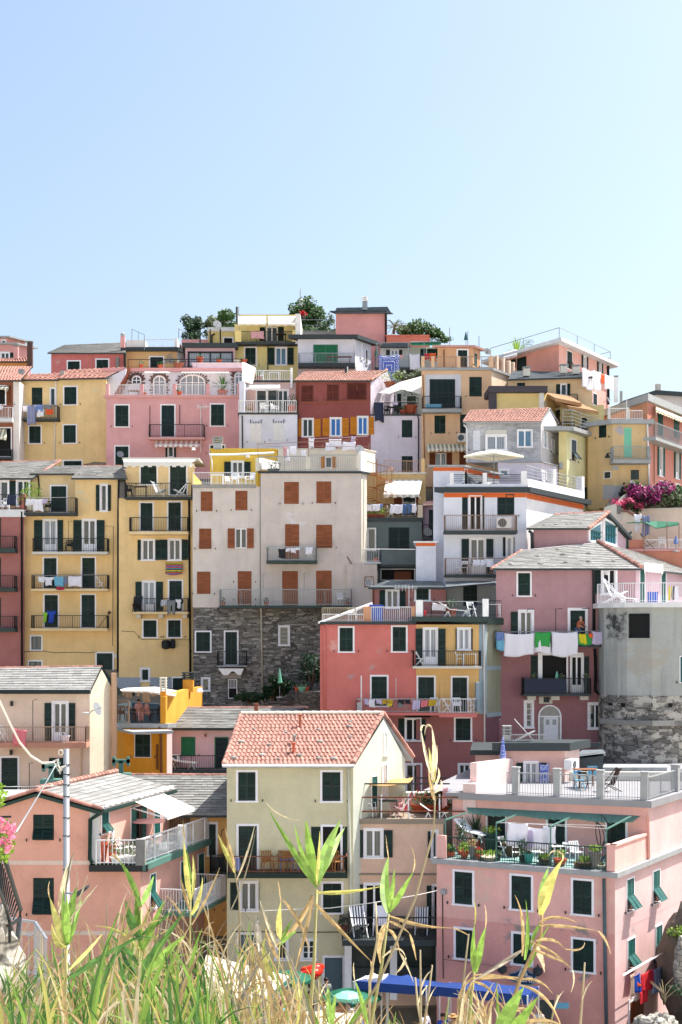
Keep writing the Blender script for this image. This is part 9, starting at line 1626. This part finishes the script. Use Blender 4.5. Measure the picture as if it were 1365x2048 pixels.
reed('reed with a pair of upright green leaves before the black-railed balcony',6.6,[(738,2070),(764,1930),(778,1828)],[((777,1826),(762,1770),(778,1712),26,G_),((779,1822),(786,1770),(790,1738),12,G_),((780,1824),(805,1780),(828,1742),16,G_),((778,1718),(774,1690),(772,1670),3,D_),((826,1745),(836,1720),(822,1690),3,D_),((780,1832),(840,1856),(906,1856),13,D_),((906,1856),(930,1862),(938,1872),5,D_),((775,1842),(805,1850),(820,1868),10,D_),((820,1868),(828,1890),(833,1920),6,D_),((775,1858),(792,1862),(800,1906),12,D_),((800,1906),(812,1920),(828,1965),6,P__),((772,1850),(752,1880),(762,1930),22,D_),((765,1915),(800,1880),(812,1915),6,P__),((812,1915),(808,1935),(788,1950),6,P__)],8,'reed_stem')
reed('reed before the dark blue sign with a broad yellow-green leaf and drooping dry leaves',6.2,[(1000,2080),(1040,1960),(1082,1870),(1085,1828)],[((1082,1830),(1090,1770),(1125,1720),32,Y_),((1080,1826),(1085,1765),(1098,1735),18,G_),((1125,1722),(1128,1700),(1112,1702),8,D_),((1112,1702),(1100,1700),(1098,1712),5,P__),((1080,1845),(1110,1822),(1160,1848),9,D_),((1078,1850),(1140,1850),(1196,1862),12,D_),((1196,1862),(1212,1872),(1222,1908),6,D_),((1072,1882),(1110,1870),(1130,1898),11,D_),((1130,1898),(1168,1905),(1170,1885),5,D_),((1065,1886),(1110,1900),(1145,1940),10,D_),((1145,1940),(1152,1960),(1142,1985),5,P__),((1066,1898),(1100,1912),(1140,1930),10,D_),((1062,1880),(1085,1910),(1090,1945),15,P__),((1045,1900),(1000,1930),(940,1965),12,'reed_grey'),((1045,1912),(1052,1830),(1030,1790),9,D_),((1060,1900),(1070,1850),(1096,1835),9,G_),((1050,1920),(1060,1860),(1052,1800),12,G_),((1058,1935),(1075,1880),(1100,1850),12,G_),((1040,1960),(1080,1950),(1106,1988),7,D_)],9,D_)
reed('low reed at the bottom right with two very broad bright leaves',4.6,[(990,2090),(1000,2060)],[((995,2080),(1015,2020),(1048,1975),40,G_),((1010,2080),(1040,2040),(1078,1992),36,G_),((1000,2070),(1060,2040),(1130,2052),14,D_),((1020,2060),(1080,2020),(1140,2060),9,D_),((1000,2050),(1050,1985),(1078,2048),12,D_),((1040,1970),(1100,1980),(1125,2060),9,D_)])
reed('slim reed in front of the bottom left pink window with two upright leaves',6.8,[(935,2075),(943,2000),(949,1945)],[((949,1945),(943,1890),(950,1845),17,G_),((952,1945),(960,1890),(972,1855),18,G_),((950,1848),(954,1820),(948,1800),3,Y_),((971,1858),(975,1830),(970,1810),3,D_),((947,1950),(1000,1948),(1040,1962),9,D_),((947,1958),(990,1950),(1060,1958),9,D_),((946,1965),(975,1960),(1000,2010),12,D_),((946,1955),(900,1990),(925,2060),10,D_),((944,1965),(925,2010),(905,2060),14,D_),((945,1980),(965,2020),(985,2070),14,D_)])
reed('very tall thin dry reed crossing the beige-pink house with a curled seed top',6.4,[(690,2080),(760,1960),(830,1800),(868,1660),(870,1600),(862,1545)],[((866,1560),(848,1500),(843,1462),9,P__),((843,1462),(842,1446),(852,1452),5,P__),((866,1555),(872,1490),(864,1455),9,P__),((864,1455),(852,1440),(850,1470),5,P__),((868,1560),(876,1520),(874,1490),5,P__),((868,1565),(866,1530),(858,1495),16,Y_),((868,1575),(884,1550),(876,1535),6,P__),((870,1585),(888,1572),(882,1560),8,P__),((868,1600),(860,1570),(856,1530),10,D_)],6,'reed_pale')
reed('tall thin dry reed with a tan tuft in front of the low orange house',7.5,[(482,2060),(481,1900),(478,1790),(470,1745),(462,1720)],[((466,1735),(450,1700),(436,1668),12,Y_),((466,1735),(460,1700),(450,1655),9,D_),((470,1745),(462,1712),(448,1690),14,Y_),((468,1740),(468,1710),(456,1680),6,D_),((474,1760),(500,1700),(510,1650),5,P__),((462,1820),(495,1760),(512,1660),4,'reed_grey')],4,'reed_pale')
reed('reed with slender yellow-green leaves in front of the glazed salmon terrace',7.5,[(378,2060),(380,1900),(382,1770)],[((381,1800),(372,1740),(368,1680),14,Y_),((382,1790),(380,1740),(374,1700),14,G_),((383,1800),(392,1750),(386,1710),11,Y_),((381,1820),(366,1780),(362,1752),14,D_),((370,1680),(368,1660),(366,1642),4,D_),((384,1830),(402,1800),(406,1755),12,Y_),((384,1850),(420,1790),(440,1735),7,D_),((380,1860),(350,1800),(330,1790),6,D_)],6)
reed('reed clump with broad green leaves in the centre of the left thicket',5.8,[(262,2080),(275,1960),(283,1820)],[((283,1815),(262,1750),(240,1722),15,G_),((240,1722),(228,1708),(222,1712),6,D_),((284,1810),(298,1780),(308,1752),15,G_),((283,1880),(258,1840),(252,1800),24,K_),((284,1900),(272,1820),(274,1780),20,G_),((286,1900),(306,1850),(330,1800),16,G_),((282,1940),(300,1920),(378,1810),22,K_),((284,1960),(330,1900),(372,1870),20,G_),((280,1960),(250,1920),(238,1880),18,K_),((278,1930),(248,1890),(222,1870),14,K_),((284,1870),(310,1850),(346,1822),12,K_),((282,1900),(240,1850),(190,1852),8,Y_),((258,2000),(250,1960),(228,1870),14,K_)],8)
reed('reed clump with a sheaf of yellow-green leaves in front of the utility pole',5.6,[(125,2080),(132,1980),(134,1890)],[((132,1895),(112,1840),(100,1795),22,Y_),((134,1895),(110,1890),(104,1848),20,Y_),((134,1890),(138,1820),(155,1772),26,G_),((136,1885),(136,1830),(134,1790),20,G_),((137,1890),(150,1840),(164,1800),20,G_),((135,1890),(124,1830),(128,1775),14,G_),((155,1775),(160,1760),(152,1735),4,P__),((140,1840),(170,1800),(196,1770),6,P__),((142,1850),(160,1800),(176,1750),5,P__),((138,1940),(180,1900),(205,1868),9,Y_),((100,1796),(96,1775),(100,1762),4,D_),((130,1960),(110,1930),(104,1880),14,G_),((136,1960),(190,1920),(262,1880),14,K_)],8)
reed('feathery dry plume leaning in front of the utility pole',6.3,[(100,2000),(112,1880),(122,1810)],[((122,1812),(130,1760),(148,1703),12,'reed_grey'),((120,1815),(124,1765),(140,1715),10,P__),((122,1812),(134,1770),(147,1712),8,'reed_grey'),((118,1825),(124,1790),(136,1740),12,P__)],4,P__)
reed('reed with three yellow-green blades before the lower roof',6.5,[(552,2060),(556,1950),(560,1880)],[((560,1880),(556,1840),(562,1805),15,Y_),((562,1885),(576,1850),(586,1840),9,G_),((560,1890),(582,1865),(594,1862),10,G_),((558,1900),(536,1850),(520,1800),10,P__),((520,1905),(518,1850),(512,1830),14,'reed_grey'),((558,1920),(540,1890),(530,1855),12,D_),((550,1960),(522,1920),(528,1880),14,Y_),((563,1806),(560,1780),(556,1760),3,D_)],5)
reed('low reed with pale green pointed leaves over the cream canopy',6.0,[(664,2080),(664,2040)],[((662,2050),(655,2000),(657,1970),15,G_),((666,2050),(666,2010),(672,1990),10,G_),((690,2060),(730,2010),(740,1990),11,G_),((736,2050),(722,1990),(710,1960),12,G_),((710,1962),(706,1935),(708,1925),3,P__),((630,2040),(612,2000),(610,1972),14,G_),((642,2060),(620,2020),(612,2000),14,G_),((600,1995),(600,1970),(596,1950),6,Y_)])
for k,(x0,y0,x1,y1,x2,y2,lb)in enumerate([(842,2070,842,1980,841,1900,'bare straight dry stalk in front of the shop front'),(848,2070,836,2010,831,1955,'short bare dry stalk left of the straight one'),(845,2070,855,2010,865,1930,'dry stalk leaning right in front of the blue canopy'),(740,1960,755,1880,752,1806,'thin bent dry stalk between the two big green reeds'),(915,2060,925,1980,938,1868,'pale dry stalk before the lower left pink window'),(1160,2060,1165,2000,1170,1925,'pale dry stalk in front of the lower middle pink window'),(1100,2060,1108,2020,1116,1990,'short dry stalk before the lower right pink wall'),(638,2060,638,2000,637,1962,'pale broken reed stalk over the cream canopy')]):
 reed(lb,6+.2*k,[(x0,y0),(x1,y1),(x2,y2)],[((x1,y1),(x1+8,y1-30),(x1+20,y1-38),4,P__)],6,P__)
# the thicket
env=[(-40,1890),(0,1905),(50,1880),(90,1850),(130,1860),(190,1860),(230,1800),(290,1780),(330,1800),(400,1820),(440,1860),(500,1840),(560,1890),(600,1960),(640,1990),(740,2010),(870,1990),(940,1960),(1000,1960),(1060,1985),(1130,2030),(1250,2090),(1400,2120)]
def envy(x):
 for (a,ya),(b,yb)in zip(env,env[1:]):
  if a<=x<=b:return ya+(yb-ya)*(x-a)/(b-a)
 return 2100
def thick(n,mats,x0,x1,dmin,dmax,wmin,wmax,up,nm,label,lean=1.0,ybias=1.6,seed=3):
 r=random.Random(seed);mb=MB()
 for _ in range(n):
  x=r.uniform(x0,x1);D=r.uniform(dmin,dmax);y=envy(x)+up+(2120-envy(x))*r.random()**ybias;mb.m=r.choices(range(len(mats)),[m[1]for m in mats])[0]
  L=r.uniform(.28,.75);az=r.uniform(-1,1)*lean;tip=W(x,y,D);dr=r.choice((0,0,0,.5,1));b=tip-V3((L*.45*az,r.uniform(-.1,.1),L));m=b.lerp(tip,.6)+V3((-.12*az*L,0,.14*L));
  if dr:tip=tip+V3((.3*L*az,0,-.35*L*dr))
  w=r.uniform(wmin,wmax);blade(mb,b,m,tip,w,7,r.uniform(-.6,.9),r.uniform(-1.2,1.2))
 o=mb.build(nm,[m[0]for m in mats],None,label=label,cat='reeds');o['kind']='stuff';return o
thick(1500,[(K_,5),(G_,5),(Y_,2),(P__,2),(D_,2)],-40,470,4.8,9.5,.005,.02,15,'reed_thicket','dense thicket of green reed leaves filling the lower left corner',ybias=.8)
thick(330,[(D_,5),(P__,3),('reed_grey',3),(Y_,1)],60,640,5.5,10,.003,.01,-40,'dry_reed_stems','tangle of thin dry reed stalks rising over the thicket',.8,1.2,5)
thick(330,[(D_,5),(P__,3),(G_,2),(Y_,2),('reed_grey',2)],480,800,6,9,.004,.018,-10,'reed_tangle','sparse mixed reeds between the pale roof and the cream canopy',.9,1.3,6)
thick(150,[(D_,6),(P__,4),(G_,1)],890,1090,5.5,8,.005,.02,0,'dry_reed_tangle','dry tan reed tangle before the blue canopy at the bottom right',.9,1.2,9)
thick(500,[(D_,4),(P__,2),(K_,5),('reed_grey',3)],-60,620,8,13,.008,.02,110,'reed_undergrowth','shaded undergrowth behind the reed thicket',1.2,.7,12)
